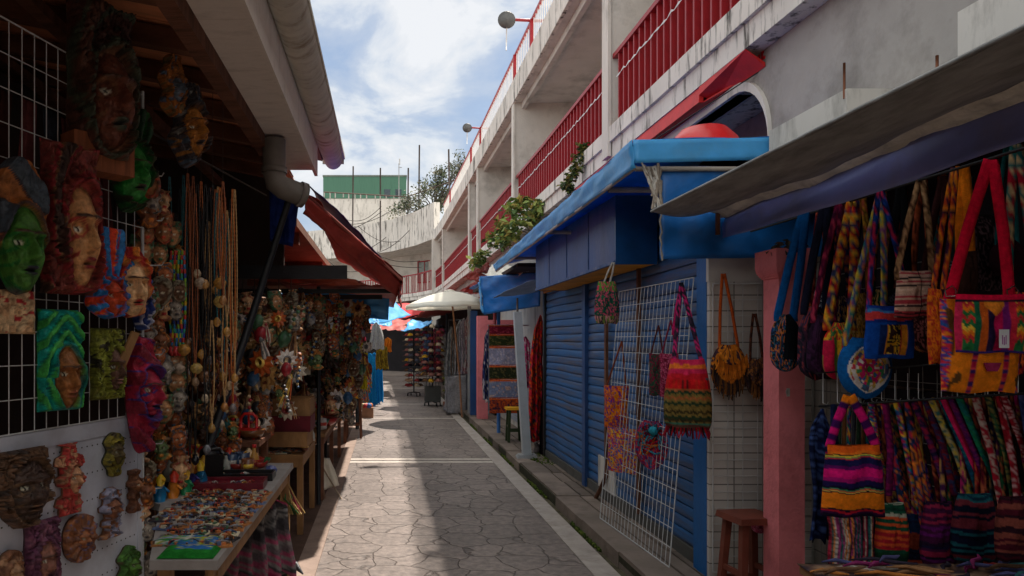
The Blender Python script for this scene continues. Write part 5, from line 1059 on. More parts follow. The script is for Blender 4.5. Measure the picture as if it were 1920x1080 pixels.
def folded(label, x, y, z, w, d, h, cfn, rz=0, name='folded_cloth', m=cloth, cat='cloth'):
    n = 14; mb = MB(); u, v = np.meshgrid(np.linspace(-1, 1, n), np.linspace(-1, 1, n)); e = (1-u**6)*(1-v**6)
    C = cfn(u, v*.5+.5); mb.grid(u*w/2, v*d/2, h*np.clip(e, 0, 1)**.5+.006*vn(u*3, v*3, 3)*e, C)
    ring = [(i, 0) for i in range(n)]+[(n-1, j) for j in range(1, n)]+[(i, n-1) for i in range(n-2, -1, -1)]+[(0, j) for j in range(n-2, 0, -1)]
    return tag(obj(name, mb, m, None, (x, y, z), rz), label, cat)
fl2 = floral([(50, 110, 180), (40, 90, 160), (180, 190, 90), (50, 110, 180)], 7, 4)
folded('folded bright green and blue cloth at the near corner of the front table', -.745, 2.72, .803, .21, .13, .02, lambda u, v: np.where(((v > .35) & (u > -.4) & (v < .85) & (u < .8))[..., None], fl2(u, v), lin((34, 120, 44)))*(1+.5*(vn(u*12, v*14, 1)-.5))[..., None])
folded('folded yellow green cloth behind the bright green one', -.80, 2.88, .803, .26, .12, .015, floral([(170, 170, 50), (60, 110, 170), (50, 140, 60), (190, 190, 180)], 3, 3))
def case(label, x, y, z, w, d, h, c, rz=0):
    t = thing('jewellery_tray', label, 'tray', (x, y, z), rz); obj('tray_body', MB().box(-w/2, w/2, -d/2, d/2, 0, h*.5, c).box(-w/2, w/2, -d/2, -d/2+.012, h*.5, h, c).box(-w/2, w/2, d/2-.012, d/2, h*.5, h, c).box(-w/2, -w/2+.012, -d/2+.012, d/2-.012, h*.5, h, c).box(w/2-.012, w/2, -d/2+.012, d/2-.012, h*.5, h, c), glaze, t)
    mb = MB()
    for q_ in range(16):
        xx = random.uniform(-w/2+.03, w/2-.03); yy = random.uniform(-d/2+.03, d/2-.03); mb.tube([(xx-.015, yy, h*.55), (xx, yy+.01, h*.7), (xx+.015, yy-.008, h*.55)], .004, random.choice([(200, 160, 70), (180, 176, 170), (150, 60, 50), (90, 100, 130)]), 5)
    o = obj('trinkets', mb, glaze, t); o['kind'] = 'stuff'; return t
case('dark red jewellery tray with a raised edge in the middle of the front table', -.86, 3.97, .802, .38, .2, .04, (110, 14, 34), .05)
case('black jewellery tray just beyond the dark red one', -.84, 4.22, .802, .36, .16, .04, (24, 20, 24), .03)
case('black tray of silver pieces at the left of the dark red tray', -1.18, 4.05, .802, .2, .2, .03, (30, 28, 30), -.1)
mb = MB(); mb.tube([(0, 0, 0), (0, 0, .03), (0, 0, .16), (0, 0, .2)], [.07, .075, .06, .02], (18, 18, 20), 14); tag(obj('black_bust', mb, glaze, None, (-1.05, 4.28, .80)), 'glossy black rounded necklace bust on the front table', 'display bust')
mb = MB(); mb.box(-.05, .05, -.004, .02, 0, .16, (16, 16, 18)); mb.tube([(-.05, .008, .16), (-.03, .008, .19), (.03, .008, .19), (.05, .008, .16)], .012, (16, 16, 18), 8); tag(obj('black_stand', mb, glaze, None, (-.98, 4.1, .80), .5), 'black arched display stand left of the trays on the front table', 'display stand')
mb = MB(); mb.lathe([(.001, -.03), (.03, -.02), (.04, 0), (.03, .02), (.001, .03)], (90, 100, 150), 12); tag(obj('painted_egg', mb, glaze, None, (-.70, 4.35, .83)), 'shiny blue painted egg on the front table edge', 'ornament')
# long far table goods
for k in range(60):
    a = random.choice(['mug0', 'mug1', 'mug3', 'bot0', 'bot1', 'bowl0', 'bowl1', 'bowl2', 'fig0', 'fig1', 'fig2', 'fig3', 'fig4'])
    item(a, random.uniform(-1.3, -.66), random.uniform(7.3, 11.5), .68, 'small painted %s standing on the long dark table by the kerb' % ITM[a][1], 'small %s pieces on the long dark table' % ITM[a][1], random.uniform(1.2, 2.2))
for k in range(18):
    a = random.choice(['bowl1', 'fig3', 'bot2', 'mug3', 'bowl2'])
    item(a, random.uniform(-.78, -.70) if k < 5 else random.uniform(-1.3, -.72), random.uniform(6.5, 6.95) if k >= 5 else random.uniform(6.1, 6.9), .67, 'small brown or red %s beside the stacked boxes on the low table' % ITM[a][1], 'small %s pieces on the low table' % ITM[a][1], random.uniform(.8, 1.2))
for k in range(16):
    o = obj('flat_souvenir', random.choice(FL), glaze, None, (-1.05+.3*random.random(), 6.0+.04*k*.3, .672+.001*k), random.uniform(-.3, .3)); tag(o, 'small flat souvenir on the front edge of the low wooden table', 'souvenir', 'flat souvenirs on the low table')
cluster(560, 668, 700, 790, 8.0, 11.0, 46, 'small carved mask heaped over the long dark table', 'carvings heaped above the long dark table', 1.0, 2.0)
cluster(425, 500, 690, 800, 5.4, 5.7, 22, 'carving hanging low above the pots on the dark shelf', 'carvings hanging low above the shelf', 1.0, 1.7, [1, 3, 5, 7, 0])
# sea turtle shaped large carved piece
for k in range(14):
    hang('hanging_pouch', 'small dull cloth or leather pouch hanging in the shade over the long table', 'pouch', random.uniform(580, 668), random.uniform(640, 700), random.uniform(8.5, 11.5), garment(.22, .32, floral([(90, 80, 76), (60, 56, 58), (120, 110, 104), (90, 50, 40), (50, 70, 50)], 4, k), .8, 1, 3, .03, k, 12, 14), group='pouches hanging over the long table')
cluster(500, 600, 560, 690, 6.6, 7.1, 40, 'carved mask hanging deep behind the wooden crates', 'masks hanging deep behind the crates', 1.0, 1.8)
cluster(600, 680, 620, 740, 9.0, 11.5, 40, 'carved mask hanging over the far half of the long table', 'masks over the far half of the long table', 1.2, 2.2)
cluster(330, 440, 620, 860, 4.7, 5.0, 44, 'carved mask hanging behind the necklace bunch', 'masks hanging behind the necklace bunch', .9, 1.5)
# hanging cloth bags below front table
hang('hanging_cloth', 'large faded pink and grey striped cloth hanging from the front table edge', 'cloth', 482, 925, 4.15, garment(.42, .50, stripes([(150, 40, 80), (110, 100, 104), (70, 66, 70), (170, 80, 110), (130, 126, 124)], 22, .25, 3), .75, 1.05, 5, .05, 8, 34, 40), rz=.5)
t = thing('raffia_bag', 'small green and straw raffia bag hanging off the front table edge', 'bag', W(530, 900, 4.7)); mb = MB()
for k in range(60):
    a = random.uniform(-.07, .07); mb.tube([(a*.5, 0, -.02), (a+random.uniform(-.02, .02), random.uniform(-.04, .04), -.12), (a+.04+random.uniform(-.02, .04), random.uniform(-.04, .04), -.22)], .005, random.choice([(170, 140, 90), (150, 116, 70), (60, 100, 60), (190, 160, 110), (120, 50, 60)]), 4)
obj('raffia_weave', mb, cloth, t); obj('strap', MB().tube([(-.03, 0, -.02), (-.05, .0, .06), (0, 0, .1), (.03, 0, .05), (.02, 0, -.02)], .005, (200, 190, 170), 5), cloth, t)
mb = MB(); mb.lathe([(.10, 0), (.13, .03), (.12, .10), (.05, .17), (.01, .18)], (22, 24, 28), 14); mb.tube([(.05, -.1, .12), (.16, -.12, .16), (.2, -.1, .1)], [.03, .03, .005], (22, 24, 28), 7)
tag(obj('black_sack', mb, mat('black_plastic', (24, 26, 30), .45, .3, 8, .6, 20, .4), None, (-.74, 4.75, .004)), 'crumpled black bag on the floor by the kerb under the front table', 'bag')
t = thing('white_plastic_scrap', 'white plastic bag and thin sticks leaning by the kerb under the low table', 'bag', (-.60, 7.4, .0))
obj('bag_film', sheet((-.1, 0, .42), (.02, .05, .40), (.12, .05, .12), (-.06, 0, .08), 14, 14, .04, 5, 3), whitec, t, solid=.003); obj('stick', MB().tube([(-.05, 0, .3), (.14, -.05, .0)], .008, (150, 130, 110), 6).tube([(-.08, 0, .25), (-.02, -.08, .0)], .008, (140, 110, 90), 6), plain, t)
# white pole of mystery under table: yellow strap
def stool(label, x, y, s, seat, legm, rz=0, sw=.3, h=.68, name='stool', spread=.03, seatm=None):
    t = thing(name, label, 'stool', (x, y, s), rz)
    obj('seat', MB().hexa([(-sw/2, -sw/2, h-.035), (sw/2, -sw/2, h-.035), (sw/2, sw/2, h-.035), (-sw/2, sw/2, h-.035), (-sw/2+.006, -sw/2+.006, h), (sw/2-.006, -sw/2+.006, h), (sw/2-.006, sw/2-.006, h), (-sw/2+.006, sw/2-.006, h)]), seat, t)
    for a in (-1, 1):
        for b_ in (-1, 1):
            x0, y0 = a*(sw/2-.05), b_*(sw/2-.05); obj('leg', MB().hexa([(x0*1+a*spread-.018, y0+b_*spread-.018, 0), (x0+a*spread+.018, y0+b_*spread-.018, 0), (x0+a*spread+.018, y0+b_*spread+.018, 0), (x0+a*spread-.018, y0+b_*spread+.018, 0), (x0-.02, y0-.02, h-.036), (x0+.02, y0-.02, h-.036), (x0+.02, y0+.02, h-.036), (x0-.02, y0+.02, h-.036)]), legm, t)
    e = sw/2-.05+spread*.6
    for a in (-1, 1):
        obj('stretcher', MB().box(-e+.019, e-.019, a*e-.01, a*e+.01, h*.3, h*.3+.03), legm, t); obj('stretcher', MB().box(a*e-.01, a*e+.01, -e+.019, e-.019, h*.42, h*.42+.03), legm, t)
    return t
stool('brown wooden stool with a bright yellow top standing by the left kerb', -.545, 12.0, .012, mat('yellow_seat', (220, 160, 30), .6, .2, 8, .2, 40, .3), woodd, sw=.30, h=.70, spread=.02)
stool('reddish brown wooden stool between the tiled wall and the pink pillar', 2.13, 4.24, .0, redwood, redwood, rz=.12, sw=.26, h=.59, spread=.035)
stool('dark green stool with a yellow top behind the white leaning post', 1.93, 10.9, .1, mat('yellow_seat'), mat('dark_green_metal', (44, 58, 30), .6, .2, 5), sw=.26, h=.52, spread=.02)
# ================================================================== bags
def ribbon(pts, w, cfn, side=(1, 0, 0), n=30):
    P = [Vector(p) for p in pts]; seg = [(P[i+1]-P[i]).length for i in range(len(P)-1)]; T = sum(seg)
    mb = MB(); X = np.zeros((n, 4)); Y = X.copy(); Z = X.copy(); vv = np.zeros((n, 4)); uu = X.copy(); s = Vector(side)
    for i in range(n):
        d = T*i/(n-1); k = 0
        while k < len(seg)-1 and d > seg[k]: d -= seg[k]; k += 1
        p = P[k].lerp(P[k+1], min(1, d/seg[k])); t = (P[k+1]-P[k]).normalized(); sd = (s-t*s.dot(t)).normalized()
        for j in range(4):
            q = p+sd*w*(j/3-.5); X[i, j], Y[i, j], Z[i, j] = q; Y[i, j] -= .003*math.sin(j/3*math.pi); vv[i, j] = i/(n-1); uu[i, j] = j/1.5-1
    mb.grid(X, Y, Z, np.clip(cfn(uu, vv), 0, 1)); return mb
def body_mb(w, h, cfn, shape='rect', t=.035, nu=44, nv=48, seed=0, rim=0, fr=None):
    u, v = np.meshgrid(np.linspace(-1, 1, nu), np.linspace(0, 1, nv))
    if shape == 'rect': hw_ = 1-.05*np.sin(v*3+seed)+.02*np.sin(v*11)
    elif shape == 'sack': hw_ = .72+.34*np.sin(np.clip(v*1.15, 0, 1)*math.pi*.62)-.25*np.clip(v-.88, 0, 1)*5*(v > .88)
    elif shape == 'round': hw_ = np.sqrt(np.clip(1-np.clip((v-.5)*2, -.96, 1)**2*np.where(v > .5, 1, .85), 0.0, 1))
    elif shape == 'hobo': hw_ = np.where(v < .35, .30+.62*np.sin(v/.35*math.pi/2)**1.1, .92+.08*np.sin((v-.35)*3))*np.sqrt(np.clip(1-np.clip((v-.62)/.38, 0, 1)**2.6, 0, 1))
    elif shape == 'trap': hw_ = .82+.18*v
    elif shape == 'flap': hw_ = 1-.1*np.abs(v-.5)
    hw_ = np.clip(hw_, .02, 1.2)
    x = u*hw_*w/2; prof = np.clip((1-np.abs(u)**2.6), 0, 1)**.6*np.clip(np.sin(math.pi*np.clip(.04+v*.93, 0, 1)), 0, 1)**.45
    y = t*prof+.010*(vn(u*3+seed, v*4, seed)-.5)*prof*2; z = -v*h-(.02*h*np.cos(u*math.pi/2))*(v < .12)+.012*h*np.sin(u*5+seed)*(v > .9)
    C = np.clip(cfn(u, v), 0, 1)
    mb = MB(); mb.grid(x, -y, z, C); mb.grid(x[:, ::-1], y[:, ::-1]*.8, z[:, ::-1], C[:, ::-1]); return mb
def P3(px, py, Y): return Vector(W(px, py, Y))
def bag(label, apex, box, Y, cfn, scfn, shape='rect', sw=.03, t=.035, rz=0, seed=0, st=None, strap_n=2, group=None, cat='bag', name='woven_bag', apexY=None, spread=.8, nu=44, nv=48):
    """box = px0, px1, py0, py1 of the bag's body in the photograph"""
    x0, x1, y0, y1 = box; cxp = (x0+x1)/2; w = (x1-x0)*Y/F; h = (y1-y0)*Y/F
    org = P3(cxp, y0, Y); T = thing(name, label, cat, org[:], rz, group)
    obj('bag_body', body_mb(w, h, cfn, shape, t, nu, nv, seed), cloth, T)
    a = P3(apex[0], apex[1], apexY or Y)-org; topw = w/2*spread
    if strap_n:
        for s_ in ((-1, 1) if strap_n == 2 else (1,)):
            e = Vector((s_*topw, 0, -.01)); mid = a.lerp(e, .5)+Vector((s_*.006, -.004*s_, 0))
            obj('strap', ribbon([a+Vector((s_*.006, 0, 0)), mid, e, e+Vector((0, -.005, -.03))], sw, scfn), cloth, T, solid=.004)
    return T, org, w, h
def S(c): return solidc(c, .3)
def fl(cols, sc=6, s=0, ar=1.): return floral(cols, sc, s, ar)
MULTI = [(196, 30, 70), (224, 120, 30), (40, 90, 160), (30, 130, 100), (220, 180, 50), (120, 40, 120), (30, 30, 60)]
DARK = [(30, 26, 34), (44, 36, 48), (26, 30, 44), (70, 40, 60)]
def weave(cols, n, m, s=0, dark=.0):
    def f(u, v):
        i = np.floor((u*.5+.5)*n); j = np.floor(v*m); k = hsh(i*.37+np.floor(j*.5), j, s)
        c = pick(np.floor(k*len(cols)*.999), cols)
        return c*(1-.4*((j % 2) == 0)*((i % 2) == 0))[..., None]
    return f
def zig(cols, n, m, s=0):
    def f(u, v):
        k = np.floor(v*m+.9*np.abs(((u*n) % 2)-1)); return pick(hsh(k, 1, s)*len(cols)*.999, cols)*(1+.4*(vn(u*40, v*60, s)-.5))[..., None]
    return f
# -- big orange bag
def c_or(u, v):
    C = solidc((222, 120, 24), .2)(u, v)
    for x in (-.38, .46):
        m = (np.abs(u-x) < .07) & (v > .0); C = np.where(m[..., None], stripes([(170, 24, 60), (60, 30, 90), (200, 60, 70)], 60, ax='v')(u, v), C)
    m = (np.abs(u) > .88); C = np.where(m[..., None], floral([(230, 130, 30), (90, 40, 120), (40, 80, 150), (200, 40, 60)], 9, 2, 3)(u, v), C)
    m = (vn(u*7, v*7, 3) > .78) & (np.abs(u) > .55); C = np.where(m[..., None], lin((90, 60, 30)), C); return C
T, org, w, h = bag('large orange bag with crimson straps and an embroidered flap, biggest in the upper row', (1858, 300), (1762, 1910, 560, 735), 2.6, c_or, S((206, 14, 50)), sw=.042, t=.05, spread=.78)
def c_flap(u, v):
    C = pick(np.floor((u*.5+.5)*9.99), [(200, 40, 80), (30, 30, 60), (30, 100, 70), (200, 90, 30), (40, 26, 60), (190, 20, 80), (120, 30, 110), (200, 40, 60), (30, 90, 70), (226, 120, 30)])
    m = (np.abs(np.abs(u)-.72) < .14); C = np.where(m[..., None], zig([(230, 120, 30), (40, 110, 60), (200, 50, 50), (230, 180, 60)], 12, 12, 2)(u, v), C)
    m = (np.abs(u) < .28) & (v < .38-np.abs(u)*.6); C = np.where(m[..., None], lin((226, 130, 40)), C)
    C = np.where(((v < .14))[..., None], np.where((v < .1)[..., None], lin((214, 16, 60)), lin((20, 26, 40))), C)
    C = np.where((v > .96)[..., None], lin((60, 40, 110)), C); return C*(1+.35*(vn(u*40, v*44, 5)-.5))[..., None]
o = obj('flap', body_mb(w*.93, h*.62, c_flap, 'flap', .02, 50, 40), cloth, T, (0.0, -.052, .014))
obj('price_tag', MB().box(-.017, .017, -.001, .001, -.032, .032, (206, 202, 206)).box(-.008, -.005, -.0018, -.0011, -.02, .012, (150, 70, 140)).box(-.002, .001, -.0018, -.0011, -.022, .006, (150, 70, 140)).box(.004, .007, -.0018, -.0011, -.02, .012, (150, 70, 140)), plain, T, (.0, -.105, -.145))
obj('tassel_patch', MB().hexa([(-.018, -.058, -.26), (.018, -.058, -.26), (.018, -.054, -.26), (-.018, -.054, -.26), (-.03, -.06, -.23), (.03, -.06, -.23), (.03, -.054, -.23), (-.03, -.054, -.23)], (150, 40, 80)), cloth, T)
for s_ in (-1, 1): obj('buckle_ring', MB().tube([(s_*w*.39-.02, -.01, .03), (s_*w*.39, -.018, .045), (s_*w*.39+.02, -.01, .03), (s_*w*.39+.018, -.012, .008), (s_*w*.39-.018, -.012, .008), (s_*w*.39-.02, -.01, .03)], .0025, (200, 200, 200), 5), mat('nickel', (190, 190, 186), .25, .1, 9, 0, 50, .6, metal=.9), T)
# orange narrow
bag('narrow orange side bag seen edge on, directly left of the big orange bag', (1790, 315), (1741, 1776, 540, 682), 2.85, lambda u, v: np.where((np.abs(u-.2) < .2)[..., None], lin((60, 24, 40)), floral([(226, 120, 26), (210, 100, 24), (190, 50, 40)], 5, 5, 3)(u, v)), floral([(200, 70, 40), (60, 30, 60), (226, 130, 30)], 3, 3, 8), sw=.022, spread=.5, seed=4)
bag('bright orange wide strap and small pouch behind the crimson strapped bag', (1805, 312), (1790, 1830, 470, 560), 2.95, S((60, 36, 30)), S((226, 120, 20)), sw=.045, spread=.4)
bag('cream and black striped cotton bag with tan printed straps', (1727, 335), (1676, 1753, 507, 596), 2.98, lambda u, v: np.where((np.abs(u-.1) < .03)[..., None], lin((24, 20, 22)), stripes([(196, 160, 140), (190, 150, 136), (40, 30, 34), (170, 60, 70), (206, 176, 156), (60, 44, 46)], 26, .03, 2)(u, v)), weave([(190, 150, 110), (170, 130, 92), (90, 60, 44)], 3, 24, 4), 'trap', sw=.026, spread=.85, t=.03)
bag('royal blue bag with an embroidered yellow and black front pocket', (1650, 358), (1622, 1712, 572, 672), 3.12, lambda u, v: np.where(((np.abs(u) < .55) & (v > .38) & (v < .93))[..., None], np.where((np.abs(u) < .3)[..., None], floral([(220, 160, 30), (24, 22, 30), (230, 190, 60), (60, 40, 40)], 5, 8)(u, v), stripes([(190, 30, 60), (230, 150, 40), (20, 40, 90)], 9, ax='u')(u, v)), np.where((v < .32)[..., None], stripes([(24, 60, 150), (200, 60, 60), (60, 120, 180), (24, 50, 130)], 14, .06, 3)(u, v), lin((18, 72, 160)))), weave([(24, 70, 160), (190, 40, 80), (30, 40, 90)], 3, 26, 2), 'rect', sw=.024, spread=.85, seed=2)
# mandala
def c_mand(u, v):
    x = u; y = (v-.52)*2.0; r = np.sqrt(x*x+y*y*1.0); a = np.arctan2(y, x)
    C = solidc((18, 92, 160), .25)(u, v); k = np.floor((a/(2*math.pi)+.5)*24)+np.floor(r*9)*7
    ring = pick(np.floor(hsh(k, np.floor(r*9), 3)*5.99), [(206, 30, 110), (196, 40, 90), (230, 220, 210), (60, 130, 80), (230, 140, 50), (60, 90, 170)])
    pal2 = pick(np.floor(hsh(k, 2, 7)*4.99), [(216, 206, 200), (200, 60, 70), (60, 110, 150), (200, 170, 80), (80, 80, 110)])
    C = np.where((r < .74)[..., None], pal2, C); C = np.where((r < .52)[..., None], ring, C); C = np.where((r < .18)[..., None], lin((200, 30, 100)), C); C = np.where((r < .1)[..., None], lin((50, 140, 60)), C)
    C = np.where((np.abs(r-.75) < .025)[..., None], lin((220, 214, 206)), C); return C
bag('blue round bag with a pink and white embroidered mandala disc', (1652, 362), (1570, 1672, 632, 747), 3.25, c_mand, fl([(40, 140, 130), (220, 190, 60), (150, 80, 150), (220, 120, 60), (60, 90, 150)], 3, 6, 14), 'round', sw=.03, t=.04, spread=.7, nu=60, nv=60)
bag('orange red flame patterned sling bag with wide embroidered strap', (1600, 372), (1541, 1606, 604, 713), 3.42, lambda u, v: np.where((v < .3)[..., None], fl([(210, 50, 40), (230, 170, 40), (60, 110, 60)], 4, 2)(u, v), stripes([(200, 30, 70), (226, 170, 40), (120, 60, 40), (90, 120, 50), (40, 30, 40)], 11, .1, 5, 'u')(u, v)), fl([(228, 130, 30), (200, 40, 40), (40, 60, 100), (230, 180, 60), (60, 30, 60)], 3, 1, 16), 'hobo', sw=.045, spread=.7, seed=5)
bag('dark charcoal sling bag with faint flower embroidery, left of the flame one', (1548, 380), (1494, 1562, 575, 712), 3.55, fl(DARK+[(150, 60, 60), (60, 50, 80)], 5, 3), S((26, 28, 48)), 'hobo', sw=.04, spread=.6, seed=6)
bag('black and maroon sling bag with a speckled maroon strap', (1575, 378), (1512, 1575, 590, 708), 3.48, fl([(44, 22, 44), (30, 20, 34), (60, 30, 60)], 4, 7), weave([(110, 20, 60), (70, 20, 50), (190, 60, 90)], 3, 26, 6), 'hobo', sw=.03, spread=.6, seed=7)
bag('leftmost hanging bag, black with bright blue cloth straps, before the pink pillar', (1510, 388), (1443, 1502, 588, 696), 3.72, lambda u, v: np.where(((u < -.3) | (v > .8))[..., None], fl([(24, 26, 34), (30, 60, 110), (190, 110, 50), (24, 24, 30), (40, 90, 110)], 7, 3)(u, v), solidc((16, 20, 26))(u, v)), S((14, 84, 150)), 'hobo', sw=.042, spread=.5, seed=8)
bag('small white and black scribble patterned pouch behind the maroon strap', (1560, 400), (1526, 1562, 528, 605), 3.62, fl([(190, 190, 196), (30, 36, 60), (120, 124, 140), (24, 26, 40)], 5, 9), S((24, 26, 40)), 'round', sw=.02, spread=.5)
for k, (ax, b, Yk, c) in enumerate((((1690, 345), (1655, 1715, 540, 640), 3.3, (14, 14, 18)), ((1620, 372), (1585, 1640, 540, 640), 3.65, (40, 26, 46)), ((1770, 330), (1712, 1770, 560, 660), 3.2, (60, 30, 30)), ((1850, 330), (1800, 1880, 400, 545), 3.0, (34, 24, 26)), ((1815, 330), (1780, 1826, 470, 560), 3.1, (40, 60, 60)))):
    lb = ['plain black bag with broad black straps behind the blue embroidered bag', 'dark plum bag half hidden behind the flame patterned strap', 'dark brown patterned bag between the striped cotton bag and the orange edge', 'dark embroidered bag framed between the two crimson straps', 'dark teal bag hidden behind the wide orange strap'][k]
    bag(lb, ax, b, Yk, fl([c, tuple(int(x*.6) for x in c), tuple(min(255, int(x*2.2)+20) for x in c)], 6, k, 1.5), S(c), 'rect' if k % 2 else 'hobo', sw=.034, spread=.6, seed=k)
bag('red and teal patterned straps with a small bag cut off by the right edge', (1905, 270), (1880, 1950, 545, 700), 2.72, fl([(150, 20, 40), (40, 30, 40), (200, 90, 40)], 6, 2), fl([(150, 20, 40), (180, 150, 110), (30, 90, 90)], 3, 4, 14), 'rect', sw=.034, spread=.7)
bag('teal strapped dark bag behind the right edge of the upper row', (1888, 275), (1856, 1920, 450, 520), 2.9, S((40, 14, 24)), S((20, 80, 84)), 'round', sw=.018, spread=.6)
for k in range(10):
    px = 1530+k*38; Yk = 3.62-k*.06; nm = ['wine red', 'navy', 'mustard', 'forest green', 'plum', 'rust', 'teal', 'maroon', 'indigo', 'olive'][k]
    c = [(120, 24, 40), (30, 40, 90), (180, 130, 40), (30, 80, 50), (90, 40, 90), (170, 80, 40), (30, 100, 100), (110, 30, 40), (50, 40, 110), (100, 100, 40)][k]
    bag('%s patterned sling bag in the shadowed back layer of the upper row' % nm, (px+10, 372-k*8), (px-20, px+34, 560-k*6, 690-k*6), Yk+.12, fl([c, tuple(int(x*.55) for x in c), (200, 150, 90)], 6, k, 1.5), fl([c, tuple(int(x*.5) for x in c), (190, 90, 60)], 3, k, 14), 'hobo', sw=.03, spread=.6, seed=k)
quad_thing('upper_shade_sheet', 'added dark sheet standing in for the shade behind the upper row of bags', 'backdrop', [(2.665, 1.0, 2.5), (2.665, 4.4, 2.5), (2.665, 4.4, 1.38), (2.665, 1.0, 1.34)], mat('painted_shade_cloth', (38, 30, 34), .95, .3, 5, .4, 60, .1), wr=.012, seed=9)  # dark sheet added to paint the shade behind the upper bags
quad_thing('lower_shade_sheet', 'added dark sheet standing in for the shade behind the lower rack of straps', 'curtain', [(2.665, 1.0, 1.33), (2.665, 4.05, 1.36), (2.665, 4.05, .15), (2.665, 1.0, .15)], mat('painted_shade_cloth'), wr=.012, seed=19)  # second added sheet, its dark colour paints the shaded gaps between straps
# -- lower rack
mb = MB(); Yr = 3.4; a = W(1535, 762, Yr); b = W(1960, 735, 2.83); mb.tube([a, b], .006, (60, 56, 54), 6)
tag(obj('lower_rail', mb, blackm), 'thin lower rail under the big bags with straps hooked over it', 'rail')
mb = MB()
for k, px in enumerate((1543, 1570, 1610, 1634, 1653, 1678, 1702, 1722, 1765, 1795, 1828, 1852, 1873, 1909)):
    Yk = 3.4-(px-1535)/425*.55; mb = MB(); pA = W(px, 700, Yk); pB = W(px, 756-(px-1535)*.05, Yk); mb.tube([pA, (pA[0], pA[1], (pA[2]+pB[2])/2), pB, (pB[0]+.012, pB[1]-.01, pB[2]-.008), (pB[0]+.016, pB[1]-.015, pB[2]+.006)], .0018, (200, 200, 200), 5)
    tag(obj('wire_hook', mb, metal_w), 'thin white wire hook above the lower rail of straps', 'hook', 'hooks along the lower rail')
mb = MB(); mb.tube([W(1530, 700, 3.42), W(1960, 668, 2.85)], .004, (90, 90, 90), 5); tag(obj('hook_rail', mb, blackm), 'thin upper wire from which the small white hooks hang', 'rail')
tag(obj('wire_grid', wires(3.2, 4.5, .1, 2.0, .095, .1, .002, lambda u, z: (2.66, u, z)), mat('dull_wire', (130, 126, 120), .5, .1, 10, 0)), 'dull wire display grid on the inner wall of the bag stall', 'grid panel')
tag(obj('wire_grid', wires(2.36, 2.68, .1, 2.0, .09, .1, .002, lambda u, z: (u, 4.52, z)), mat('dull_wire')), 'wire grid on the tiles seen just right of the pink pillar', 'grid panel')
def c_str(u, v):
    t = v+.015*np.sin(u*6)+.02*np.sin(u*2.5+1)*(1-v)
    b_ = [(.0, (214, 90, 24)), (.09, (220, 110, 30)), (.13, (24, 20, 30)), (.145, (210, 180, 60)), (.165, (60, 130, 80)), (.18, (190, 40, 60)), (.195, (26, 24, 70)), (.28, (90, 16, 90)), (.33, (206, 20, 110)), (.45, (150, 20, 100)), (.5, (30, 20, 70)), (.57, (18, 18, 40)), (.60, (60, 140, 100)), (.615, (200, 40, 40)), (.63, (210, 180, 90)), (.645, (24, 24, 40)), (.66, (224, 120, 24)), (.88, (30, 20, 40)), (.90, (190, 30, 50)), (.93, (60, 16, 60)), (.96, (24, 16, 40))]
    C = np.zeros(u.shape+(3,))
    for z0, c in b_: C = np.where((t >= z0)[..., None], lin(c), C)
    return C*(1+.15*(vn(u*30, v*50, 1)-.5))[..., None]
bag('striped orange, magenta and navy shoulder bag hanging lowest beside the pink pillar', (1592, 742), (1538, 1660, 832, 968), 3.05, c_str, stripes([(206, 20, 110), (224, 120, 24), (60, 16, 80), (210, 60, 40), (24, 20, 50)], 9, 0, 2), 'trap', sw=.038, t=.05, spread=.72, nu=40, nv=70)
hang('navy_sling', 'long navy blue speckled cloth sling left of the striped shoulder bag', 'sling', 1541, 765, 3.35, garment(.11, .62, weave([(20, 30, 70), (16, 22, 54), (60, 80, 130)], 5, 60, 3), .7, 1.1, 2, .02, 3, 12, 50))
hang('woven_bag', 'bag of vertical multicoloured threads below the striped shoulder bag', 'bag', 1598, 955, 3.2, body_mb(.22, .27, lambda u, v: stripes([(150, 40, 60), (60, 40, 90), (200, 120, 60), (180, 170, 160), (40, 90, 90), (30, 24, 40), (150, 60, 110)], 34, .02, 3, 'u')(u, v)*(.6+.8*(hsh(np.floor(u*17), np.floor(v*30), 2) > .45))[..., None], 'rect', .03))
hang('striped_pouch', 'green, red and orange banded pouch below the patterned straps', 'bag', 1672, 942, 3.15, body_mb(.135, .27, stripes([(20, 70, 50), (16, 50, 40), (200, 80, 40), (160, 30, 40), (170, 170, 150), (40, 110, 100), (24, 60, 40)], 19, .03, 5), 'sack', .04))
SC_ = [fl(MULTI, 2, i, 16) for i in range(4)]+[weave([(196, 40, 60), (30, 60, 110), (30, 40, 60), (220, 120, 40)], 3, 40, i) for i in range(4)]
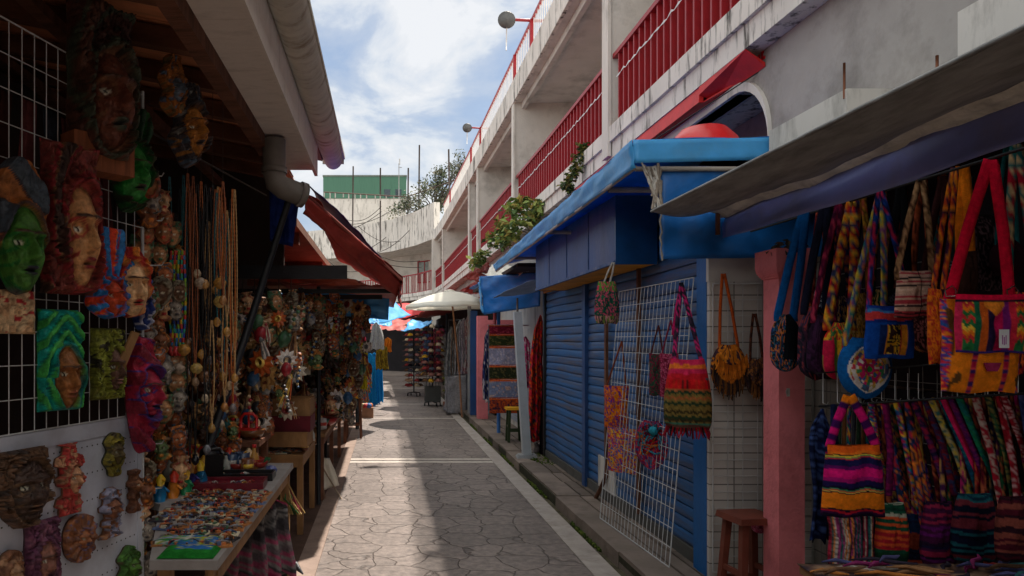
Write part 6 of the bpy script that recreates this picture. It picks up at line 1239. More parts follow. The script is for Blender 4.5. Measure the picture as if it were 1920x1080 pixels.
STR = [(1563, 1560, 980, 'dark navy', weave([(24, 30, 60), (30, 40, 80)], 3, 30, 1)), (1632, 1640, 900, 'dark green and pink', SC_[0]), (1660, 1666, 930, 'magenta', weave([(130, 20, 80), (90, 20, 70)], 3, 30, 4)), (1656, 1700, 1010, 'orange and teal patterned', SC_[4]), (1680, 1735, 1000, 'orange flecked', SC_[1]), (1700, 1745, 1055, 'blue and red patterned', SC_[5]), (1712, 1780, 930, 'purple red', weave([(90, 30, 80), (150, 30, 60), (30, 26, 60)], 3, 40, 7)), (1735, 1790, 930, 'dark red', weave([(110, 20, 30), (70, 20, 50), (40, 50, 90)], 3, 44, 2)),
       (1745, 1830, 960, 'cream and yellow', fl([(170, 150, 110), (190, 160, 50), (40, 90, 90)], 2, 4, 12)), (1765, 1845, 950, 'teal blue', weave([(20, 80, 110), (16, 60, 90), (30, 110, 120)], 3, 40, 9)), (1768, 1868, 960, 'hot pink', S((206, 30, 90))), (1797, 1885, 940, 'turquoise green', weave([(20, 100, 100), (30, 120, 80)], 3, 40, 5)), (1782, 1850, 900, 'violet', weave([(80, 20, 90), (120, 30, 90)], 3, 40, 6)), (1828, 1880, 960, 'crimson and white edged', fl([(150, 20, 40), (150, 24, 44), (170, 150, 140)], 2, 8, 14)), (1852, 1905, 960, 'dark green', fl([(40, 80, 50), (30, 50, 40), (130, 110, 60)], 2, 9, 14)), (1873, 1915, 1010, 'red flowered', fl([(140, 20, 34), (150, 24, 40), (120, 16, 30), (190, 150, 150)], 2, 3, 18)), (1880, 1940, 900, 'second red flowered', fl([(140, 20, 34), (120, 16, 30), (180, 140, 140)], 2, 13, 18)), (1915, 1950, 960, 'navy flecked', weave([(30, 40, 80), (60, 60, 100)], 3, 40, 8))]
for k, (pa, pb, pyb, nm, cf) in enumerate(STR):
    Yk = 3.38-(pa-1535)/425*.55; A0 = P3(pa, 760-(pa-1535)*.06, Yk); B0 = P3(pb, pyb, Yk-.03)
    T = thing('bag_strap', '%s woven strap hooked on the lower rail' % nm, 'strap', A0[:], 0)
    e = B0-A0; dx = random.uniform(.02, .04)
    obj('strap_front', ribbon([Vector((0, 0, .0)), e*.5+Vector((.01*math.sin(k), -.01, 0)), e], .030, cf, n=50), cloth, T, solid=.003)
    obj('strap_back', ribbon([Vector((.008, .015, 0)), e*.5+Vector((dx, .02, 0)), e+Vector((dx*1.5, .015, .02))], .026, cf, n=50), cloth, T, solid=.003)
BK = ['wine', 'navy', 'rust', 'plum', 'forest green', 'teal', 'brown', 'magenta', 'indigo', 'ochre', 'crimson', 'slate']
for k in range(36):
    pa = 1640+k*8.6; Yk = 3.42-(pa-1535)/425*.55; A0 = P3(pa, 762-(pa-1535)*.06, Yk); B0 = P3(pa+random.uniform(0, 60), random.uniform(960, 1060), Yk)
    c = [(110, 20, 40), (24, 34, 80), (150, 70, 40), (80, 30, 80), (30, 80, 50), (20, 90, 90), (90, 60, 44), (170, 30, 100), (50, 40, 120), (170, 130, 50), (160, 20, 40), (60, 70, 84)][k % 12]
    T = thing('bag_strap', '%s woven strap in the back layer of the lower rack, %s third' % (BK[k % 12], ['left', 'middle', 'right'][k // 12]), 'strap', A0[:], 0)
    obj('strap_front', ribbon([Vector((0, 0, 0)), (B0-A0)*.5+Vector((.012*math.sin(k*2), 0, 0)), B0-A0], .026, [weave([c, tuple(int(x*.6) for x in c), (180, 90, 60)], 3, 44, k), fl([c, c, (200, 150, 80), (40, 40, 60)], 2, k, 16)][k % 2], n=40), cloth, T, solid=.003)
for k, (x0, x1, y0, y1, c, Yk) in enumerate(((1728, 1792, 940, 1060, [(60, 16, 50), (30, 16, 40), (130, 30, 60), (24, 20, 50), (90, 20, 90)], 3.05), (1786, 1868, 925, 1050, [(14, 50, 70), (20, 24, 50), (110, 40, 50), (30, 90, 100), (16, 20, 40)], 3.0), (1868, 1930, 930, 1050, [(70, 16, 30), (40, 16, 26), (120, 60, 50)], 2.72), (1690, 1735, 960, 1065, [(20, 40, 70), (150, 60, 40), (24, 24, 50)], 3.2))):
    hang('woven_bag', ['purple banded dark bag at the foot of the strap rack', 'teal and red banded dark bag at the foot of the strap rack', 'dark red bag at the foot of the red flowered straps', 'navy and rust banded bag beside the green banded pouch'][k], 'bag', (x0+x1)/2, y0, Yk, body_mb((x1-x0)*Yk/F, (y1-y0)*Yk/F, stripes(c, 22, .06, k+2), 'sack', .04, seed=k))
for k in range(8):
    pa = 1575+k*9; T = thing('bag_strap', 'thin dull strap in the bunch behind the handles of the striped shoulder bag', 'strap', P3(pa, 762, 3.42)[:], 0, 'thin straps behind the striped bag'); obj('strap_front', ribbon([Vector((0, 0, 0)), Vector((.0, .01, -.2)), Vector((.004, 0, -.42))], .018, [S((50, 70, 50)), S((110, 70, 40)), SC_[2], S((60, 60, 70))][k % 4]), cloth, T, solid=.003)
# table at the bottom right with woven strips
t = thing('stall_table', 'low display table heaped with woven bracelets at the bottom right corner', 'table', (2.3, 2.65, 0))
obj('table_top', MB().box(-.62, .34, -.35, .28, .66, .69), wood, t); 
for a in (-1, 1):
    for b_ in (-1, 1): obj('leg', MB().box(-.14+a*.44-.02, -.14+a*.44+.02, -.03+b_*.28-.02, -.03+b_*.28+.02, 0, .659), wood, t)
obj('table_cover', sheet((-.63, -.36, .694), (.34, -.36, .694), (.34, .28, .70), (-.63, .28, .70), 30, 20, .006, 6, 5, cfn=lambda u, v: weave([(120, 90, 70), (80, 60, 56), (150, 120, 96), (60, 50, 60)], 50, 60, 2)(u*2-1, v)), cloth, t, solid=.003)
for k in range(90):
    mb = MB(); c = random.choice([(150, 110, 76), (110, 80, 60), (170, 160, 150), (150, 50, 50), (80, 80, 120), (190, 120, 60), (50, 44, 56), (60, 110, 110), (140, 50, 100)]); L_ = random.uniform(.06, .13)
    mb.tube([(-L_, 0, 0), (-L_*.3, .01, .008), (L_*.3, -.01, .004), (L_, .0, 0)], [.003, .008, .008, .003], c, 6)
    tag(obj('woven_bracelet', mb, cloth, None, (2.3+random.uniform(-.6, .3), 2.65+random.uniform(-.3, .22), .70+random.uniform(0, .05)), random.uniform(-.5, .9)), 'small woven bracelet in the heap on the bottom right table', 'bracelet', 'bracelets heaped on the right table')

# -- bags on the tiled wall, grid panel and the fascia
def fringe(T, w, h, n, cols, z0, y=-.03, ln=.08, curve=0):
    mb = MB()
    for k in range(n):
        f = k/(n-1)*2-1; x = f*w/2; zz = z0+curve*(abs(f)**2); mb.tube([(x, y, zz), (x*1.08+random.uniform(-.006, .006), y-.006, zz-ln*.5), (x*1.12+random.uniform(-.01, .01), y, zz-ln*random.uniform(.85, 1.1))], [.004, .005, .003], random.choice(cols), 4)
    o = obj('fringe', mb, cloth, T); return o
T, org, w, h = bag('orange fringed leather bag hanging on the pale tiled wall', (1356, 513), (1332, 1400, 645, 740), 4.45, lambda u, v: fl([(214, 130, 40), (196, 110, 30), (60, 40, 50)], 4, 5)(u, v), S((180, 80, 30)), 'round', sw=.018, t=.04, spread=.5)
fringe(T, w*.8, h, 26, [(220, 130, 40), (190, 104, 30), (210, 120, 36)], -.13, -.045, .09, .07); fringe(T, w*.9, h, 34, [(60, 44, 40), (110, 70, 36), (36, 30, 34)], -.22, -.03, .12, .10)
T, org, w, h = bag('smaller brown patterned fringed bag beside the pillar on the tiled wall', (1414, 588), (1398, 1438, 672, 745), 4.42, fl([(150, 96, 44), (60, 40, 50), (90, 60, 40), (40, 30, 40)], 6, 8), weave([(120, 70, 50), (70, 44, 36)], 3, 20, 2), 'round', sw=.016, t=.035, spread=.6)
fringe(T, w*.9, h, 20, [(90, 60, 40), (130, 84, 44), (50, 36, 34)], -.17, -.03, .09, .07)
# leaning wire panel in front of the shutters: bottom (1.80,6.1)-(1.88,4.8), leaning on the shutter
lean = thing('leaning_wire_panel', 'tall white wire panel leaning against the blue shutter', 'grid panel', (1.84, 5.45, .1)); 
mb = wires(-.68, .66, .01, 1.93, .066, .125, .0024, lambda u, z: (.03*(-u)/.66*-1*-1+.0-.0+z*.085, u, z)); mb2 = MB()
obj('wire_mesh', mb, metal_w, lean)
def panelpt(py_px, px, off=-.03):   # point on the leaning panel for a photo pixel
    # x = 1.84+.085*(z-.1)+... solve by iteration
    Y = 5.4
    for _ in range(30):
        z = H-(py_px-CY)*Y/F; x = 1.84+.085*(z-.1)+off; Y = x*F/(px-CX)
    return Vector((x, Y, H-(py_px-CY)*Y/F))
def pbag(label, apex, box, cfn, scfn, shape='rect', t=.03, sw=.02, off=-.06, rz=-.75, seed=0, spread=.8, hscale=1.25):
    cxp = (box[0]+box[1])/2; p = panelpt(box[2], cxp, off); Y = p.y; w = (box[1]-box[0])*Y/F*hscale; h = (box[3]-box[2])*Y/F
    T = thing('woven_bag', label, 'bag', p[:], rz); obj('bag_body', body_mb(w, h, cfn, shape, t, 40, 48, seed), cloth, T)
    a = panelpt(apex[1], apex[0], off+.03)-p; a = Vector((a.x*math.cos(-rz)-a.y*math.sin(-rz), a.x*math.sin(-rz)+a.y*math.cos(-rz), a.z))
    if scfn:
        for s_ in (-1, 1): obj('strap', ribbon([a, a.lerp(Vector((s_*w/2*spread, 0, -.01)), .5), Vector((s_*w/2*spread, 0, -.02))], sw, scfn), cloth, T, solid=.003)
    return T, w, h
def c_big(u, v):
    C = zig([(60, 50, 30), (120, 100, 50), (40, 60, 40), (160, 90, 50)], 7, 26, 3)(u, v)
    C = np.where((v < .42)[..., None], stripes([(190, 30, 40), (150, 30, 110), (220, 110, 40), (60, 50, 140), (200, 40, 80), (40, 100, 110)], 14, .04, 7)(u, v), C)
    C = np.where(((v > .28) & (v < .42))[..., None], stripes([(200, 24, 30), (190, 40, 30), (110, 30, 30)], 20, 0, 2, 'u')(u, v), C)
    return np.where((v > .88)[..., None], stripes([(60, 120, 100), (90, 60, 50), (60, 100, 80)], 30, .02, 5)(u, v), C)
T, w, h = pbag('large knitted bag with red stripes and fringe on the right edge of the wire panel', (1277, 530), (1252, 1326, 672, 808), c_big, fl([(200, 40, 110), (30, 30, 40), (60, 40, 60)], 2, 3, 10), 'sack', .07, .026, -.10, -.5, hscale=1.08, spread=.6)
fringe(T, w*.9, h, 24, [(170, 30, 40), (40, 24, 30), (120, 20, 40)], -h+.03, -.03, .07)
T2 = obj('pink_ribbon', ribbon([panelpt(530, 1278, -.02), panelpt(580, 1268, -.05), panelpt(628, 1262, -.04)], .022, S((216, 40, 110))), cloth, solid=.003); tag(T2, 'bright pink ribbon tied at the top right corner of the wire panel', 'ribbon')
pbag('dark green and maroon embroidered pouch at mid panel', (1235, 610), (1220, 1243, 662, 742), fl([(40, 80, 60), (60, 50, 50), (130, 30, 60)], 4, 4, 3), S((80, 40, 40)), 'rect', .02, .01, -.04, -.6)
pbag('maroon and pink embroidered pouch at mid panel beside the knitted bag', (1258, 600), (1241, 1268, 662, 745), fl([(150, 30, 70), (110, 30, 50), (190, 90, 120)], 5, 2, 3), S((120, 40, 60)), 'rect', .02, .01, -.045, -.6)
pbag('orange embroidered tall pouch at the left edge of the wire panel', (1166, 640), (1137, 1174, 722, 802), fl([(222, 130, 30), (214, 120, 26), (90, 50, 130), (200, 60, 40)], 6, 6, 2), S((120, 60, 40)), 'rect', .035, .014, -.05, -.6)
pbag('flat orange embroidered square bag below the tall orange pouch', (1166, 795), (1142, 1190, 802, 886), fl([(222, 130, 40), (110, 60, 150), (200, 60, 60), (224, 170, 50), (60, 90, 160)], 6, 9, 1.6), None, 'rect', .015, .01, -.03, -.8)
T, w, h = pbag('bunch of red embroidered charms with turquoise flower at the foot of the panel', (1220, 780), (1196, 1246, 788, 880), fl([(170, 30, 50), (130, 30, 60), (60, 110, 140), (200, 60, 50), (60, 40, 110)], 7, 3, 1.5), None, 'round', .02, .01, -.03, -.7)
mb = MB()
for k in range(26):
    mb.tube([(random.uniform(-.09, .09), -.03, -random.uniform(.02, .25)) for _ in range(3)], .006, random.choice([(190, 30, 50), (60, 130, 150), (200, 110, 50), (150, 30, 80)]), 4)
obj('tassels', mb, cloth, T)
mb = MB(); mb.lathe([(.01, 0), (.035, .006), (.01, .014)], (50, 150, 170), 8); o = obj('turquoise_flower', mb, cloth, T, (.03, -.04, -.07)); o.rotation_euler = (R(90), 0, 0)
T, org, w, h = bag('green and pink embroidered drawstring bag hanging from the corner of the fascia box', (1150, 492), (1116, 1160, 527, 607), 5.3, lambda u, v: np.where((v < .25)[..., None], fl([(80, 140, 50), (60, 110, 50), (190, 60, 90)], 5, 2)(u, v), np.where((v > .82)[..., None], fl([(110, 130, 60), (190, 130, 130), (60, 50, 60)], 6, 4)(u, v), fl([(24, 70, 56), (30, 90, 66), (190, 70, 100), (24, 60, 60)], 7, 6, 2)(u, v))), S((180, 170, 160)), 'sack', sw=.012, t=.05, spread=.25)
# pink bag on the stool
T, org, w, h = bag('small pink and white patterned cloth bag half hidden by the pink pillar on the stool', (1440, 955), (1408, 1440, 968, 1000), 4.3, fl([(200, 60, 110), (220, 150, 180), (190, 40, 90)], 8, 3), S((200, 60, 110)), 'round', sw=.012, t=.03, strap_n=0)

# ================================================================== middle distance right side beyond the shutters
t = thing('leaning_post', 'white painted square post leaning at the pavement edge beyond the shutters', 'post', (1.84, 9.45, .1))
A0 = Vector(W(970, 585, 9.3))-Vector(t.location); mb = MB(); s_ = .055
mb.hexa([(-s_, -s_, .0), (s_, -s_, 0), (s_, s_, 0), (-s_, s_, 0), (A0.x-s_*.9, A0.y-s_*.9, A0.z), (A0.x+s_*.9, A0.y-s_*.9, A0.z), (A0.x+s_*.9, A0.y+s_*.9, A0.z), (A0.x-s_*.9, A0.y+s_*.9, A0.z)]); obj('shaft', mb, mat('white_post', (186, 192, 196), .5, .1, 5, .2, 40, .4, dirt=(120, 116, 110), dscale=5, damt=.4), t)
mb = MB(); mb.hexa([(-.16, -.14, -.02), (.14, -.15, -.02), (.16, .12, -.02), (-.14, .14, -.02), (-.12, -.1, .035), (.1, -.11, .03), (.12, .09, .035), (-.1, .1, .03)]); obj('footing', mb, stonem, t)
mb = MB(); mb.tube([(A0.x, A0.y, A0.z), (A0.x, A0.y, A0.z+.18)], .014, (90, 80, 76), 6); obj('top_bolt', mb, plain, t)
# kiosk 2 body behind dresses
k2 = thing('textile_kiosk', 'white walled textile kiosk between the blue shutters and the pink post', 'kiosk', (2.4, 12, .1)); LK2 = -Vector(k2.location)
o = obj('wall', MB().box(2.3, 2.74, 9.52, 14.6, .1, 2.6), plaster, k2); o.location = LK2
mb = MB()
for z in np.arange(.2, 1.1, .09): mb.box(2.285, 2.299, 10.2, 13.9, z, z+.07)
o = obj('lower_shutter', mb, mat('pale_shutter', (160, 166, 176), .5, .15, 5), k2); o.location = LK2
o = obj('roof', MB().box(1.75, 2.74, 9.6, 14.6, 2.61, 2.66), darkm, k2); o.location = LK2
mb = MB(); 
for y in (10.4, 12.2, 13.8): mb.tube([(1.86, y, .1), (1.86, y, 2.2)], .028, (40, 90, 150), 8)
tb = tag(obj('blue_pole', MB().tube([(1.85, 11.9, .1), (1.85, 11.9, 2.3)], .03, (50, 100, 160), 8), plain), 'slim blue pole behind the hanging woven textiles', 'pole')
tag(obj('red_pole', MB().tube([(1.80, 12.0, 1.7), (1.80, 12.0, 2.45)], .025, (140, 50, 50), 8), plain), 'short dull red pole under the bright blue box awning', 'pole')
# dress
hang('floral_dress', 'long red and orange flowered dress hanging beside the shutter end', 'dress', 1012, 590, 9.75, garment(.34, 1.72, fl([(190, 30, 26), (220, 90, 24), (150, 20, 40), (60, 70, 40), (200, 40, 70), (40, 40, 60), (190, 30, 26)], 5, 3, 6), .3, 1.05, 4, .05, 2, 30, 70))
hang('dark_dress', 'dark dress hanging just behind the red flowered one', 'dress', 1026, 590, 9.62, garment(.2, 1.95, S((30, 22, 28)), .5, 1, 4, .04, 5))
hang('grey_blouse', 'small pale grey top hanging against the shutter end', 'top', 1026, 618, 9.56, garment(.13, .55, S((170, 168, 168)), .5, .9, 3, .03, 6))
for k in range(5):
    mb = MB(); mb.tube([(0, 0, 0), (.04, -.05, .08), (.0, -.08, .16)], [.03, .05, .02], [(120, 110, 110), (60, 50, 60), (150, 140, 136), (90, 60, 60), (70, 80, 100)][k], 7)
    tag(obj('shoe_bundle', mb, cloth, None, (2.0+.05*k, 9.75+.06*k, .1+.0*k), k), 'small dark bundle on the pavement under the flowered dress', 'bundle', 'bundles under the flowered dress')
# textile rack with stacked woven mats
t = thing('textile_rack', 'rack of woven mats in bands of grey, green, orange and lilac', 'rack', W(948, 610, 11.3)); x0 = .26
obj('rail', MB().tube([(-x0-.02, 0, 0), (x0+.1, 0, 0)], .012, (200, 190, 190), 6).tube([(-x0, 0, 0), (-x0, 0, -1.40)], .012, (90, 90, 96), 6).tube([(x0, 0, 0), (x0, 0, -1.40)], .012, (90, 90, 96), 6), plain, t)
BANDS = [((120, 30, 50), (170, 60, 80)), ((50, 60, 34), (100, 90, 50)), ((150, 150, 176), (190, 180, 190)), ((44, 50, 34), (90, 84, 50)), ((120, 130, 160), (190, 160, 150)), ((150, 60, 40), (200, 90, 40), (60, 40, 60))]
hs = [.15, .19, .31, .22, .30, .24]; z = 0
for k in range(6):
    y = -.03-.012*k*0
    cf = (lambda cols, s_: lambda u, v: np.where(((v < .08) | (v > .94))[..., None], lin((200, 90, 40)), fl([cols[0], cols[-1], cols[0], (cols[0] if len(cols) < 3 else cols[1])], 7, s_, .6)(u, v)))(BANDS[k], k)
    mb = sheet((-x0, y-.006*(k % 2), z), (x0, y-.006*(k % 2), z), (x0, y, z-hs[k]+.01), (-x0, y, z-hs[k]+.01), 40, 16, .008, 4, k, cfn=cf); o = obj('woven_mat', mb, cloth, t, solid=.006); z -= hs[k]-.005
for k, c in enumerate(((40, 50, 100), (30, 70, 110), (190, 40, 90), (200, 60, 120))):
    hang('hanging_garment', ['dark navy garment at the left side of the woven mats', 'teal blue garment behind the navy one', 'hot pink garment peeping left of the woven mats', 'pink striped garment showing between the leaning post and the mats'][k], 'garment', (917, 921, 922, 985)[k], (615, 620, 640, 630)[k], (11.6, 12.1, 11.9, 10.9)[k], garment(.2, (1.15, 1.2, .9, .8)[k], fl([c, tuple(int(x*.6) for x in c), c, (200, 190, 190)], 4, k, 3), .8, 1, 4, .04, k))
# pink post, blue posts
tag(obj('pink_post', MB().box(-.10, .10, -.1, .1, 0, 2.02), pinkm, None, (W(904, 783, 14.2)[0], 14.2, .1)), 'pink square post standing beyond the woven mats', 'post')
tag(obj('pink_board', MB().box(-.4, .42, -.02, .02, 0, .3), pinkm, None, W(943, 632, 12.6)), 'pink board above the woven mats', 'board')
tag(obj('blue_post', MB().box(-.07, .07, -.05, .05, 0, 2.15), blued, None, (W(888, 780, 14.9)[0], 14.9, .1)), 'blue painted post just left of the pink post', 'post')
tag(obj('rusty_post', MB().box(-.035, .035, -.03, .03, 0, 2.3), mat('pale_rusty', (150, 150, 150), .6, .2, 5, .2, 40, .3, dirt=(170, 80, 40), dscale=2, damt=.8), None, (W(880, 780, 15.2)[0], 15.2, .1)), 'thin pale rust stained post beside the grey sheeted rack', 'post')
# grey sheeted goods
t = thing('covered_rack', 'display rack wrapped in grey striped plastic sheeting beside the umbrella pole', 'rack', (W(858, 780, 16.2)[0], 16.2, .0))
wS, dS = .27, .3; st_ = stripes([(120, 120, 126), (140, 138, 142), (90, 90, 98), (150, 146, 148)], 18, .02, 3, 'u')
for nm, P in (('front_cover', [(-wS, -dS, .86), (wS, -dS, .88), (wS, -dS, .03), (-wS, -dS, .03)]), ('side_cover', [(-wS, dS, .86), (-wS, -dS, .86), (-wS, -dS, .03), (-wS, dS, .03)]), ('right_cover', [(wS, -dS, .88), (wS, dS, .88), (wS, dS, .03), (wS, -dS, .03)]), ('top_cover', [(-wS, -dS, .87), (wS, -dS, .88), (wS, dS, .87), (-wS, dS, .87)])):
    obj(nm, sheet(*P, 26, 18, .025, 5, len(nm), cfn=st_ if nm != 'top_cover' else None, col=(120, 120, 126)), cloth, t, solid=.004)
mb = MB(); 
for sx_ in (-1, 1): mb.tube([(sx_*.2, 0, .0), (sx_*.2, 0, 2.1)], .015, (60, 60, 64), 6)
mb.tube([(-.2, 0, 2.1), (.2, 0, 2.1)], .015, (60, 60, 64), 6); obj('rack_frame', mb, plain, t)
for k in range(5):
    hang('hanging_garment', ['pale grey garment leftmost above the sheeted rack', 'dull brown garment second above the sheeted rack', 'silver grey garment in the middle above the sheeted rack', 'lilac grey garment fourth above the sheeted rack', 'pinkish garment with white edge nearest the rusty post'][k], 'garment', 846+k*8, (612, 604, 600, 596, 592)[k], 16.0, garment(.3, 1.3, fl([[(130, 130, 130), (90, 90, 94)], [(110, 90, 80), (70, 60, 56)], [(150, 150, 156), (120, 120, 126)], [(130, 120, 136), (160, 150, 160)], [(160, 110, 116), (190, 180, 180)]][k], 3, k, 3), .5, 1, 4, .04, k), rz=.2)
# umbrella
t = thing('white_umbrella', 'large cream market umbrella open over the alley with a thin wooden pole', 'umbrella', (W(866, 783, 15.3)[0], 15.3, .006)); n = 8
cx0, cz0, rU, hU = -.22, 2.62, .80, .30; tilt = .02
mb = MB(); nr = 8; Uc = Vector((-.27, -.1, 0))
rings = []; rU = .93
for i in range(nr+1):
    f = i/nr
    for k in range(n*4):
        a = 2*math.pi*k/(n*4); sag = 1-.035*(1-abs(math.cos(a*n/2)))*f; r = rU*f*sag
        rings.append((Uc.x+r*math.cos(a), Uc.y+r*math.sin(a), 2.68-hU*f**1.5-.0*f+.01*math.sin(a*n)*f+tilt*r*math.cos(a)))
N_ = n*4; G = [[i*N_+k, i*N_+(k+1) % N_, (i+1)*N_+(k+1) % N_, (i+1)*N_+k] for i in range(nr) for k in range(N_)]
mb.add(rings, G, (236, 230, 214), True); obj('canopy', mb, mat('cream_canvas', (250, 247, 238), .85, .03, 3, .2, 60, .1, transl=.6), t, solid=.003)
mb = MB(); base_i = nr*N_
V = rings[base_i:]+[(x*1.0, y, z-.07) for x, y, z in rings[base_i:]]; mb.add(V, [[k, (k+1) % N_, N_+(k+1) % N_, N_+k] for k in range(N_)], (230, 224, 206), True); obj('hem', mb, mat('cream_canvas'), t, solid=.003)
mb = MB(); mb.tube([(.0, 0, 0), (-.05, -.02, .9), (-.2, -.09, 2.3), (Uc.x, Uc.y, 2.70)], .019, (140, 96, 66), 8); obj('pole', mb, plain, t)
mb = MB(); mb.lathe([(.13, 0), (.10, .03), (.02, .05)], (232, 226, 212), 12, (Uc.x, Uc.y, 2.665)); obj('cap', mb, whitec, t)
for k in range(n):
    a = 2*math.pi*k/n; e = Vector((Uc.x+rU*.93*math.cos(a), Uc.y+rU*.93*math.sin(a), 2.68-hU*.93**1.5-.02)); m_ = Vector((Uc.x+rU*.5*math.cos(a), Uc.y+rU*.5*math.sin(a), 2.68-hU*.5**1.5-.02))
    obj('rib', MB().tube([(Uc.x, Uc.y, 2.655), m_[:], e[:]], .006, (120, 90, 66), 5).tube([(Uc.x, Uc.y, 2.38), m_[:]], .006, (120, 90, 66), 5), plain, t)
# second umbrella style shades farther away (cast the arcs of shade)
# spinner racks
def spinner(label, px, pyb, Y, h, r, n, crate_=False):
    x = W(px, 0, Y)[0]; t = thing('spinner_rack', label, 'display rack', (x, Y, 0))
    mb = MB(); mb.tube([(0, 0, .1), (0, 0, h)], .02, (20, 20, 22), 8)
    for a in range(4): mb.tube([(0, 0, .12), (r*math.cos(a*1.57+.4), r*math.sin(a*1.57+.4), .09)], .015, (20, 20, 22), 6); mb.tube([(r*.8*math.cos(a*1.57+.4), r*.8*math.sin(a*1.57+.4), .3), (r*.8*math.cos(a*1.57+.4), r*.8*math.sin(a*1.57+.4), h)], .008, (20, 20, 22), 5)
    obj('rack_frame', mb, blackm, t)
    for a in range(4):
        ca, sa = math.cos(a*1.57+.4), math.sin(a*1.57+.4); wb_ = MB(); wb_.tube([(r*ca-.015, r*sa, .04), (r*ca+.015, r*sa, .04)], .04, (16, 16, 18), 10); obj('wheel', wb_, blackm, t)
    if crate_: obj('base_box', MB().box(-r*.9, r*.9, -r*.9, r*.9, .12, .5, (66, 66, 64)), plain, t)
    z = .62 if crate_ else .3
    cols = [(190, 150, 120), (40, 36, 40), (150, 60, 60), (200, 180, 150), (110, 80, 60), (200, 160, 60), (90, 90, 100), (160, 110, 100)]
    while z < h-.05:
        for a in range(n):
            th = 2*math.pi*a/n+random.uniform(-.1, .1); 
            c = random.choice(cols); me = CAPS[random.randrange(len(CAPS))]
            o = obj('sun_cap', me, cloth, None, (x+r*math.cos(th), Y+r*math.sin(th), z), th+math.pi/2+random.uniform(-.3, .3)); o.scale = (1.1, 1.1, 1.1)
            tag(o, ('small cap on the taller rack with a grey box base' if crate_ else 'small cap on the farther thin rack'), 'cap', 'caps on the rack with a grey base' if crate_ else 'caps on the farther rack')
        z += .15
CAPS = []
for c in ((190, 150, 120), (36, 34, 40), (150, 60, 60), (200, 180, 150), (110, 80, 60), (210, 160, 50), (90, 90, 100), (160, 110, 100)):
    mb = MB(); mb.lathe([(.07, 0), (.068, .03), (.045, .06), (.005, .07)], c, 10); mb.hexa([(-.05, -.13, -.01), (.05, -.13, -.01), (.06, -.05, .0), (-.06, -.05, 0), (-.05, -.13, -.004), (.05, -.13, -.004), (.06, -.05, .008), (-.06, -.05, .008)], tuple(int(q_*.7) for q_ in c)); CAPS.append(mb.mesh('sun_cap'))
spinner('black wheeled display rack of caps with a grey box base under the umbrella', 811, 762, 18.2, 2.05, .22, 7, True)
spinner('thinner black display rack of caps farther back beside the dark passage', 776, 745, 21.5, 2.2, .2, 6)
tag(obj('blue_shelf_pole', MB().tube([(0, 0, 0), (0, 0, 2.3)], .03, (24, 24, 30), 6), plain, None, (W(838, 0, 17.6)[0], 17.6, 0)), 'black upright pole between the cap rack and the sheeted rack', 'pole')
mb = MB(); leaves(mb, (0, 0, .55), (.1, .2, .5), 120, .07, [(60, 80, 36), (150, 150, 50), (44, 60, 30)], seed=3); T = thing('potted_plant', 'small yellow green plant between the cap rack and the grey sheeting', 'plant', (W(839, 0, 17.0)[0], 17.0, 0)); obj('foliage', mb, leafm, T, (0, 0, .25)); obj('pot', MB().lathe([(.08, 0), (.11, .2), (.1, .2), (.09, .16)], (110, 60, 40), 12), plain, T); obj('stem', MB().tube([(0, 0, .15), (0, 0, 1.0)], .01, (60, 70, 30), 5), plain, T)
# right hand stalls beyond the umbrella: wall with goods in shade
k3 = thing('far_right_stalls', 'row of shaded stalls along the right beyond the umbrella', 'stall', (2.3, 22, 0)); LK3 = -Vector(k3.location)
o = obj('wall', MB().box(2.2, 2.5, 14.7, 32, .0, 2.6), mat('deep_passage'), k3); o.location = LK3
o = obj('roof', sheet((1.1, 16.5, 2.45), (1.0, 31, 2.6), (2.7, 31, 2.8), (2.7, 16.5, 2.75), 40, 10, .05, 8, 3), redt, k3, solid=.01); o.location = LK3
for k in range(34):
    Yk = random.uniform(18.5, 31); hang('hanging_garment', 'folded garment hanging in the shade of the far right stalls', 'garment', 0, 0, 1, garment(.45, random.uniform(.8, 1.3), fl(random.choice([[(90, 80, 90), (60, 50, 60)], [(120, 50, 60), (70, 30, 40)], [(60, 80, 110), (40, 50, 80)], [(140, 130, 120), (100, 90, 84)]]), 4, k, 2), .7, 1, 4, .04, k, 12, 14), rz=-.9, group='garments in the far right stalls').location = (random.uniform(1.5, 2.1), Yk, random.uniform(1.6, 2.2))
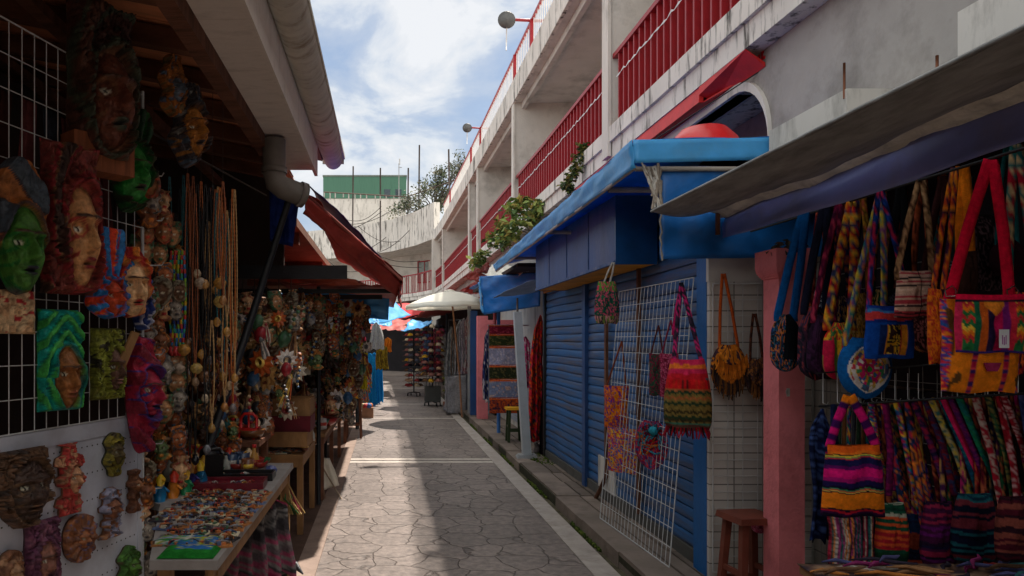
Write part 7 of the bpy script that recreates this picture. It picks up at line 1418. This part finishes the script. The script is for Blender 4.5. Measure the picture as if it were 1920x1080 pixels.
# left far garments
for k in range(30):
    Yk = random.uniform(16, 31); hang('hanging_garment', 'coloured garment hanging in the shade of the far left stalls', 'garment', 0, 0, 1, garment(.45, random.uniform(.6, 1.2), fl(random.choice([[(90, 80, 90), (60, 50, 60)], [(180, 50, 60), (90, 30, 40)], [(60, 100, 140), (40, 50, 80)], [(190, 150, 60), (150, 90, 44)], [(150, 60, 110), (90, 40, 80)]]), 4, k, 2), .7, 1, 4, .04, k, 12, 14), rz=.9, group='garments in the far left stalls').location = (random.uniform(-1.3, -.75), Yk, random.uniform(1.5, 2.2))
for k in range(3):
    mb = MB(); x, y, z = W(728, 700, 30.5); mb.box(-.35, .35, -.2, .2, 0, .7, (60, 30, 34)); mb.box(-.38, .38, -.23, .23, .7, .74, (70, 50, 44))
    if k == 0: tag(obj('dark_counter', mb, plain, None, (x-.6, 32.5, 0)), 'dim low counter in the dark passage at the alley end', 'counter')
t = thing('crate_of_goods', 'small cardboard box of red and blue trinkets at the foot of the blue towels', 'box', (W(690, 0, 15.5)[0], 15.3, 0))
obj('box_wall', MB().box(-.12, .12, -.12, .12, 0, .22, (150, 110, 84)), plain, t)
mb = MB()
for k in range(12): mb.lathe([(.01, 0), (.05, .03), (.04, .09), (.005, .11)], random.choice([(180, 60, 60), (60, 100, 160), (200, 120, 60), (200, 180, 140)]), 7, (random.uniform(-.1, .1), random.uniform(-.1, .1), .2))
o = obj('trinkets', mb, plain, t); o['kind'] = 'stuff'
mb = MB(); mb.lathe([(.06, 0), (.08, .03), (.08, .05)], (190, 130, 60), 10); 
for k, (px, py) in enumerate(((690, 700), (688, 722), (693, 690))): hang('patterned_garment', 'orange and green patterned cloth beside the blue towels', 'garment', px-4, py-12, 16.6, garment(.2, .6, fl([(210, 130, 40), (60, 120, 90), (60, 110, 150), (170, 50, 50)], 4, k, 2), .8, 1, 3, .03, k), group='patterned cloths beside the blue towels')
# unseen cloth added above the frame to keep sun off the left table
t = thing('added_sun_blocker', 'added sun blocking cloth high over the near alley, out of view', 'light blocker', (0, 5, 5.0)); LA = -Vector(t.location)
o = obj('cloth_sheet', sheet((-.3, 4.3, 5.05), (-.3, 7.0, 5.05), (1.12, 6.9, 5.0), (1.12, 4.3, 5.0), 30, 14, .04, 4, 2, .05), mat('sun_blocker_cloth', (120, 116, 108), .9, .2, 4, .3, 40, .1), t, solid=.005); o.location = LA
for y in (4.3, 6.9): o = obj('rope', MB().tube([(1.1, y, 5.0), (2.6, y, 4.9)], .006, (150, 140, 120), 5), plain, t); o.location = LA
